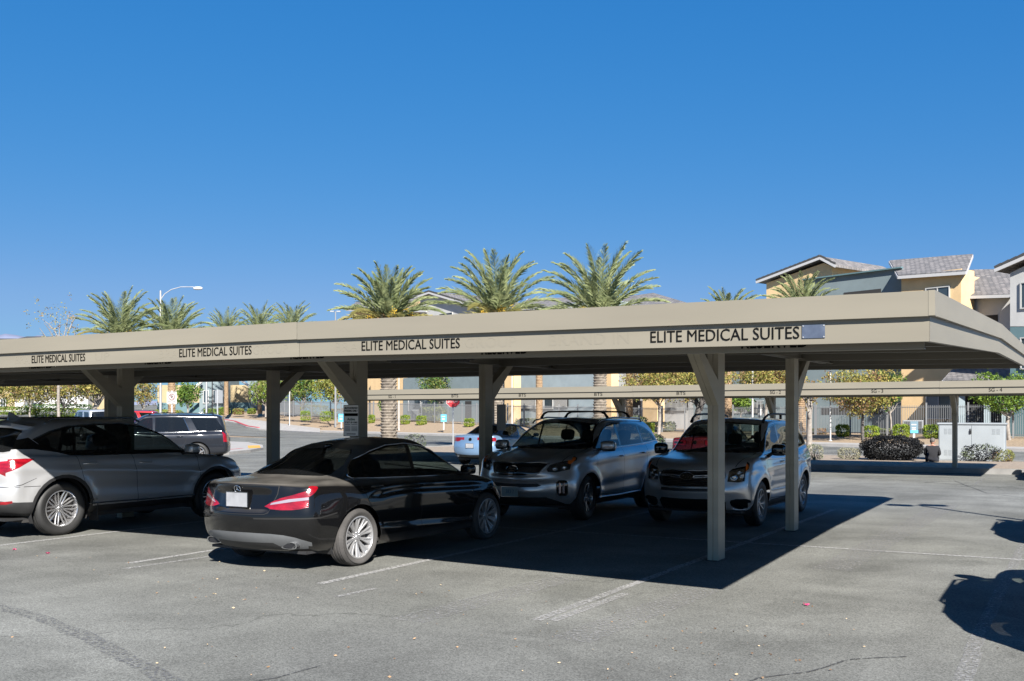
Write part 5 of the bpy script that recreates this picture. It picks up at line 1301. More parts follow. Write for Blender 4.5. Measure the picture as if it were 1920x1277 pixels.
        for sg in (1, -1):
            mb = MB(); mb.lathe([(0, .01), (.03, .006), (.035, -.01)], 14, M=frame(*[v for v in ((B.on('F', .71, .37, -.01)[0] * 1), (B.on('F', .71, .37)[1]))]))
            if sg < 0: mb.v = [(x, -y, z) for x, y, z in mb.v]
            mb.build('fog_lens', M_BLACK, D[('bumper_fog', sg)])
    S = dict(rings=rings, crease=(), warp=warp, cuts=cuts, axles=(1.32, -1.32, .352, .40), paint=P, wheels=W, track=.775, archy=.84, under=.74, mats=STDM(P), after=after, uz=.23)
    S['mats']['headlamp'] = ('headlamp', G_LENS, 'pair', M_CHROME, .045)
    for k_ in ('window_rear', 'window_quarter'): S['mats'][k_] = ('side_window', G_TINT, 'pair')
    S['mats']['rear_window'] = ('rear_window', G_TINT, 'one')
    return make_car('silver_suv', 'pale silver boxy SUV with winged oval grille badge, half hidden behind the nearest column', 'car', S)
# ---------------------------------------------------------------- large grey SUV, reused silhouettes for the far vehicles
def suv_long(name, label, P, dark=True):
    q = dict(xr=-2.62, xf=2.52, W=1.0, zb=.34, hood=1.20, nose=1.12, cowl=(1.18, 1.24), belt=(1.15, 1.17), roof=(1.87, .42, -2.33), rg=(-2.50, 1.20), ax=1.47, flare=.02, rc=.18, fc=.28, bowf=.14, roofw=.70, bowr=.06)
    rings = suv_rings(q)
    dfr = [(1.15, 1.12), (1.15, .70), (1.02, .44), (.10, .42), (.06, .80), (.04, 1.17)]
    drr = [(.04, 1.17), (.06, .80), (.10, .42), (-.80, .44), (-.88, .62), (-1.06, .86), (-1.12, 1.17)]
    cuts = [('S', [(-2.8, .20), (2.8, .20), (2.8, .42), (-2.8, .44)], 'clad', dict(nmin=-1))]
    cuts += door_cuts(dfr, 'door_front') + door_cuts(drr, 'door_rear')
    cuts += [('S', [(1.02, 1.21), (.85, 1.36), (.58, 1.60), (.42, 1.71), (.11, 1.74), (.09, 1.22)], 'window_front', dict(nmin=.15)),
             ('S', [(.01, 1.74), (-.95, 1.745), (-1.20, 1.22), (-.6, 1.215), (.02, 1.22)], 'window_rear', dict(nmin=.15)),
             ('S', [(-1.22, 1.73), (-2.12, 1.70), (-2.42, 1.27), (-2.40, 1.25), (-1.47, 1.24)], 'window_quarter', dict(nmin=.05)),
             ('B', [(-.1, 1.26), (.74, 1.25), (.72, 1.40), (.64, 1.72), (-.1, 1.75)], 'rear_window', dict(nmin=.1)),
             ('F', [(-.1, 1.26), (.74, 1.24), (.78, 1.26), (.72, 1.45), (.64, 1.75), (-.1, 1.79)], 'windscreen', dict(nmin=.1, lim=lambda c: c.z > 1.2)),
             ('B', [(.80, .84), (1.1, .84), (1.1, 1.24), (.86, 1.24)], 'tail_lamp', dict(nmin=.1)), ('S', [(-2.8, .84), (-2.52, .84), (-2.50, 1.24), (-2.8, 1.24)], 'tail_lamp', dict(nmin=.1)),
             ('F', [(.62, .90), (1.1, .90), (1.1, 1.06), (.62, 1.06)], 'headlamp', {}), ('F', [(-.1, .70), (.58, .70), (.58, 1.06), (-.1, 1.06)], 'grille', {}), ('S', rrect(-2.02, .92, -1.84, 1.08, .03), 'seam', {}), ('S', rrect(-2.013, .927, -1.847, 1.073, .03), 'body', {})]
    W = wheel_meshes('t', .405, .275, .27, 6, 'single', M_RIMC, M_TYRE2, .04)
    def after(root, B, D):
        for sd in (1, -1):
            handle(D[('door_front', sd)], B, .22, 1.04, P, .22, sd); handle(D[('door_rear', sd)], B, -.86, 1.05, P, .22, sd)
        side_mirror(root, .92, .96, 1.30, (.10, .13, .11), P, (.95, .94, 1.2))
        trim_line(B, 'S', [(1.05, 1.195), (.5, 1.20), (-.6, 1.195), (-1.20, 1.20), (-.96, 1.755)], .012, 'window_trim', M_CHROME, root)
        for sg in (1, -1):
            mb = MB(); mb.tube([(-2.05, sg*.68, 1.83), (-1.95, sg*.68, 1.90), (.1, sg*.69, 1.91), (.25, sg*.68, 1.84)], .02, 6); mb.build('roof_rail', M_GLOSSB, root, smooth=True)
        plate(root, B, 'B', .92)
        cabin(root, -2.2, 1.1, .80, .62, 1.3, .9, ((.1, 1.52), (-.9, 1.5)))
    S = dict(rings=rings, cuts=cuts, axles=(1.47, -1.47, .405, .46), paint=P, wheels=W, track=.86, archy=.92, under=.84, mats=STDM(P), after=after, uz=.30, sub=4)
    S['mats']['window_front'] = ('side_window', G_DARK, 'pair')
    return make_car(name, label, 'car', S)
def saloon(name, label, P, kind='blue', L=1.0):
    """three-box saloon seen from behind"""
    rings = [
        (-2.12, 2.0, .10, .16, .22, .30, [(0, .70)], [(-2.3, .28), (0, .20), (2.2, .20)]),
        (-2.24, 2.12, .12, .20, .26, .34, [(-2, .78), (0, .835), (2, .76)], [(-2.3, .33), (0, .24), (2.2, .24)]),
        (-2.30, 2.22, .13, .22, .26, .36, [(-2.1, .82), (-1.3, .89), (0, .87), (1.3, .88), (2.0, .80)], [(-2.3, .46), (0, .40), (2.2, .40)]),
        (-2.31, 2.24, .13, .24, .26, .38, [(-2.1, .84), (-1.35, .90), (0, .88), (1.3, .89), (1.9, .82)], [(-2.3, .62), (0, .60), (2.2, .55)]),
        (-2.27, 2.20, .14, .27, .24, .38, [(-2.1, .83), (-1.35, .89), (0, .88), (1.35, .88), (1.9, .80)], [(-2.3, .82), (0, .77), (2.2, .66)]),
        (-2.25, 2.12, .14, .32, .20, .34, [(-2.1, .79), (-1.4, .86), (0, .86), (1.4, .84), (1.8, .77)], [(-2.3, 1.02), (-1.3, .95), (0, .89), (1.2, .84), (2.1, .74)]),
        (-2.20, 2.02, .14, .34, .20, .32, [(-2.1, .76), (-1.4, .82), (0, .83), (1.4, .79), (1.75, .72)], [(-2.3, 1.05), (-1.3, .99), (0, .93), (1.2, .88), (2.1, .77)]),
        (-1.72, 1.22, .14, .20, .16, .14, [(-1.4, .70), (0, .775), (.9, .72)], [(-1.8, 1.09), (-1.2, 1.02), (0, .95), (1.22, .955)]),
        (-1.36, .80, .14, .17, .15, .12, [(-1.1, .64), (0, .715), (.5, .685)], [(-1.4, 1.21), (0, 1.14), (.8, 1.15)]),
        (-1.02, .34, .12, .14, .13, .10, [(-.8, .55), (0, .60)], [(-1.0, 1.345), (-.3, 1.375), (.34, 1.335)]),
        (-.84, .20, .10, .10, .12, .09, [(0, .44)], [(-.84, 1.395), (-.25, 1.425), (.2, 1.39)]),
        (-.70, .10, .0, .0, .001, .001, [(0, .002)], [(-.7, 1.42), (-.25, 1.445), (.1, 1.415)]),
    ]
    dfr = [(.98, .92), (.99, .60), (.93, .30), (-.14, .28), (-.17, .60), (-.22, .96), (.5, .95)]
    drr = [(-.22, .96), (-.17, .60), (-.14, .28), (-.90, .30), (-1.00, .45), (-1.20, .72), (-1.28, .98), (-.6, .975)]
    cuts = [('S', [(-2.6, .1), (2.6, .1), (2.6, .28), (-2.6, .30)], 'clad', dict(nmin=-1))] + door_cuts(dfr, 'door_front') + door_cuts(drr, 'door_rear')
    cuts += [('S', [(.90, .975), (.60, 1.13), (.36, 1.235), (.10, 1.31), (-.14, 1.345), (-.16, .975)], 'window_front', dict(nmin=.2)),
             ('S', [(-.22, 1.35), (-.52, 1.345), (-.82, 1.30), (-1.08, 1.21), (-1.28, 1.06), (-.9, 1.0), (-.22, .98)], 'window_rear', dict(nmin=.2)),
             ('B', [(-.1, 1.11), (.54, 1.095), (.56, 1.12), (.50, 1.20), (.40, 1.33), (-.1, 1.38)], 'rear_window', dict(nmin=.1, lim=lambda c: c.x > -1.9)),
             ('F', [(-.1, .98), (.62, .97), (.66, .99), (.56, 1.15), (.46, 1.31), (-.1, 1.36)], 'windscreen', dict(nmin=.1))]
    if kind == 'blue':
        cuts += [('B', [(.42, .90), (.60, .93), (.95, .97), (.95, .84), (.60, .82), (.46, .84)], 'tail_lamp', dict(nmin=.1, lim=lambda c: c.x < -1.9)), ('S', [(-2.5, .84), (-2.05, .90), (-1.98, .96), (-2.5, .975)], 'tail_lamp', dict(nmin=.1, lim=lambda c: c.x < -1.8)),
                 ('B', [(-.1, .36), (.60, .38), (.90, .47), (.90, .2), (-.1, .2)], 'clad', dict(nmin=-.5, lim=lambda c: c.x < -1.8))]
    else:
        cuts += [('B', offset_poly(rrect(.30, .80, .86, .97, .05), .02), 'glossb', dict(nmin=.1, lim=lambda c: c.x < -1.9)), ('B', rrect(.30, .80, .86, .97, .06), 'tail_lamp', dict(nmin=.1, lim=lambda c: c.x < -1.9)), ('B', rrect(.40, .85, .74, .92, .02), 'glossb', dict(nmin=.1, lim=lambda c: c.x < -1.9)),
                 ('B', [(-.1, .36), (.95, .36), (.95, .2), (-.1, .2)], 'clad', dict(nmin=-.5, lim=lambda c: c.x < -1.8))]
    cuts += [('F', smooth_poly([(.42, .66), (.62, .64), (.86, .70), (.90, .78), (.70, .76), (.45, .71)], 2), 'headlamp', dict(nmin=.2)), ('F', [(-.1, .40), (.45, .42), (.45, .66), (-.1, .68)], 'grille', {})]
    W = wheel_meshes('m', .325, .225, .235, 5, 'split', M_RIM, M_TYRE2, .03)
    def after(root, B, D):
        for sd in (1, -1):
            handle(D[('door_front', sd)], B, -.02, .86, P, .20, sd); handle(D[('door_rear', sd)], B, -1.0, .89, P, .20, sd)
        side_mirror(root, .74, .80, 1.02, (.07, .10, .062), P, (.80, .77, .95))
        plate(root, B, 'B', .68 if kind == 'blue' else .55, off=.015)
        p, n = B.on('B', 0, .90, .006); oval_emblem(root, p, n, .06, .05)
        for sg in (1, -1):
            mb = MB(); mb.tube([(B.on('B', .58, .33)[0].x - .02, sg*.58, .33), (-2.1, sg*.58, .33)], .045, 14); mb.build('tail_pipe', M_CHROME, root, smooth=True, auto=40)
        cabin(root, -1.1, 1.0, .72, .30, 1.1, .62, ((-.15, 1.06), (-.85, .95)))
    S = dict(rings=rings, crease=(7,), cuts=cuts, axles=(1.36, -1.36, .325, .375), paint=P, wheels=W, track=.78, archy=.82, under=.72, mats=STDM(P), after=after, sub=4)
    return make_car(name, label, 'car', S)
def put(o, x, y, rz, sx=1.0, z=0.0):
    o.location = (x, y, z); o.rotation_euler = (0, 0, R(rz)); o.scale = (sx, 1, 1); return o
put(saloon_black(), -8.04, 10.60, 90, 1.05)
lex_ = put(suv_silver_rear(), -13.60, 10.90, 90, 1.04)
put(suv_roof_bars(), -7.97, 16.38, -90)
put(suv_boxy(), -5.25, 16.92, -90)
PG = paint('graphite_paint', (.014, .016, .021), .1, .35)
t = suv_long('grey_suv', 'large dark grey SUV with black windows beyond the carport, facing left', PG)
H = c2w(-.965, -.24).normalized(); rear = at(431, 37.6); cpos = rear + H * 2.62 + Vector((-H.y, H.x, 0)) * 1.0 * (-1)
hl = Vector((-H.y, H.x, 0)); cpos = rear + H * 2.62 - hl * .95
put(t, cpos.x, cpos.y, math.degrees(math.atan2(H.y, H.x)), 1.0, -.10)
PS = paint('light_silver_paint', (.46, .48, .49), .5, .3)
t = suv_long('silver_suv', 'light silver SUV on the far street behind the pale forked tree trunk', PS)
p = at(172, 62); put(t, p.x, p.y, math.degrees(TH) + 128, 1.0, .22)
PR = paint('red_paint', (.42, .015, .02), .2, .3)
t = suv_long('red_suv', 'bright red SUV on the far street, only its roofline showing past the carport column', PR)
p = at(236, 80); put(t, p.x, p.y, math.degrees(TH) + 185, 1.0, .25)
PB = paint('pale_blue_paint', (.16, .26, .40), .35, .3)
put(saloon('blue_saloon_car', 'pale blue saloon car parked tail out under the rear carport', PB), -18.35, 31.85, 90)
PR2 = paint('dark_red_paint', (.14, .01, .012), .2, .3)
put(saloon('dark_red_saloon_car', 'dark saloon with wide ring shaped red tail lamp, seen between the two silver SUVs', PR2, 'ring'), -10.35, 31.9, 90)
PD = paint('charcoal_paint', (.03, .03, .033), .3, .3)
put(saloon('charcoal_saloon_car', 'dark car at the right edge of the picture under the rear carport', PD), .18, 31.0, 90)
# ================================================================== PLANTS
nrng = np.random.default_rng(11)
def leafm(name, c, c2, vs_=1.4):
    m = pbr(name, c, .65, spec=.25, col2=c2, vscale=vs_, detail=3)
    b = m.node_tree.nodes['Principled BSDF']; b.inputs['Subsurface Weight'].default_value = 0
    # a little light passes through the leaves
    nt = m.node_tree; tr = nt.nodes.new('ShaderNodeBsdfTranslucent'); mx = nt.nodes.new('ShaderNodeMixShader'); mx.inputs[0].default_value = .25
    out = [n for n in nt.nodes if n.type == 'OUTPUT_MATERIAL'][0]
    src = b.inputs['Base Color'].links[0].from_socket; nt.links.new(src, tr.inputs[0])
    nt.links.new(b.outputs[0], mx.inputs[1]); nt.links.new(tr.outputs[0], mx.inputs[2]); nt.links.new(mx.outputs[0], out.inputs[0]); return m
L_PALM = leafm('palm_leaf', (.12, .155, .06), (.33, .36, .18), 1.1)
L_PALM2 = leafm('palm_leaf_old', (.16, .16, .05), (.32, .28, .10), 1.1)
L_YEL = leafm('autumn_yellow_leaf', (.26, .20, .045), (.38, .32, .10)); L_OLIVE = leafm('olive_leaf', (.12, .14, .035), (.25, .25, .07))
L_GRN = leafm('green_leaf', (.030, .075, .018), (.09, .16, .035)); L_BGRN = leafm('bright_green_leaf', (.08, .15, .018), (.20, .28, .045))
L_LIME = leafm('lime_hedge_leaf', (.13, .20, .02), (.30, .34, .05)); L_DARK = leafm('dark_shrub_leaf', (.007, .008, .009), (.022, .022, .023))
L_GREY = leafm('silver_shrub_leaf', (.20, .20, .13), (.34, .32, .23)); L_BRN = leafm('brown_leaf', (.15, .085, .04), (.27, .17, .09)); L_SAGE = leafm('sage_leaf', (.09, .12, .06), (.19, .22, .12))
M_BARK = pbr('grey_bark', (.17, .15, .13), .9, col2=(.30, .27, .24), vscale=7, bump=.5, bscale=14)
M_BARKD = pbr('dark_bark', (.035, .03, .028), .9, col2=(.13, .12, .11), vscale=7, bump=.5, bscale=14)
M_BOOT = pbr('palm_boots_grey', (.13, .11, .09), .9, col2=(.30, .26, .21), vscale=5, bump=.4, bscale=20)
M_BOOTT = pbr('palm_boots_tan', (.20, .13, .075), .9, col2=(.40, .29, .18), vscale=5, bump=.4, bscale=20)
M_BOOTO = pbr('palm_boots_orange', (.26, .11, .05), .9, col2=(.42, .24, .12), vscale=5)
M_DATE = pbr('date_fruit', (.42, .26, .02), .6, col2=(.62, .44, .07), vscale=6)
def leaves(mb, C, size, mats, w=None, flat=0.0, asp=.55):
    """C (n,3) leaf centres; each leaf a little folded diamond"""
    n = len(C); size = np.broadcast_to(size, (n,))
    D = nrng.normal(size=(n, 3)); D[:, 2] *= (1 - flat); D /= np.linalg.norm(D, axis=1)[:, None]
    E = np.cross(D, nrng.normal(size=(n, 3))); E /= np.linalg.norm(E, axis=1)[:, None]
    s = (size * nrng.uniform(.6, 1.3, n))[:, None]
    V = np.stack([C - D*s*.5, C + E*s*asp*.5, C + D*s*.5, C - E*s*asp*.5], 1).reshape(-1, 3)
    base = len(mb.v); mb.v += [tuple(v) for v in V.tolist()]
    ks = [mb.mi(m) for m in mats]
    if w is None: w = nrng.integers(0, len(mats), n)
    for i in range(n):
        b = base + 4*i; mb.f.append((b, b+1, b+2, b+3)); mb.m.append(ks[int(w[i])])
def blob_points(n, blobs, shell=.55, seed=0):
    """points in a union of ellipsoids (cx,cy,cz,rx,ry,rz), denser near the surface and grouped in sprigs"""
    P = []; vol = np.array([b[3]*b[4]*b[5] for b in blobs])**.75; vol /= vol.sum()
    for b, f in zip(blobs, vol):
        k = max(4, int(n * f / 9)); d = nrng.normal(size=(k, 3)); d /= np.linalg.norm(d, axis=1)[:, None]
        r = nrng.uniform(shell, 1.0, k)[:, None] ** .7
        c = np.array(b[:3]) + d * r * np.array(b[3:6])
        spr = nrng.normal(size=(k, 9, 3)) * np.array(b[3:6]) * .085
        P.append((c[:, None, :] + spr).reshape(-1, 3))
    return np.vstack(P)
def clump_w(P, k, sc=1.2, off=0.0):
    """material choice by clumps"""
    v = np.array([noise.noise(Vector((p[0]*sc + off, p[1]*sc, p[2]*sc))) for p in P]) + nrng.normal(size=len(P)) * .22
    return np.clip(((v + .5) * k).astype(int), 0, k - 1)
def limb(mb, a, b, r0, r1, bend=.15, seg=7, n=5, mat=None):
    a, b = Vector(a), Vector(b); L = (b - a).length; P = []
    o = Vector(nrng.normal(size=3).tolist()) * bend * L * .5
    for i in range(n + 1):
        t = i / n; P.append(a.lerp(b, t) + o * math.sin(math.pi * t))
    mb.tube(P, [r0 + (r1 - r0) * i / n for i in range(n + 1)], seg, mat); return P
def tree(name, loc, H, crown, leafmats, n, size, label, cat='tree', group=None, tr=.09, fork=.35, bark=None, spread=.6, lean=(0, 0), shell=.4, branches=7, sc=1.2):
    """crown: blobs relative to the base"""
    root = empty(name, loc); tag(root, label, cat, group)
    mb = MB(); fk = Vector((lean[0], lean[1], H * fork)); limb(mb, (0, 0, -.1), fk, tr, tr * .75, .12)
    tips = []
    for i in range(branches):
        b = crown[i % len(crown)]; q = Vector(b[:3]) + Vector((nrng.uniform(-.5, .5) * b[3], nrng.uniform(-.5, .5) * b[4], nrng.uniform(-.2, .5) * b[5]))
        P = limb(mb, fk - Vector((0, 0, nrng.uniform(0, .15) * H * fork)), q, tr * .55, tr * .14, .22, 6); tips.append(P)
        for k in range(3):
            s = P[2 + k]; d = Vector(nrng.normal(size=3).tolist()).normalized(); d.z = abs(d.z) * .6; limb(mb, s, s + d * b[3] * .6, tr * .2, tr * .05, .25, 5, 4)
    mb.build('trunk', bark or M_BARK, root, smooth=True)
    mb = MB(); P = blob_points(n, crown, shell); leaves(mb, P, size, leafmats, clump_w(P, len(leafmats), sc)); mb.build('crown', None, root)
    return root
def shrub(name, loc, rx, ry, rz, mats, n, size, label, group=None, box=.0, cat='shrub', z0=.0, sc=2.5):
    root = empty(name, loc); tag(root, label, cat, group)
    mb = MB()
    for i in range(6):
        a = nrng.uniform(0, 6.28); limb(mb, (0, 0, 0), (rx*.6*math.cos(a), ry*.6*math.sin(a), rz*(1 + .5*nrng.uniform())), .018, .006, .2, 5, 4)
    mb.build('stems', M_BARKD, root)
    mb = MB(); d = nrng.normal(size=(n, 3)); d /= np.linalg.norm(d, axis=1)[:, None]
    if box: d = np.sign(d) * np.abs(d) ** (1 - box); d /= np.max(np.abs(d), axis=1)[:, None] ** box
    r = nrng.uniform(.55, 1.0, n) ** .5
    bump = np.array([1 + .16 * noise.noise(Vector((v*2.2).tolist()) + Vector(loc)) for v in d])
    P = d * (r * bump)[:, None] * np.array([rx, ry, rz]) + np.array([0, 0, rz * .97 + z0])
    P = P[P[:, 2] > .02]; leaves(mb, P, size, mats, clump_w(P, len(mats), sc)); mb.build('foliage', None, root)
    return root
# ---------------------------------------------------------------- date palms
def frond(mb, org, az, el, L, mat, droop=1.0, k=34):
    az = az; d0 = Vector((math.cos(az)*math.cos(el), math.sin(az)*math.cos(el), math.sin(el))); P = []; p = Vector(org); e = el
    st = L / k; tw = nrng.uniform(-.5, .5)
    for i in range(k + 1):
        P.append(p.copy()); t = i / k; e2 = el - droop * (.25 * t + .95 * t * t)
        p = p + Vector((math.cos(az)*math.cos(e2), math.sin(az)*math.cos(e2), math.sin(e2))) * st
    mb.tube(P[::3], [.03 * (1 - .85 * i / (len(P[::3]) - 1)) for i in range(len(P[::3]))], 4, mat, cap=False)
    side0 = Vector((-math.sin(az), math.cos(az), 0))
    for i in range(3, k):
        t = i / k; fw = (P[i+1] - P[i]).normalized(); up = side0.cross(fw).normalized(); 
        if up.z < 0: up = -up
        ll = L * .235 * (math.sin(math.pi * min(1, .12 + .88 * t)) ** .6) * (1 - .35 * t) + .05
        for sg in (-1, 1):
            for q in range(2):
                a = R(48 - 22 * t) + nrng.uniform(-.12, .12); lift = nrng.uniform(-.15, .75)
                o = P[i] + fw * st * (.5 * q); d = (fw * math.cos(a) + (side0 * sg * math.cos(lift) + up * math.sin(lift)) * math.sin(a)).normalized()
                l2 = ll * nrng.uniform(.8, 1.1); w = up * .018 + fw * .010; m_ = o + d * l2 * .5; tip = o + d * l2 - Vector((0, 0, .10 * l2))
                mb.poly([o - w*.6, m_ - w, tip, m_ + w, o + w*.6], mat)
def palm(name, loc, H, tr, L, label, n=34, fruit=4, boots=None, group='date palms along the street', seed=0, thick=1.0, elmin=-18, top=M_BOOTO):
    global nrng
    nrng = np.random.default_rng(100 + seed)
    root = empty(name, loc); tag(root, label, 'palm tree', group)
    mb = MB(); rows = []; st = int(H / .13); sg = 20
    for i in range(st + 1):
        t = i / st; r = tr * (1.12 - .12 * min(1, t * 6)); r *= 1 + .35 * max(0, (t - .88) / .12) ** 1.3
        for ph, rr in ((0, .90), (.75, 1.10)):
            z = H * (i + ph) / (st + 1); rows.append([(r * rr * (1 + .08 * math.cos(a * 9 + i * math.pi) + nrng.uniform(-.05, .05)) * math.cos(a), r * rr * (1 + .08 * math.cos(a * 9 + i * math.pi)) * math.sin(a), z) for a in [2*math.pi*j/sg for j in range(sg)]])
    mb.grid(rows, boots or M_BOOT, close=True); tk = mb.build('trunk', None, root)
    mb = MB()
    for i in range(26):      # cut leaf bases under the crown
        a = i * 2.4; z = H - .55 + .5 * (i / 26); r = tr * 1.15; mb.tube([(r*math.cos(a), r*math.sin(a), z - .12), (r*1.55*math.cos(a), r*1.55*math.sin(a), z + .12)], [.05, .03], 5)
    mb.build('leaf_bases', top, root)
    mb = MB()
    for i in range(n):
        t = (i + .5) / n; el = R(86 - (86 - elmin) * t ** 1.25); az = i * 2.39996 + nrng.uniform(-.2, .2)
        frond(mb, (tr*.6*math.cos(az), tr*.6*math.sin(az), H - .1 - .25*t), az, el, L * (.88 + .16 * nrng.uniform()) * (1 - .10 * (t > .85)), L_PALM2 if t > .80 else L_PALM, .55 + .3 * nrng.uniform())
    mb.build('crown', None, root)
    for i in range(fruit):
        a = i * 2*math.pi / max(1, fruit) + .5; mb = MB(); c = Vector(((.35 + tr*1.6)*math.cos(a), (.35 + tr*1.6)*math.sin(a), H - .16 - .18*(i % 2)))
        mb.tube([(0, 0, H), tuple(c + Vector((0, 0, .45))), tuple(c)], [.03, .02, .015], 5, M_DATE)
        for k in range(110):
            d = nrng.normal(size=3); d /= np.linalg.norm(d); q = c + Vector((d[0]*.27, d[1]*.27, d[2]*.40)) * nrng.uniform(.4, 1.0); s = .035
            mb.poly([q + Vector((s, 0, 0)), q + Vector((0, 0, s)), q - Vector((s, 0, 0)), q - Vector((0, 0, s))], M_DATE); mb.poly([q + Vector((0, s, 0)), q + Vector((0, 0, s)), q - Vector((0, s, 0)), q - Vector((0, 0, s))], M_DATE)
        mb.build('fruit_cluster', None, root)
    return root
def P_(px, d, z): v = at(px, d); v.z = z; return v
# crown centre row ~ py; H from the picture
for i, (px, d, py, z0, tr, L, lab, nf, boots, el) in enumerate((
    (729, 46, 590, 0.12, .34, 2.75, 'date palm with the thickest trunk and yellow fruit, left of the three tall crowns', 5, M_BOOT, 2),
    (932, 52, 582, .12, .30, 3.6, 'date palm with grey trunk and yellow fruit, middle of the three tall crowns', 5, M_BOOT, -4),
    (1125, 48, 584, .12, .29, 3.55, 'date palm with grey trunk, right and widest of the three tall crowns', 4, M_BOOT, -8),
    (226, 74, 626, .0, .26, 3.7, 'date palm rising left of the street lamp, tallest of the pair', 4, M_BOOTT, -4),
    (322, 76, 632, .0, .26, 3.6, 'date palm directly below the street lamp head', 5, M_BOOTT, 0),
    (424, 140, 632, 1.85, .28, 4.6, 'date palm with slim tan trunk beside the blue and tan house', 0, M_BOOTT, -6),
    (487, 142, 622, 2.0, .28, 4.6, 'small far date palm crown, left of the pair over the carport roof', 0, M_BOOTT, -6),
    (548, 138, 620, 2.0, .28, 4.5, 'small far date palm crown, right of the pair over the carport roof', 0, M_BOOTT, -6),
    (1011, 86, 655, .5, .27, 2.8, 'date palm with slim orange-tan trunk in front of the balcony', 0, M_BOOTT, -10),
    (1180, 78, 655, .5, .25, 2.8, 'date palm with slim tan trunk between the tan wall and the dark tree', 0, M_BOOTT, -10),
    (1365, 71, 602, .5, .25, 2.8, 'date palm with slim trunk behind the rear carport, its tips just above the roof', 0, M_BOOTT, -10),
    (1503, 69, 582, .5, .25, 3.0, 'date palm against the blue-grey parapet wall', 0, M_BOOTT, -4))):
    H = zpx(py, d) - z0
    palm('date_palm', P_(px, d, z0), H, tr, L, lab, n=44, fruit=nf, boots=boots, seed=i, elmin=el)
nrng = np.random.default_rng(5)
YT = [L_OLIVE, L_YEL, L_YEL, L_OLIVE, L_BRN]; GT = [L_GRN, L_BGRN, L_GRN]; GY = [L_OLIVE, L_BGRN, L_YEL, L_OLIVE, L_GRN]
def Tpx(name, px, d, z0, ptop, pbot, wpx, mats, n, size, label, tr=.10, bark=None, fork=None, group=None, k=7, lean=0, sc=1.2, shell=.4, flatten=.8):
    """tree from its picture box: crown rows ptop..pbot, width wpx"""
    zt, zb = zpx(ptop, d) - z0, zpx(pbot, d) - z0; w = wpx / F * d / 2; h = (zt - zb) / 2; cz = (zt + zb) / 2; crown = []
    for i in range(k):
        a = 2*math.pi*i/k; q = .5 if i else 0
        crown.append((q*w*math.cos(a)*1.0, q*w*math.sin(a), cz + h*.25*math.sin(i*2.1), w*.62, w*.62, h*.75))
    return tree(name, P_(px, d, z0), cz, crown, mats, int(n * 1.5), size * 1.08, label, tr=tr, fork=fork or max(.3, zb/cz*1.0), bark=bark, lean=(lean, 0), group=group, sc=sc, shell=shell)
AG = 'yellowing trees along the street'
Tpx('autumn_tree', 58, 140, 1.2, 680, 762, 120, YT, 4200, .27, 'yellow-green tree with thin grey trunk at the far left edge', tr=.14, group=AG)
Tpx('autumn_tree', -20, 138, 1.1, 690, 768, 120, GY, 3000, .27, 'olive tree cut by the left edge of the picture', tr=.14, group=AG)
Tpx('autumn_tree', 112, 148, 1.4, 680, 762, 130, YT, 4200, .27, 'yellow-green tree with dark leaning trunk above the hedge', tr=.14, bark=M_BARKD, group=AG, lean=1.0)
Tpx('autumn_tree', 182, 70, .0, 680, 752, 120, YT, 4200, .16, 'yellow-green tree with pale forked trunk in front of the silver SUV', tr=.17, group=AG)
Tpx('autumn_tree', 268, 150, 1.4, 700, 765, 64, YT, 2200, .25, 'small golden tree seen just right of the dark carport column', tr=.12, group=AG)
Tpx('sparse_tree', 112, 70, .3, 548, 665, 110, [L_BRN, L_OLIVE, L_YEL], 260, .13, 'nearly bare tree with few brown leaves rising above the carport roof', tr=.12, shell=.3)
Tpx('green_tree', 352, 142, 1.6, 712, 765, 50, [L_BGRN, L_GRN], 2200, .24, 'dense green tree in front of the tan gabled house', tr=.14)
Tpx('green_tree', 498, 138, 1.6, 698, 760, 62, [L_OLIVE, L_BGRN], 2400, .23, 'light green tree at the corner of the blue house', tr=.14)
Tpx('green_tree', 567, 134, 1.4, 685, 758, 90, [L_GRN, L_OLIVE, L_BGRN], 3600, .25, 'large mixed green tree behind the iron fence, left of the golden one', tr=.16)
Tpx('green_tree', 630, 128, 1.4, 685, 760, 88, [L_OLIVE, L_LIME, L_YEL, L_OLIVE], 3800, .24, 'golden-green round tree behind the iron fence', tr=.16)
Tpx('green_tree', 826, 108, .8, 685, 762, 84, [L_GRN, L_OLIVE, L_GRN], 3400, .19, 'dark green tree behind the red stop sign', tr=.10)
Tpx('young_tree', 717, 103, .7, 746, 775, 15, [L_GRN, L_BGRN], 420, .15, 'slender young tree with a ball crown on a straight pale stem', tr=.03)
Tpx('autumn_tree', 1235, 74, .4, 674, 757, 135, YT, 6000, .15, 'wide yellow-green tree behind the roof bars of the silver SUV', tr=.14, group=AG)
Tpx('autumn_tree', 1305, 44, .12, 674, 757, 160, YT, 5200, .10, 'wide golden tree with a dark twisted trunk behind the boxy SUV', tr=.17, bark=M_BARKD, group=AG, lean=.2)
Tpx('autumn_tree', 1440, 66, .4, 676, 745, 125, YT, 5200, .14, 'golden tree between the two pairs of near carport columns', tr=.13, group=AG)
Tpx('autumn_tree', 1518, 40, .12, 700, 772, 60, [L_OLIVE, L_YEL, L_BRN], 520, .085, 'sparse tree with rough pale trunk right behind the boxy SUV', tr=.13, group=AG, shell=.2)
Tpx('autumn_tree', 1618, 60, .3, 682, 784, 140, YT, 7000, .13, 'drooping golden tree under the small letters on the rear carport', tr=.11, bark=M_BARKD, group=AG, fork=.55)
Tpx('green_tree', 1668, 61, .35, 690, 770, 66, [L_GRN, L_BGRN, L_GRN], 2600, .13, 'small dark green tree touching the golden drooping tree', tr=.06)
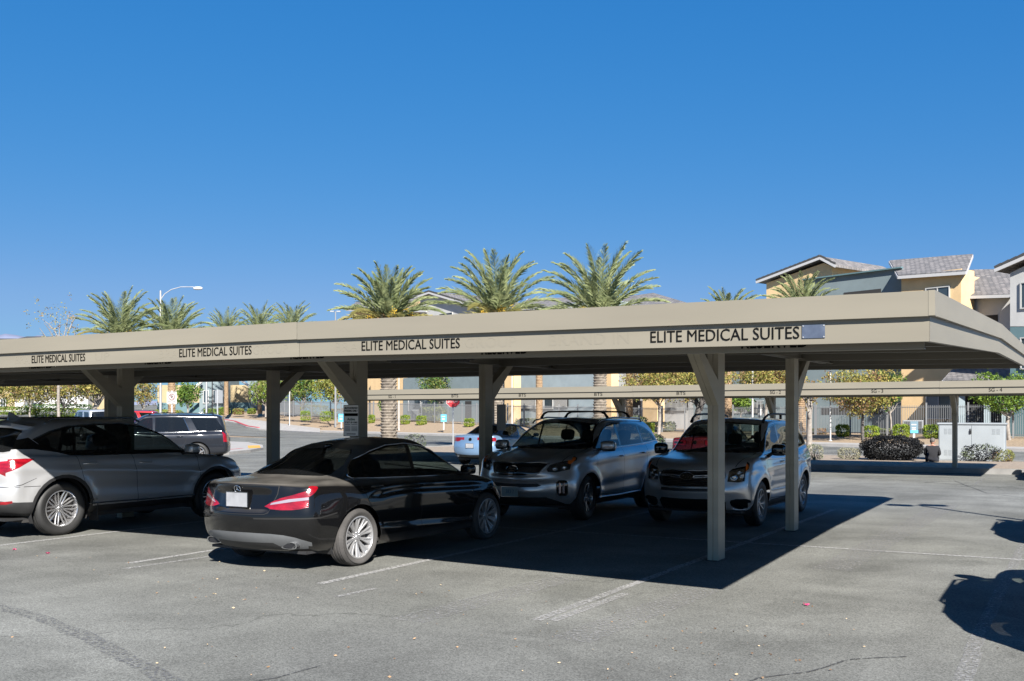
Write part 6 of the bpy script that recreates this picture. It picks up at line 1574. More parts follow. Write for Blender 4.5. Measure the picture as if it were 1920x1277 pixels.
Tpx('green_tree', 1893, 55, .3, 694, 776, 140, [L_BGRN, L_GRN, L_BGRN], 6000, .13, 'broad bright green tree with Y-shaped trunk at the right edge', tr=.12)
Tpx('green_tree', 1390, 75, .5, 736, 774, 50, [L_GRN, L_BGRN], 1700, .15, 'dark low tree beside the slim palm trunk', tr=.06)
# clipped lime shrubs in front of the fence
HG = 'clipped shrubs along the iron fence'
def zb_px(px, n):
    d = d_px(px, n); v = at(px, d); s = v.dot(SS); return d, zbank(s, n)
def shr(px, n, wpx, hpx, mats, cnt, size, label, group=HG, box=.35, name='clipped_shrub', dark=None):
    d, z = zb_px(px, n); w = wpx / F * d / 2; h = hpx / F * d / 2
    return shrub(name, P_(px, d, z), w, w * .9, h, mats, cnt, size, label, group, box)
for px, wp, hp, lab in ((573, 17, 19, 'clipped shrub left of the chest-high iron gate'), (614, 25, 20, 'round-topped shrub below the golden tree'), (697, 12, 16, 'shrub at the edge of the sign on the column'), (722, 13, 14, 'shrub at the foot of the slender young tree'),
                        (760, 17, 18, 'clipped shrub right of the white pole'), (790, 18, 18, 'darker shrub between the white pole and the blue sign'), (880, 18, 16, 'clipped shrub above the roof of the blue saloon'), (905, 10, 12, 'small shrub touching the dark column'), (1215, 24, 20, 'bright shrub above the rear of the roof-bar SUV'),
                        (1580, 24, 24, 'lime shrub beside the white pole on the right'), (1632, 32, 22, 'lime shrub under the drooping golden tree'), (1690, 30, 26, 'lime shrub with a shaded right half'), (1747, 29, 26, 'lime shrub left of the white utility cabinet')):
    shr(px, N1 + 6.2, wp, hp, [L_LIME, L_BGRN, L_LIME], 1100, .12, lab)
for px, wp, hp, lab in ((1660, 40, 12, 'low dull hedge behind the lime shrubs'), (650, 60, 18, 'rosy brown shrub row behind the fence'), (590, 50, 22, 'sage shrub mass behind the fence on the left'), (1182 , 60, 26, 'sage shrub mass behind the fence near the slim palm'), (1240, 50, 18, 'low sage shrubs behind the fence'), (812, 50, 28, 'trimmed olive hedge behind the stop sign'), (1000, 60, 14, 'low olive hedge behind the balcony fence'), (1535, 26, 10, 'rusty low shrub at the end of the fence')):
    shr(px, N1 + 9.5, wp, hp, [L_SAGE, L_OLIVE] if 'rosy' not in lab and 'rusty' not in lab else [L_BRN, L_SAGE], 1400, .17, lab, 'shrubs behind the iron fence', name='shrub')
# planter shrubs between the rear carport and the street
def pshr(px, d, wpx, ptop, pbot, mats, n, size, label, box=.2):
    z0 = .12; w = wpx / F * d / 2; h = (zpx(ptop, d) - z0) / 2
    return shrub('planter_shrub', P_(px, d, z0), w, w * .85, h, mats, n, size, label, 'shrubs in the planter by the street', box)
pshr(1672, 36.6, 112, 815, 868, [L_DARK], 9000, .075, 'large dark leafless-looking rounded shrub, the widest in the planter', .12)
pshr(1592, 37.0, 44, 839, 866, [L_GREY, L_GREY], 1500, .05, 'low pale silvery shrub left of the large dark one')
pshr(1527, 36.5, 34, 832, 862, [L_GREY, L_SAGE], 900, .05, 'pale scrub at the foot of the rough pale trunk')
pshr(1841, 35.6, 74, 829, 871, [L_DARK, L_DARK, L_SAGE], 3200, .06, 'loose dark shrub in front of the white utility cabinet', .1)
pshr(1880, 35.2, 40, 842, 871, [L_OLIVE, L_BRN], 1300, .05, 'small round olive shrub beside the loose dark one')
pshr(778, 47, 42, 812, 838, [L_SAGE, L_DARK], 900, .06, 'loose grey shrub behind the roof of the black saloon')
pshr(1218, 42, 60, 812, 850, [L_DARK, L_GRN, L_DARK], 3600, .06, 'dark shrub in the gap between the two silver SUVs')
# hedges on the far left
for px, d, wp, top, bot, mats, lab in ((30, 150, 110, 762, 778, [L_BGRN, L_OLIVE], 'low olive hedge at the left edge'), (110, 150, 140, 764, 782, [L_LIME, L_BGRN], 'bright green hedge beyond the lawn'), (110, 160, 170, 757, 772, [L_GRN, L_GRN], 'dark green hedge behind the bright one'), (395, 136, 30, 766, 783, [L_BGRN, L_SAGE], 'leafy shrub left of the slim palm trunk'),
        (420, 145, 28, 764, 778, [L_OLIVE, L_BGRN], 'small shrub right of the slim palm trunk'), (447, 145, 24, 766, 777, [L_OLIVE, L_BRN], 'middle one of the small shrubs by the tan wall'), (472, 145, 18, 766, 776, [L_OLIVE, L_BGRN], 'right one of the small shrubs by the tan wall'), (300, 138, 100, 768, 784, [L_LIME, L_OLIVE], 'grassy shrub strip below the no-parking sign'), (20, 62, 170, 790, 806, [L_SAGE, L_BGRN], 'clipped sage hedge at the left behind the silver crossover')):
    z0 = zpx(bot, d); w = wp / F * d / 2; h = (zpx(top, d) - z0) / 2
    shrub('hedge', P_(px, d, z0), w, w * .4, h, mats, 1800, .13 if d < 100 else .26, lab, 'hedges and shrubs across the side street', .3, cat='hedge')
# ================================================================== BUILDINGS
def stucco(n, c): return pbr(n, c, .92, var=.07, vscale=1.2, bump=.25, bscale=35, spec=.2)
S_TAN = stucco('tan_stucco', (.60, .43, .235)); S_CRM = stucco('cream_stucco', (.33, .265, .16)); S_BLUE = stucco('blue_grey_stucco', (.165, .205, .215)); S_TEAL = stucco('teal_stucco', (.10, .165, .18))
S_WHT = stucco('pale_grey_stucco', (.42, .42, .41)); S_PBL = stucco('pale_blue_stucco', (.25, .30, .32)); M_EAVE = pbr('white_eave', (.44, .435, .43), .6); M_DARKO = pbr('opening_shade', (.025, .024, .024), .9)  # M_DARKO: flat panels, an opening's shade painted as near-black
M_SHIN = pbr('roof_tile', (.13, .125, .125), .85); 
def _tiles():
    nt = M_SHIN.node_tree; N = nt.nodes; L = nt.links; b = N['Principled BSDF']; tc = N.new('ShaderNodeTexCoord'); mp = N.new('ShaderNodeMapping'); L.new(tc.outputs['Object'], mp.inputs[0])
    br = N.new('ShaderNodeTexBrick'); br.inputs['Scale'].default_value = 1.0; br.inputs['Color1'].default_value = (.125, .12, .12, 1); br.inputs['Color2'].default_value = (.24, .22, .21, 1); br.inputs['Mortar'].default_value = (.05, .05, .05, 1)
    br.inputs['Brick Width'].default_value = .36; br.inputs['Row Height'].default_value = .30; br.inputs['Mortar Size'].default_value = .025; br.inputs['Bias'].default_value = -.1
    L.new(tc.outputs['UV'], br.inputs[0]); L.new(br.outputs[0], b.inputs['Base Color'])
_tiles()
M_PANE = pbr('window_pane', (.035, .05, .06), .12, spec=.7); M_BLIND = pbr('window_blind', (.16, .18, .19), .6)
M_FRAME = pbr('window_frame', (.38, .38, .37), .6)
def P3(px, py, n): d = d_px(px, n); return at(px, d, zpx(py, d))
def s_of(px, n): return at(px, d_px(px, n)).dot(SS)
class Bld:
    def __init__(s, name, label, n, px): 
        s.n = n; s.root = empty(name, at(px, d_px(px, n)), 0, label, 'building', 'apartment buildings beyond the street'); s.o = s.root.location.copy(); s.o.z = 0; s.root.location.z = 0
    def add(s, mb, name, mat=None, parent=None):
        p = parent or s.root; off = s.o
        mb.v = [(v[0] - off.x, v[1] - off.y, v[2] - off.z) for v in mb.v]; return mb.build(name, mat, p)
    def wall(s, px0, px1, ztop, mat, dn=8.0, n=None, z0=-.5, poly=None):
        """poly: list of (px, py) on the front plane; else a box"""
        n = n or s.n; mb = MB()
        if poly: A = [P3(x, y, n) for x, y in poly]
        else:
            a, b = P3(px0, HY, n), P3(px1, HY, n); A = [Vector((a.x, a.y, z0)), Vector((b.x, b.y, z0)), Vector((b.x, b.y, ztop)), Vector((a.x, a.y, ztop))]
        B = [p + SN * dn for p in A]; mb.poly(A); mb.poly(B[::-1])
        for i in range(len(A)):
            j = (i + 1) % len(A); mb.poly([A[i], B[i], B[j], A[j]])
        return s.add(mb, 'wall', mat)
    def zat(s, px, py, n=None): return zpx(py, d_px(px, n or s.n))
    def roof(s, P, Q, U, V, th=.22, eave=True):
        """quad P-Q (eave) V-U (ridge)"""
        P, Q, U, V = map(Vector, (P, Q, U, V)); dz = Vector((0, 0, th)); mb = MB(); T = [P, Q, V, U]; Bt = [p - dz for p in T]
        mb.poly(T); mb.poly(Bt[::-1])
        for i in range(4):
            j = (i+1) % 4; mb.poly([Bt[i], Bt[j], T[j], T[i]])
        o = s.add(mb, 'roof', M_SHIN); me = o.data; uv = me.uv_layers.new(); e = (Q - P).normalized()
        for l in me.loops:
            c = me.vertices[l.vertex_index].co + s.o; r = c - P; a = r.dot(e); uv.data[l.index].uv = (a, math.sqrt(max(0, r.length_squared - a*a)))
        if eave:
            out = -SN * .03; mb = MB()
            for a, b in ((P, Q), (P, U), (Q, V)):
                mb.beam(a + out - dz * .75, b + out - dz * .75, .10, .20)
            s.add(mb, 'eave_trim', M_EAVE, o).location = (0, 0, 0)
        return o
    def ext(s, a, b, dn, th=.2, over=.5):
        """roof slab whose rake edge a-b faces us, running back dn"""
        a, b = Vector(a) - SN * over, Vector(b) - SN * over; mb = MB(); dz = Vector((0, 0, th)); T = [a, b, b + SN * dn, a + SN * dn]; Bt = [p - dz for p in T]
        mb.poly(T); mb.poly(Bt[::-1])
        for i in range(4):
            j = (i+1) % 4; mb.poly([Bt[i], Bt[j], T[j], T[i]])
        o = s.add(mb, 'roof', M_SHIN); uv = o.data.uv_layers.new()
        for l in o.data.loops:
            c = o.data.vertices[l.vertex_index].co + s.o - a; uv.data[l.index].uv = (c.dot(SN), c.dot((b - a).normalized()))
        mb = MB(); k = max(3, int((b - a).length / .45)); e = (b - a) / k     # stepped tile edge and white rake board
        for i in range(k): mb.beam(a + e*i + dz*.12 - SN*.02, a + e*(i + .93) + dz*.30 - SN*.02, .12, .16)
        s.add(mb, 'tile_edge', M_SHIN, o); mb = MB(); mb.beam(a - dz*.8 - SN*.03, b - dz*.8 - SN*.03, .10, .20); s.add(mb, 'eave_trim', M_EAVE, o); return o
    def win(s, px0, px1, py0, py1, n=None, cols=2, blind=False, frame=True):
        n = (n or s.n) - .06; a, b = P3(px0, HY, n), P3(px1, HY, n); z1, z0 = s.zat((px0+px1)/2, py0, n), s.zat((px0+px1)/2, py1, n)
        e = (b - a).normalized(); L = (b - a).length; w = .07; mb = MB()
        def bar(u0, u1, za, zb_):
            c = a + e*((u0+u1)/2); mb.box((0, 0, 0), (u1-u0, .10, zb_-za), M=Matrix.Translation((c.x, c.y, (za+zb_)/2)) @ Matrix.Rotation(math.atan2(e.y, e.x), 4, 'Z'))
        bar(-w, L + w, z0 - w, z0); bar(-w, L + w, z1, z1 + w); bar(-w, 0, z0, z1); bar(L, L + w, z0, z1)
        for i in range(1, cols): bar(L*i/cols - .03, L*i/cols + .03, z0, z1)
        f = s.add(mb, 'window', M_FRAME); mb = MB(); k = SN * .02
        mb.poly([Vector((a.x, a.y, z0)) + k, Vector((b.x, b.y, z0)) + k, Vector((b.x, b.y, z1)) + k, Vector((a.x, a.y, z1)) + k]); s.add(mb, 'pane', M_BLIND if blind else M_PANE, f)
        if blind:
            mb = MB(); m_ = a.lerp(b, .52); mb.poly([Vector((m_.x, m_.y, z0)), Vector((b.x, b.y, z0)), Vector((b.x, b.y, z1)), Vector((m_.x, m_.y, z1))]); s.add(mb, 'pane', M_PANE, f)
    def hole(s, px0, px1, py0, py1, n=None, name='balcony_opening', rail=False):
        n = (n or s.n) - .03; a, b = P3(px0, HY, n), P3(px1, HY, n); z1, z0 = s.zat((px0+px1)/2, py0, n), s.zat((px0+px1)/2, py1, n); mb = MB()
        mb.poly([Vector((a.x, a.y, z0)), Vector((b.x, b.y, z0)), Vector((b.x, b.y, z1)), Vector((a.x, a.y, z1))]); o = s.add(mb, name, M_DARKO)
        if rail:
            mb = MB(); L = (b - a).length; e = (b - a).normalized(); k = int(L / .14)
            for i in range(k): c = a + e*(i*.14) - SN*.05; mb.box((c.x, c.y, z0 + .5), (.03, .03, 1.0))
            mb.beam(Vector((a.x, a.y, z0 + 1.0)) - SN*.05, Vector((b.x, b.y, z0 + 1.0)) - SN*.05, .05, .05); s.add(mb, 'railing', M_FRAME, o)
# right-hand building
B1 = Bld('apartment_building', 'large tan and blue-grey apartment building with grey tiled roofs on the right', 64, 1700)
g = 71
B1.wall(0, 0, 0, S_TAN, 9, g, poly=[(1437, 830), (1437, 531), (1545, 493), (1560, 500), (1560, 830)])
B1.ext(P3(1425, 527, g), P3(1545, 481.5, g), 9); B1.ext(P3(1545, 481.5, g), P3(1574, 497, g), 9)
zt = B1.zat(1690, 503, 65.5); B1.wall(1507, 1690, zt, S_BLUE, 9, 65.5)
mb = MB(); a, b = P3(1506, HY, 65.4), P3(1691.5, HY, 65.4); mb.beam((a.x, a.y, zt + .04), (b.x, b.y, zt + .04), .3, .10); B1.add(mb, 'parapet_cap', S_TEAL)
B1.hole(1582, 1652, 545, 580, 65.5); B1.hole(1540, 1655, 764, 777, 65.5, 'balcony_opening', False)
zt = B1.zat(1750, 512, 64.5); B1.wall(1690, 1802, zt, S_TAN, 1.7); B1.wall(1692, 1788, zt, S_TAN, 6, 65.6)
P, Q = P3(1684, 516, 63.6), P3(1812, 507, 63.6); U, V = P3(1668, 488, 70), P3(1824, 476, 70); B1.roof(P, Q, U, V)
B1.win(1737, 1779, 540, 578, blind=True); B1.win(1738, 1782, 742, 784, blind=True)
zt = B1.zat(1850, 553, 66); B1.wall(1812, 1905, zt, S_WHT, 7, 66); B1.roof(P3(1804, 554, 65.2), P3(1900, 551, 65.2), P3(1806, 506, 71), P3(1900, 503.5, 71), .18); B1.hole(1841, 1871, 591, 640, 66)
B1.wall(0, 0, 0, S_WHT, 10, 60.5, poly=[(1894, 612), (1894, 512), (1960, 480), (2090, 540), (2090, 612)])
B1.wall(1894, 2090, B1.zat(1900, 612, 60.5), S_TEAL, 9.9, 60.52); B1.ext(P3(1873, 504, 60.5), P3(1960, 466, 60.5), 10); B1.ext(P3(1960, 466, 60.5), P3(2110, 535, 60.5), 10)
B1.win(1915, 1945, 530, 576, 60.5); B1.win(1915, 1945, 634, 690, 60.5)
B1.roof(P3(1768, 712, 60), P3(1925, 716, 60), P3(1786, 692, 64), P3(1925, 688, 64)); B1.hole(1806, 1882, 742, 808, 64.3, 'entrance_recess')
for px in (1804, 1851, 1884):
    mb = MB(); c = at(px, d_px(px, 60.6)); mb.box((c.x, c.y, 1.7), (.35, .35, 3.6)); B1.add(mb, 'porch_post', S_PBL)
mb = MB(); c = at(1810, d_px(1810, 62)); mb.box((c.x, c.y, B1.zat(1810, 740, 62) + .2), (7.5, .5, .5), TH - R(8)); B1.add(mb, 'porch_beam', S_PBL)
# middle building behind the palms
B2 = Bld('apartment_building', 'pale grey gabled apartment building behind the three tall date palms', 62, 850)
zt = B2.zat(700, 579, 62); B2.wall(661, 795, zt, S_TAN, 9, 62); B2.roof(P3(650, 579, 61), P3(800, 581, 61), P3(668, 566, 68), P3(812, 548, 68)); B2.win(665, 686, 596, 604, 62, 2)
B2.wall(0, 0, 0, S_WHT, 9, 61.2, poly=[(788, 812), (788, 556), (812, 552), (905, 580), (905, 812)]); B2.ext(P3(812, 547, 61.2), P3(912, 577, 61.2), 10); B2.ext(P3(785, 556, 61.2), P3(812, 547, 61.2), 10)
B2.win(824, 848, 588, 600, 61.2, 2)
zt = B2.zat(1050, 571, 64); B2.wall(905, 1125, zt, S_PBL, 9, 64); B2.hole(986, 1075, 576, 590, 64); B2.hole(1120, 1125, 560, 700, 64)
B2.wall(1115, 1300, B2.zat(1180, 588, 66), S_WHT, 8, 66); B2.roof(P3(1105, 586, 65), P3(1290, 568, 65), P3(1100, 566, 72), P3(1225, 549, 72))
B2.roof(P3(975, 577, 63), P3(1130, 574, 63), P3(990, 560, 70), P3(1120, 556, 70), .15)
# street level
B2.wall(695, 756, B2.zat(720, 700, 61.0), S_TAN, .8, 61.0); B2.wall(756, 945, B2.zat(850, 704, 60.9), S_BLUE, .9, 60.9); B2.win(766, 788, 742, 770, 60.9, 1, True); B2.hole(872, 884, 752, 797, 60.9, 'doorway')
B2.wall(946, 963, B2.zat(955, 690, 60.6), S_TAN, .9, 60.6); B2.hole(964, 1023, 744, 766, 63.9, 'balcony_opening', True); B2.hole(1040, 1066, 744, 764, 63.9, 'balcony_opening', True); B2.win(1004, 1036, 744, 765, 63.9, 2)
B2.wall(1126, 1146, B2.zat(1135, 690, 63.4), S_TAN, .9, 63.4); B2.wall(1205, 1232, B2.zat(1216, 690, 63.4), S_TAN, .9, 63.4); B2.hole(1155, 1200, 744, 790, 65.9, 'doorway', False)
B2.hole(1236, 1290, 744, 770, 65.9, 'balcony_opening', True)
B3 = Bld('apartment_building', 'blue-grey apartment wing with white railings between the two near column pairs', 66, 1400)
B3.wall(1290, 1437, B3.zat(1380, 600, 66), S_BLUE, 8, 66); B3.win(1345, 1362, 745, 768, 66, 1); B3.hole(1370, 1432, 758, 775, 66, 'balcony_opening', True); B3.wall(1437, 1508, B3.zat(1470, 610, 66.5), S_BLUE, 3, 66.5)
# houses on the far left
H1 = Bld('house', 'single storey cream and blue-grey house behind the no-parking sign', 60, 420); del H1.root['group']
def lw(px0, px1, pyt, pym, pyb, d, up, low, root=H1, dep=8):
    a, b = at(px0, d), at(px1, d); z0, zm, z1 = zpx(pyb, d), zpx(pym, d), zpx(pyt, d); f = c2w(0, 1)
    for (za, zb_, m, e) in ((zm, z1, up, 0), (z0 - 1, zm, low, .05)):
        mb = MB(); A = [a - f*e, b - f*e]; mb.poly([(A[0].x, A[0].y, za), (A[1].x, A[1].y, za), (A[1].x, A[1].y, zb_), (A[0].x, A[0].y, zb_)])
        for p, q in ((A[0], A[0] + f*dep), (A[1], A[1] + f*dep)): mb.poly([(p.x, p.y, za), (q.x, q.y, za), (q.x, q.y, zb_), (p.x, p.y, zb_)])
        p, q = A[0], A[1]; mb.poly([(p.x, p.y, zb_), (q.x, q.y, zb_), ((q + f*dep).x, (q + f*dep).y, zb_), ((p + f*dep).x, (p + f*dep).y, zb_)])
        root.add(mb, 'wall', m)
def lwin(px0, px1, py0, py1, d, root=H1, cols=2):
    a, b = at(px0, d - .1), at(px1, d - .1); z1, z0 = zpx(py0, d), zpx(py1, d); mb = MB(); e = (b - a).normalized(); L = (b - a).length
    for u0, u1, za, zb_ in [(-.12, L + .12, z0 - .12, z0), (-.12, L + .12, z1, z1 + .12), (-.12, 0, z0, z1), (L, L + .12, z0, z1), (L/2 - .06, L/2 + .06, z0, z1)]:
        c = a + e*((u0+u1)/2); mb.box((c.x, c.y, (za+zb_)/2), (u1-u0, .1, zb_-za), TH)
    f = root.add(mb, 'window', M_FRAME); mb = MB(); mb.poly([(a.x, a.y, z0), (b.x, b.y, z0), (b.x, b.y, z1), (a.x, a.y, z1)]); root.add(mb, 'pane', M_PANE, f)
lw(295, 375, 722, 755, 772, 156, S_CRM, S_TEAL); lw(374, 422, 705, 706, 772, 153, S_PBL, S_BLUE); lw(421, 464.5, 722, 754.5, 770, 156, S_CRM, S_TEAL); lw(464, 520, 705, 706, 770, 158, S_PBL, S_BLUE)
lwin(382, 390, 733, 755, 152.9); lwin(400, 414, 733, 755, 152.9); lwin(476, 486, 744, 752, 157.9)
f = c2w(0, 1)
for p0, p1, y0, y1 in ((352, 378, 738, 716), (440, 472, 704, 728)):
    a, b = at(p0, 152), at(p1, 152); mb = MB(); mb.beam((a.x, a.y, zpx(y0, 152)), (b.x, b.y, zpx(y1, 152)), .6, .3); H1.add(mb, 'eave_trim', M_EAVE)
H2 = Bld('house', 'pale yellow and white building hidden among the yellowing trees on the left', 60, 60); del H2.root['group']
lw(-60, 28, 725, 769, 772, 172, S_CRM, S_WHT, H2); lw(28, 46, 748, 769, 772, 171, S_WHT, S_WHT, H2); lw(46, 165, 725, 769, 772, 174, S_WHT, S_WHT, H2); lw(165, 215, 730, 769, 772, 176, S_CRM, S_CRM, H2); lwin(2, 10, 748, 764, 171.9, H2); lwin(60, 80, 755, 765, 173.9, H2)
H3 = Bld('house', 'low house roofs peeking over the carport at the far left', 60, 40); del H3.root['group']
for p0, p1, y0, y1 in ((-60, 18, 631, 640), (28, 95, 627, 636)):
    d = 200; a, b = at(p0, d), at(p1, d); m_ = (a + b)/2; mb = MB(); z0, z1 = zpx(y1, d), zpx(y0, d)
    mb.poly([(a.x, a.y, z0), (b.x, b.y, z0), ((b+f*5).x, (b+f*5).y, z1), ((a+f*5).x, (a+f*5).y, z1)]); H3.add(mb, 'roof', M_SHIN); mb = MB(); mb.beam((a.x, a.y, z0 - .1), (b.x, b.y, z0 - .1), .1, .25); H3.add(mb, 'eave_trim', M_EAVE)
    mb = MB(); mb.box((m_.x + f.x*3, m_.y + f.y*3, z0/2), ((b - a).length*.95, 5, z0 - .05), TH); H3.add(mb, 'wall', S_CRM)
# ================================================================== FENCES
M_IRON = pbr('grey_painted_iron', (.20, .205, .21), .5, .2)
def fence(px0, px1, n, label, top=1.9, gate=None):
    s0, s1 = s_of(px1, n), s_of(px0, n); root = empty('iron_fence', sn((s0+s1)/2, n, 0), 0, label, 'fence', 'iron picket fence along the street'); o = root.location.copy()
    L = s1 - s0; k = max(1, round(L / 2.4)); mb = MB()
    z = lambda s: zbank(s, n) - .02
    i = 0; s = s0
    while s < s1:
        zz = z(s); p = sn(s, n, zz + .12 + (top - .12)/2) - o; mb.box(p, (.022, .022, top - .12), 0); s += .115
    for zz in (.2, top - .12):
        ss = np.linspace(s0, s1, 12)
        for a, b in zip(ss, ss[1:]): mb.beam(sn(a, n, z(a) + zz) - o, sn(b, n, z(b) + zz) - o, .035, .045)
    mb.build('picket_panel', M_IRON, root)
    for i in range(k + 1):
        s = s0 + L * i / k; mb = MB(); p = sn(s, n, z(s) + (top + .12)/2) - o; mb.box(p, (.085, .085, top + .12)); mb.box(p + Vector((0, 0, (top + .15)/2)), (.10, .10, .03)); mb.build('post', M_IRON, root)
fence(518, 700, N1 + 8, 'iron picket fence on the left, from the light green tree to the sign column')
fence(701, 1240, N1 + 8, 'iron picket fence across the middle, behind the stop sign and the palms')
fence(1242, 1528, N1 + 8, 'iron picket fence behind the golden trees and the boxy SUV')
fence(1530, 1990, N1 + 8, 'iron picket fence on the right, behind the white utility cabinet')
# ================================================================== STREET FURNITURE
def pole(name, px, d, z0, ztop, r, mat, label, cat='pole', group=None):
    root = empty(name, P_(px, d, z0), 0, label, cat, group); mb = MB(); mb.tube([(0, 0, 0), (0, 0, ztop - z0)], [r, r*.85], 8); mb.build('pole', mat, root, smooth=True); return root
for px, lab in ((543, 'white pole in front of the mixed green tree'), (748, 'white pole beside the thick dark palm trunk'), (960, 'white pole left of the slim orange-tan palm trunk'), (1557, 'white pole left of the lime shrub on the right'), (1411, 'white pole between the near column pairs')):
    d, z = zb_px(px, N1 + 3.2); root = pole('white_pole', px, d, z, 6.6, .065 if px != 1557 else .05, M_WHITE, lab, 'pole', 'thin white poles beside the pavement')
    mb = MB(); mb.lathe([(0, .06), (.10, .04), (.12, 0)], 10); o = mb.build('base_collar', M_WHITE, root)
# blue leasing signs
M_BSIGN = pbr('blue_sign', (.07, .30, .45), .5); M_BS2 = pbr('blue_sign_dark', (.10, .16, .20), .5)
for px, y0, y1, yb, lab in ((640, 776, 791, 803, 'small light blue sign on a white post beside the parking notice'), (832, 777, 791, 806, 'small light blue sign on a white post left of the blue saloon'), (1714, 790, 812, 832, 'small grey and blue sign on a white post left of the utility cabinet')):
    n = N1 + 2.6; d = d_px(px, n); z1, zm, z0 = zpx(y0, d), zpx(y1, d), zpx(yb, d); w = (11 if px < 1700 else 15) / F * d; root = empty('post_sign', P_(px, d, max(.1, z0)), TH, lab, 'sign', 'small signs along the pavement')
    h0 = root.location.z; mb = MB(); mb.box((0, .04, (z1 - .1 - h0)/2), (.12, .05, z1 - .1 - h0)); mb.build('post', M_WHITE, root); mb = MB(); mb.box((0, 0, (z1 + zm)/2 - h0), (w, .03, z1 - zm)); o = mb.build('sign_board', M_BSIGN if px < 1700 else M_BS2, root)
    mb = MB()
    for k, u in enumerate((.72, .45, .3)): mb.box((-.05*w, -.02, zm - h0 + (z1 - zm)*u), (w*(.5 if k else .6), .006, (z1-zm)*.09))
    mb.build('sign_text_lines', M_WHITE, o)
    if px > 1700: mb = MB(); mb.box((0, -.018, zm - h0 + (z1 - zm)*.12), (w, .008, (z1-zm)*.24)); mb.build('sign_band', M_BSIGN, o)
# stop sign
d = 58; root = empty('stop_sign', P_(849.5, d, .0), TH + R(4), 'red octagonal stop sign on a metal post, partly behind the rear carport', 'sign')
zc = zpx(751, d); r = .43; oc = lambda rr, y: [(rr*math.cos(R(22.5 + 45*k)), y, zc + rr*math.sin(R(22.5 + 45*k))) for k in range(8)]
mb = MB(); mb.tube([(0, .06, 0), (0, .06, zc + .3)], .045, 6); mb.build('post', M_GALV, root)
mb = MB(); mb.poly(oc(r, 0)); mb.poly(oc(r, .02)[::-1]); mb.grid([oc(r, 0), oc(r, .02)], close=True); bd = mb.build('sign_board', M_WHITE, root)
mb = MB(); mb.poly(oc(r*.93, -.004)); mb.build('red_field', pbr('stop_red', (.62, .03, .04), .5), bd)
text_mesh('lettering', 'STOP', .33, Matrix.Translation((0, -.008, zc - .115)) @ Matrix.Rotation(R(90), 4, 'X'), M_WHITE, bd, .82, bold=.006, align='CENTER')
# fire lane sign
d = 46; root = empty('parking_sign', P_(322, d, 0), TH + R(6), 'white no-parking sign with a crossed circle on a metal post', 'sign'); z1, z0 = zpx(734.5, d), zpx(757.5, d); w = 18 / F * d; zc = (z1 + z0)/2; h = z1 - z0
mb = MB(); mb.box((0, .05, (z1 + .05)/2), (.06, .04, z1 + .05)); mb.build('post', M_GALV, root); mb = MB(); mb.box((0, 0, zc), (w, .01, h)); bd = mb.build('sign_board', M_WHITE, root)
RX = Matrix.Rotation(R(90), 4, 'X'); M_SR = pbr('sign_dark_red', (.16, .02, .03), .5)
for s_, zz, sz in (('FIRE LANE', .40, .075), ('ANYTIME', -.30, .085), ('TOW AWAY', -.44, .05)): text_mesh('lettering', s_, sz, Matrix.Translation((0, -.008, zc + h*zz - .02)) @ RX, M_INK, bd, .9, align='CENTER')
mb = MB(); mb.tube([(.13*math.cos(t), -.012, zc + h*.07 + .13*math.sin(t)) for t in [2*math.pi*k/24 for k in range(25)]], .014, 5); mb.tube([(-.09, -.012, zc + h*.07 + .09), (.09, -.012, zc + h*.07 - .09)], .012, 5); mb.build('crossed_circle', M_SR, bd)
text_mesh('symbol_letter', 'P', .2, Matrix.Translation((0, -.008, zc + h*.07 - .07)) @ RX, M_INK, bd, 1, align='CENTER', bold=.004)
# plain sign backs and poles on the corner
for px, d, y0, w_, lab in ((387, 70, 700, .07, 'pale grey pole left of the two sign backs'), (398, 75, 705, .045, 'thin dark pole between the pale pole and the sign back'),):
    pole('metal_pole', px, d, 0, zpx(y0, d), w_, M_GALV if px < 390 else M_BLACK, lab, 'pole')
d = 62; root = empty('sign_back', P_(408, d, 0), TH - R(8), 'grey back of a road sign on a post by the corner', 'sign'); mb = MB(); mb.box((0, 0, zpx(730, d)/2), (.07, .05, zpx(730, d))); mb.build('post', M_GALV, root)
mb = MB(); mb.box((.06, .05, (zpx(732, d) + zpx(756, d))/2), (.50, .01, zpx(732, d) - zpx(756, d))); mb.build('sign_board', M_GREYM, root)
# cobra head street lamp
d = 88; root = empty('street_lamp', P_(301, d, 0), TH, 'tall grey street lamp with a curved arm and pale cobra head', 'street lamp'); k = d / F
mb = MB(); H = zpx(545, d); mb.tube([(0, 0, 0), (0, 0, H)], [.12, .08], 10); mb.build('pole', M_GALV, root, smooth=True)
mb = MB(); mb.tube([(0, 0, zpx(562, d)), (8*k, 0, zpx(551, d)), (20*k, 0, zpx(543, d)), (38*k, 0, zpx(538, d)), (62*k, 0, zpx(538, d))], [.045, .04, .04, .035, .035], 8); mb.build('arm', M_GALV, root, smooth=True)
mb = MB(); sell(mb, (70*k, 0, zpx(540.5, d)), (.42, .17, .15), (.8, .8)); mb.build('lamp_head', pbr('lamp_grey', (.42, .43, .44), .4), root, smooth=True)
d = 110; root = empty('car_park_light', P_(629, d, .5), TH, 'distant twin-headed parking lot light over the carport roof', 'street lamp'); H = zpx(584, d) - .5
mb = MB(); mb.tube([(0, 0, 0), (0, 0, H)], [.12, .07], 6); mb.build('pole', M_GREYM, root); mb = MB()
for sg in (-1, 1): mb = MB(); mb.box((sg*.35, 0, H), (.42, .3, .12)); mb.build('lamp_head', M_GREYM, root)
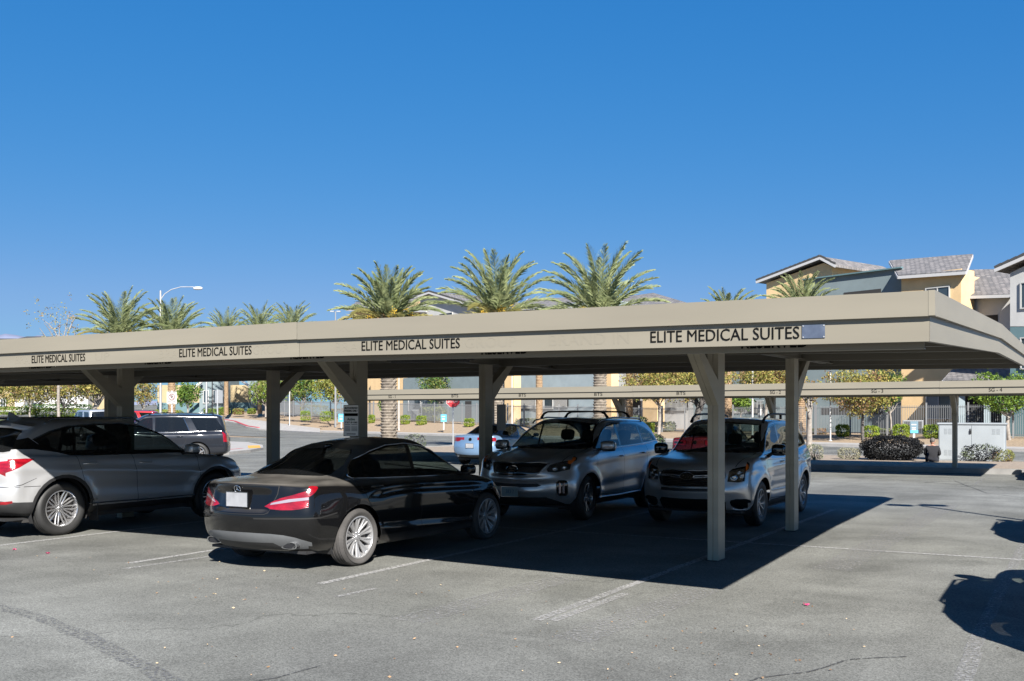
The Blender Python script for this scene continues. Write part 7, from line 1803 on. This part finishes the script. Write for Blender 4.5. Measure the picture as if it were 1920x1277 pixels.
# utility cabinet
M_CAB = pbr('cabinet_enamel', (.27, .295, .31), .5, var=.06, vscale=2)
c = at(1823, 35.9); root = empty('utility_cabinet', (c.x, c.y, .12), 0, 'large pale grey metal utility cabinet with louvres and a padlock', 'cabinet')
mb = MB(); mb.box((0, 0, .64), (2.12, .80, 1.28)); mb.build('housing', M_CAB, root, bevel=.015); mb = MB(); mb.box((0, 0, 1.31), (2.20, .88, .06)); mb.build('lid', M_CAB, root, bevel=.01)
for x0, x1 in ((-1.04, -.005), (.005, 1.04)):
    mb = MB(); mb.box2((x0 + .01, -.412, .05), (x1 - .01, -.402, 1.25)); dr = mb.build('door', M_CAB, root, bevel=.003); mb = MB()
    for zz in (1.0, .25):
        for i in range(6):
            for j in range(2): xx = (x0 + .22 if x0 < 0 else x1 - .32) + j*.14; mb.box((xx, -.414, zz + i*.035 - .05), (.11, .008, .014))
    mb.build('louvre', pbr('louvre_grey', (.22, .24, .255), .6), dr)  # slats a little darker grey than the cabinet enamel
mb = MB(); mb.box((-.02, -.43, 1.02), (.06, .04, .12)); mb.tube([(-.04, -.43, 1.08), (-.04, -.43, 1.13), (0, -.43, 1.13), (0, -.43, 1.08)], .008, 6); mb.build('padlock', M_BLACK, root)
# parking notice on the second column
z1, z0 = None, None
Yc = 11.63 - .125 - .03; xa, xb = x_on(644.5, Yc), x_on(673, Yc); dd = -ST * (xa + xb)/2 + CT * Yc; z1, z0 = zpx(759, dd), zpx(818, dd)
root = empty('parking_notice', ((xa + xb)/2, Yc, 0), 0, 'white authorized parking only notice on the carport column behind the black saloon', 'sign'); w, h = xb - xa, z1 - z0
mb = MB(); mb.box((.03, .018, (z1 + z0)/2 - .12), (.05, .012, h + .25)); mb.build('bracket', M_TAN_LIT, root)
mb = MB(); mb.box((0, 0, (z1 + z0)/2), (w, .006, h)); bd = mb.build('sign_board', pbr('notice_white', (.70, .70, .68), .5), root)
mb = MB()
for a, b in (((-w/2, z0), (w/2, z0 + .006)), ((-w/2, z1 - .006), (w/2, z1)), ((-w/2, z0), (-w/2 + .006, z1)), ((w/2 - .006, z0), (w/2, z1))): mb.box2((a[0], -.006, a[1]), (b[0], -.0035, b[1]))
mb.build('sign_border', M_INK, bd)
def ntext(s_, u, hh, wmax=.86, m=M_INK, nm='lettering'):
    o = text_mesh(nm, s_, .1, RX, m, bd, 1, bold=.001); xs = [v.co.x for v in o.data.vertices]; zs = [v.co.z for v in o.data.vertices]; o.data.transform(Matrix.Translation((-w*wmax/2, -.006, z0 + h*u)) @ Matrix.Diagonal((w*wmax/(max(xs) - min(xs)), 1, h*hh/(max(zs) - min(zs)), 1)) @ Matrix.Translation((-min(xs), 0, -min(zs))))
ntext('AUTHORIZED', .865, .065); ntext('PARKING ONLY', .775, .065)
mb = MB(); mb.box2((-w*.44, -.006, z0 + h*.64), (w*.44, -.0035, z0 + h*.73)); mb.build('black_band', M_INK, bd)
ntext('Active', .50, .085, .5, pbr('notice_green', (.02, .10, .08), .5)); ntext('737-9100', .41, .055, .8)
mb = MB()
for u in (.36, .29, .25, .21, .17): mb.box2((-w*.40, -.0055, z0 + h*u), (-w*.06, -.0035, z0 + h*(u + .014))); mb.box2((w*.02, -.0055, z0 + h*u), (w*.40, -.0035, z0 + h*(u + .014)))
mb.box2((-w*.3, -.0055, z0 + h*.06), (w*.3, -.0035, z0 + h*.085)); mb.build('small_print', M_INK, bd)
# second notice seen from its edge on the far column
root = empty('parking_notice', (-9.02, 15.33, 0), R(18), 'grey back of a notice board on the column left of the roof-bar SUV', 'sign')
mb = MB(); z1, z0 = zpx(758, 17.7), zpx(807, 17.7); mb.box((.13, 0, (z1 + z0)/2), (.16, .008, z1 - z0)); mb.build('sign_board', pbr('board_back', (.30, .31, .32), .6), root)
# air conditioning units and white tanks behind the fence
for px, w_, y0, y1, n, lab in ((780, 16, 768, 786, 58, 'grey air conditioning unit against the blue-grey wall'), (1712, 36, 788, 803, 59, 'row of grey air conditioning units below the tan wall'), (1425, 9, 764, 779, 60, 'white round tank behind the railings'), ):
    d, z = zb_px(px, n); z1, z0 = zpx(y0, d), zpx(y1, d); w2 = w_/F*d; root = empty('air_conditioner' if px != 1425 else 'water_tank', P_(px, d, z0), TH - R(20), lab, 'air conditioner' if px != 1425 else 'tank'); mb = MB()
    if px == 1425: mb.lathe([(0, z1 - z0), (w2*.4, z1 - z0 - .05), (w2/2, (z1-z0)*.8), (w2/2, 0)], 14); mb.build('tank_body', M_WHITE, root, smooth=True)
    else:
        mb.box((0, 0, (z1-z0)/2), (w2, .8, z1 - z0)); mb.build('housing', M_GREYM, root, bevel=.02); mb = MB()
        for i in range(8): mb.box((0, -.41, (z1-z0)*(.12 + .1*i)), (w2*.85, .02, .025))
        mb.build('grille', M_BLACK, root)
d, z = zb_px(555, 58)
# ================================================================== PERSON sitting on the planter edge
def person():
    c = at(1749, 34.6); root = empty('person', (c.x, c.y, .12), R(14), 'person in black sitting with their back to the camera beside the utility cabinet', 'person')
    J = {'pel': (0, 0, .12), 'sp1': (0, .02, .28), 'sp2': (0, .05, .44), 'nk': (0, .09, .56), 'nk2': (0, .12, .62), 'sl': (-.17, .07, .50), 'sr': (.17, .07, .50), 'el': (-.23, .15, .27), 'er': (.24, .12, .27), 'wl': (-.12, .36, .22), 'wr': (.13, .34, .22),
         'hl': (-.10, .02, .11), 'hr': (.10, .02, .11), 'kl': (-.14, .40, .30), 'kr': (.15, .42, .30), 'al': (-.13, .52, -.02), 'ar': (.15, .56, -.02), 'tl': (-.13, .68, -.06), 'tr': (.15, .72, -.06), 'hd1': (-.09, .42, .21), 'hd2': (.09, .41, .21)}
    E = [('pel', 'sp1'), ('sp1', 'sp2'), ('sp2', 'nk'), ('nk', 'nk2'), ('sp2', 'sl'), ('sp2', 'sr'), ('sl', 'el'), ('sr', 'er'), ('el', 'wl'), ('er', 'wr'), ('wl', 'hd1'), ('wr', 'hd2'), ('pel', 'hl'), ('pel', 'hr'), ('hl', 'kl'), ('hr', 'kr'), ('kl', 'al'), ('kr', 'ar'), ('al', 'tl'), ('ar', 'tr')]
    rad = dict(pel=.16, sp1=.15, sp2=.165, nk=.075, nk2=.055, sl=.085, sr=.085, el=.055, er=.055, wl=.038, wr=.038, hl=.10, hr=.10, kl=.07, kr=.07, al=.05, ar=.05, tl=.04, tr=.04, hd1=.03, hd2=.03)
    ks = list(J); me = bpy.data.meshes.new('body'); me.from_pydata([J[k] for k in ks], [(ks.index(a), ks.index(b)) for a, b in E], []); o = bpy.data.objects.new('body', me); COL.objects.link(o)
    md = o.modifiers.new('s', 'SKIN'); o.modifiers.new('u', 'SUBSURF').levels = 2
    for i, k in enumerate(ks): v = me.skin_vertices[0].data[i]; v.radius = (rad[k], rad[k]*(.75 if k in ('sp1', 'sp2', 'pel') else 1)); v.use_root = (k == 'pel')
    me2 = bpy.data.meshes.new_from_object(o.evaluated_get(bpy.context.evaluated_depsgraph_get())); bpy.data.objects.remove(o); o = bpy.data.objects.new('body', me2); COL.objects.link(o); o.parent = root
    ms = [pbr('black_shirt', (.012, .012, .015), .9), pbr('skin', (.36, .19, .13), .6), pbr('dark_trousers', (.015, .016, .022), .9), pbr('black_shoes', (.01, .01, .01), .5)]
    for m in ms: me2.materials.append(m)
    for p in me2.polygons:
        p.use_smooth = True; c_ = p.center; p.material_index = 1 if (c_.z > .57 or (c_.y > .33 and .16 < c_.z < .26 and abs(c_.x) < .16 and c_.y < .47 and c_.z < .235)) else (3 if c_.z < .03 else (2 if c_.z < .17 or c_.y > .25 else 0))
    mb = MB(); Mh = Matrix.Rotation(R(12), 3, 'Y') @ Matrix.Rotation(R(-14), 3, 'X'); sell(mb, (.015, .155, .715), (.073, .095, .115), (.95, .95), Mh); 
    for sg in (-1, 1): sell(mb, (.015 + sg*.076, .15, .71), (.012, .022, .032), (.9, .9), Mh)
    sell(mb, (.03, .25, .70), (.014, .02, .02), (.9, .9)); mb.build('head', ms[1], root, smooth=True)
    mb = MB(); sell(mb, (.005, .135, .745), (.081, .095, .095), (.9, .9), Mh, nu=24, nv=16); mb.v = [v for v in mb.v]; mb.build('hair', pbr('grey_brown_hair', (.10, .085, .075), .8, var=.3, vscale=20), root, smooth=True)
    for sg in (-1, 1):
        for k in range(5):
            mb = MB(); x = sg*(.06 + .016*k); mb.tube([(x, .43, .20), (x - sg*.005, .47, .195), (x - sg*.01, .485, .165)], [.009, .008, .006], 6); mb.build('finger', ms[1], root, smooth=True)
person()
# ================================================================== LITTER
nrng = np.random.default_rng(21)
mb = MB(); C = []
for cx, cy, sx, sy, k in ((1300, 1215, 190, 45, 60), (780, 1110, 60, 8, 14), (420, 1110, 60, 30, 34), (350, 1240, 120, 30, 16), (900, 1180, 420, 60, 50), (170, 1040, 60, 20, 10), (1400, 1230, 40, 6, 10)):
    for _ in range(k):
        px, py = nrng.normal(cx, sx), nrng.normal(cy, sy)
        if py > 1010 and py < 1400: q = gpt(px, py, .010); C.append((q.x, q.y, .010 + .004 * nrng.uniform()))
ML = [pbr('dry_leaf', (.32, .20, .11), .8), pbr('pale_leaf', (.42, .32, .20), .8), pbr('brown_litter', (.16, .09, .05), .8)]
leaves(mb, np.array(C), (.024), ML, None, .93, .5); tag(mb.build('leaf_litter'), 'scattered dry leaves on the asphalt', 'leaves', None, 'stuff')
for px, py, lab in ((1511, 1133, 'bright pink fallen petals on the open asphalt'), (26, 1030, 'pink petal near the front of the silver crossover'), (88, 1037, 'faint pink petal beside the other one')):
    q = gpt(px, py, .012); mb = MB(); leaves(mb, np.array([(q.x + dx, q.y + dy, .014) for dx, dy in ((0, 0), (.02, .01), (-.02, .012), (.01, -.015))]), .034, [pbr('pink_petal', (.45, .03, .12), .6)], None, .7, .8); tag(mb.build('fallen_petal'), lab, 'petal', 'pink petals')
# cars just outside the frame on the right; their shadows reach into it
for x_, y_, lb_ in ((1.08, 9.62, 'silver crossover outside the right edge, casting the nearer rounded shadow on the asphalt'), (1.02, 16.25, 'silver crossover outside the right edge, casting the farther rounded shadow on the asphalt')):
    c_ = copy_tree(lex_, (x_, y_, 0), R(90), lb_); c_.scale = (1.0, .97, 1.0)
# lot light outside the frame; its thin shadow reaches in
root = empty('car_park_light', (3.3, 14.0, 0), 0, 'lot light outside the right edge, casting the thin pole shadow with a square head', 'street lamp')
mb = MB(); mb.tube([(0, 0, 0), (0, 0, 6.1)], [.07, .05], 8); mb.build('pole', M_GREYM, root)
for dx in (-.28, .28): mb = MB(); mb.box((dx, dx * .5, 6.15), (.42, .34, .10)); mb.build('lamp_head', M_GREYM, root)
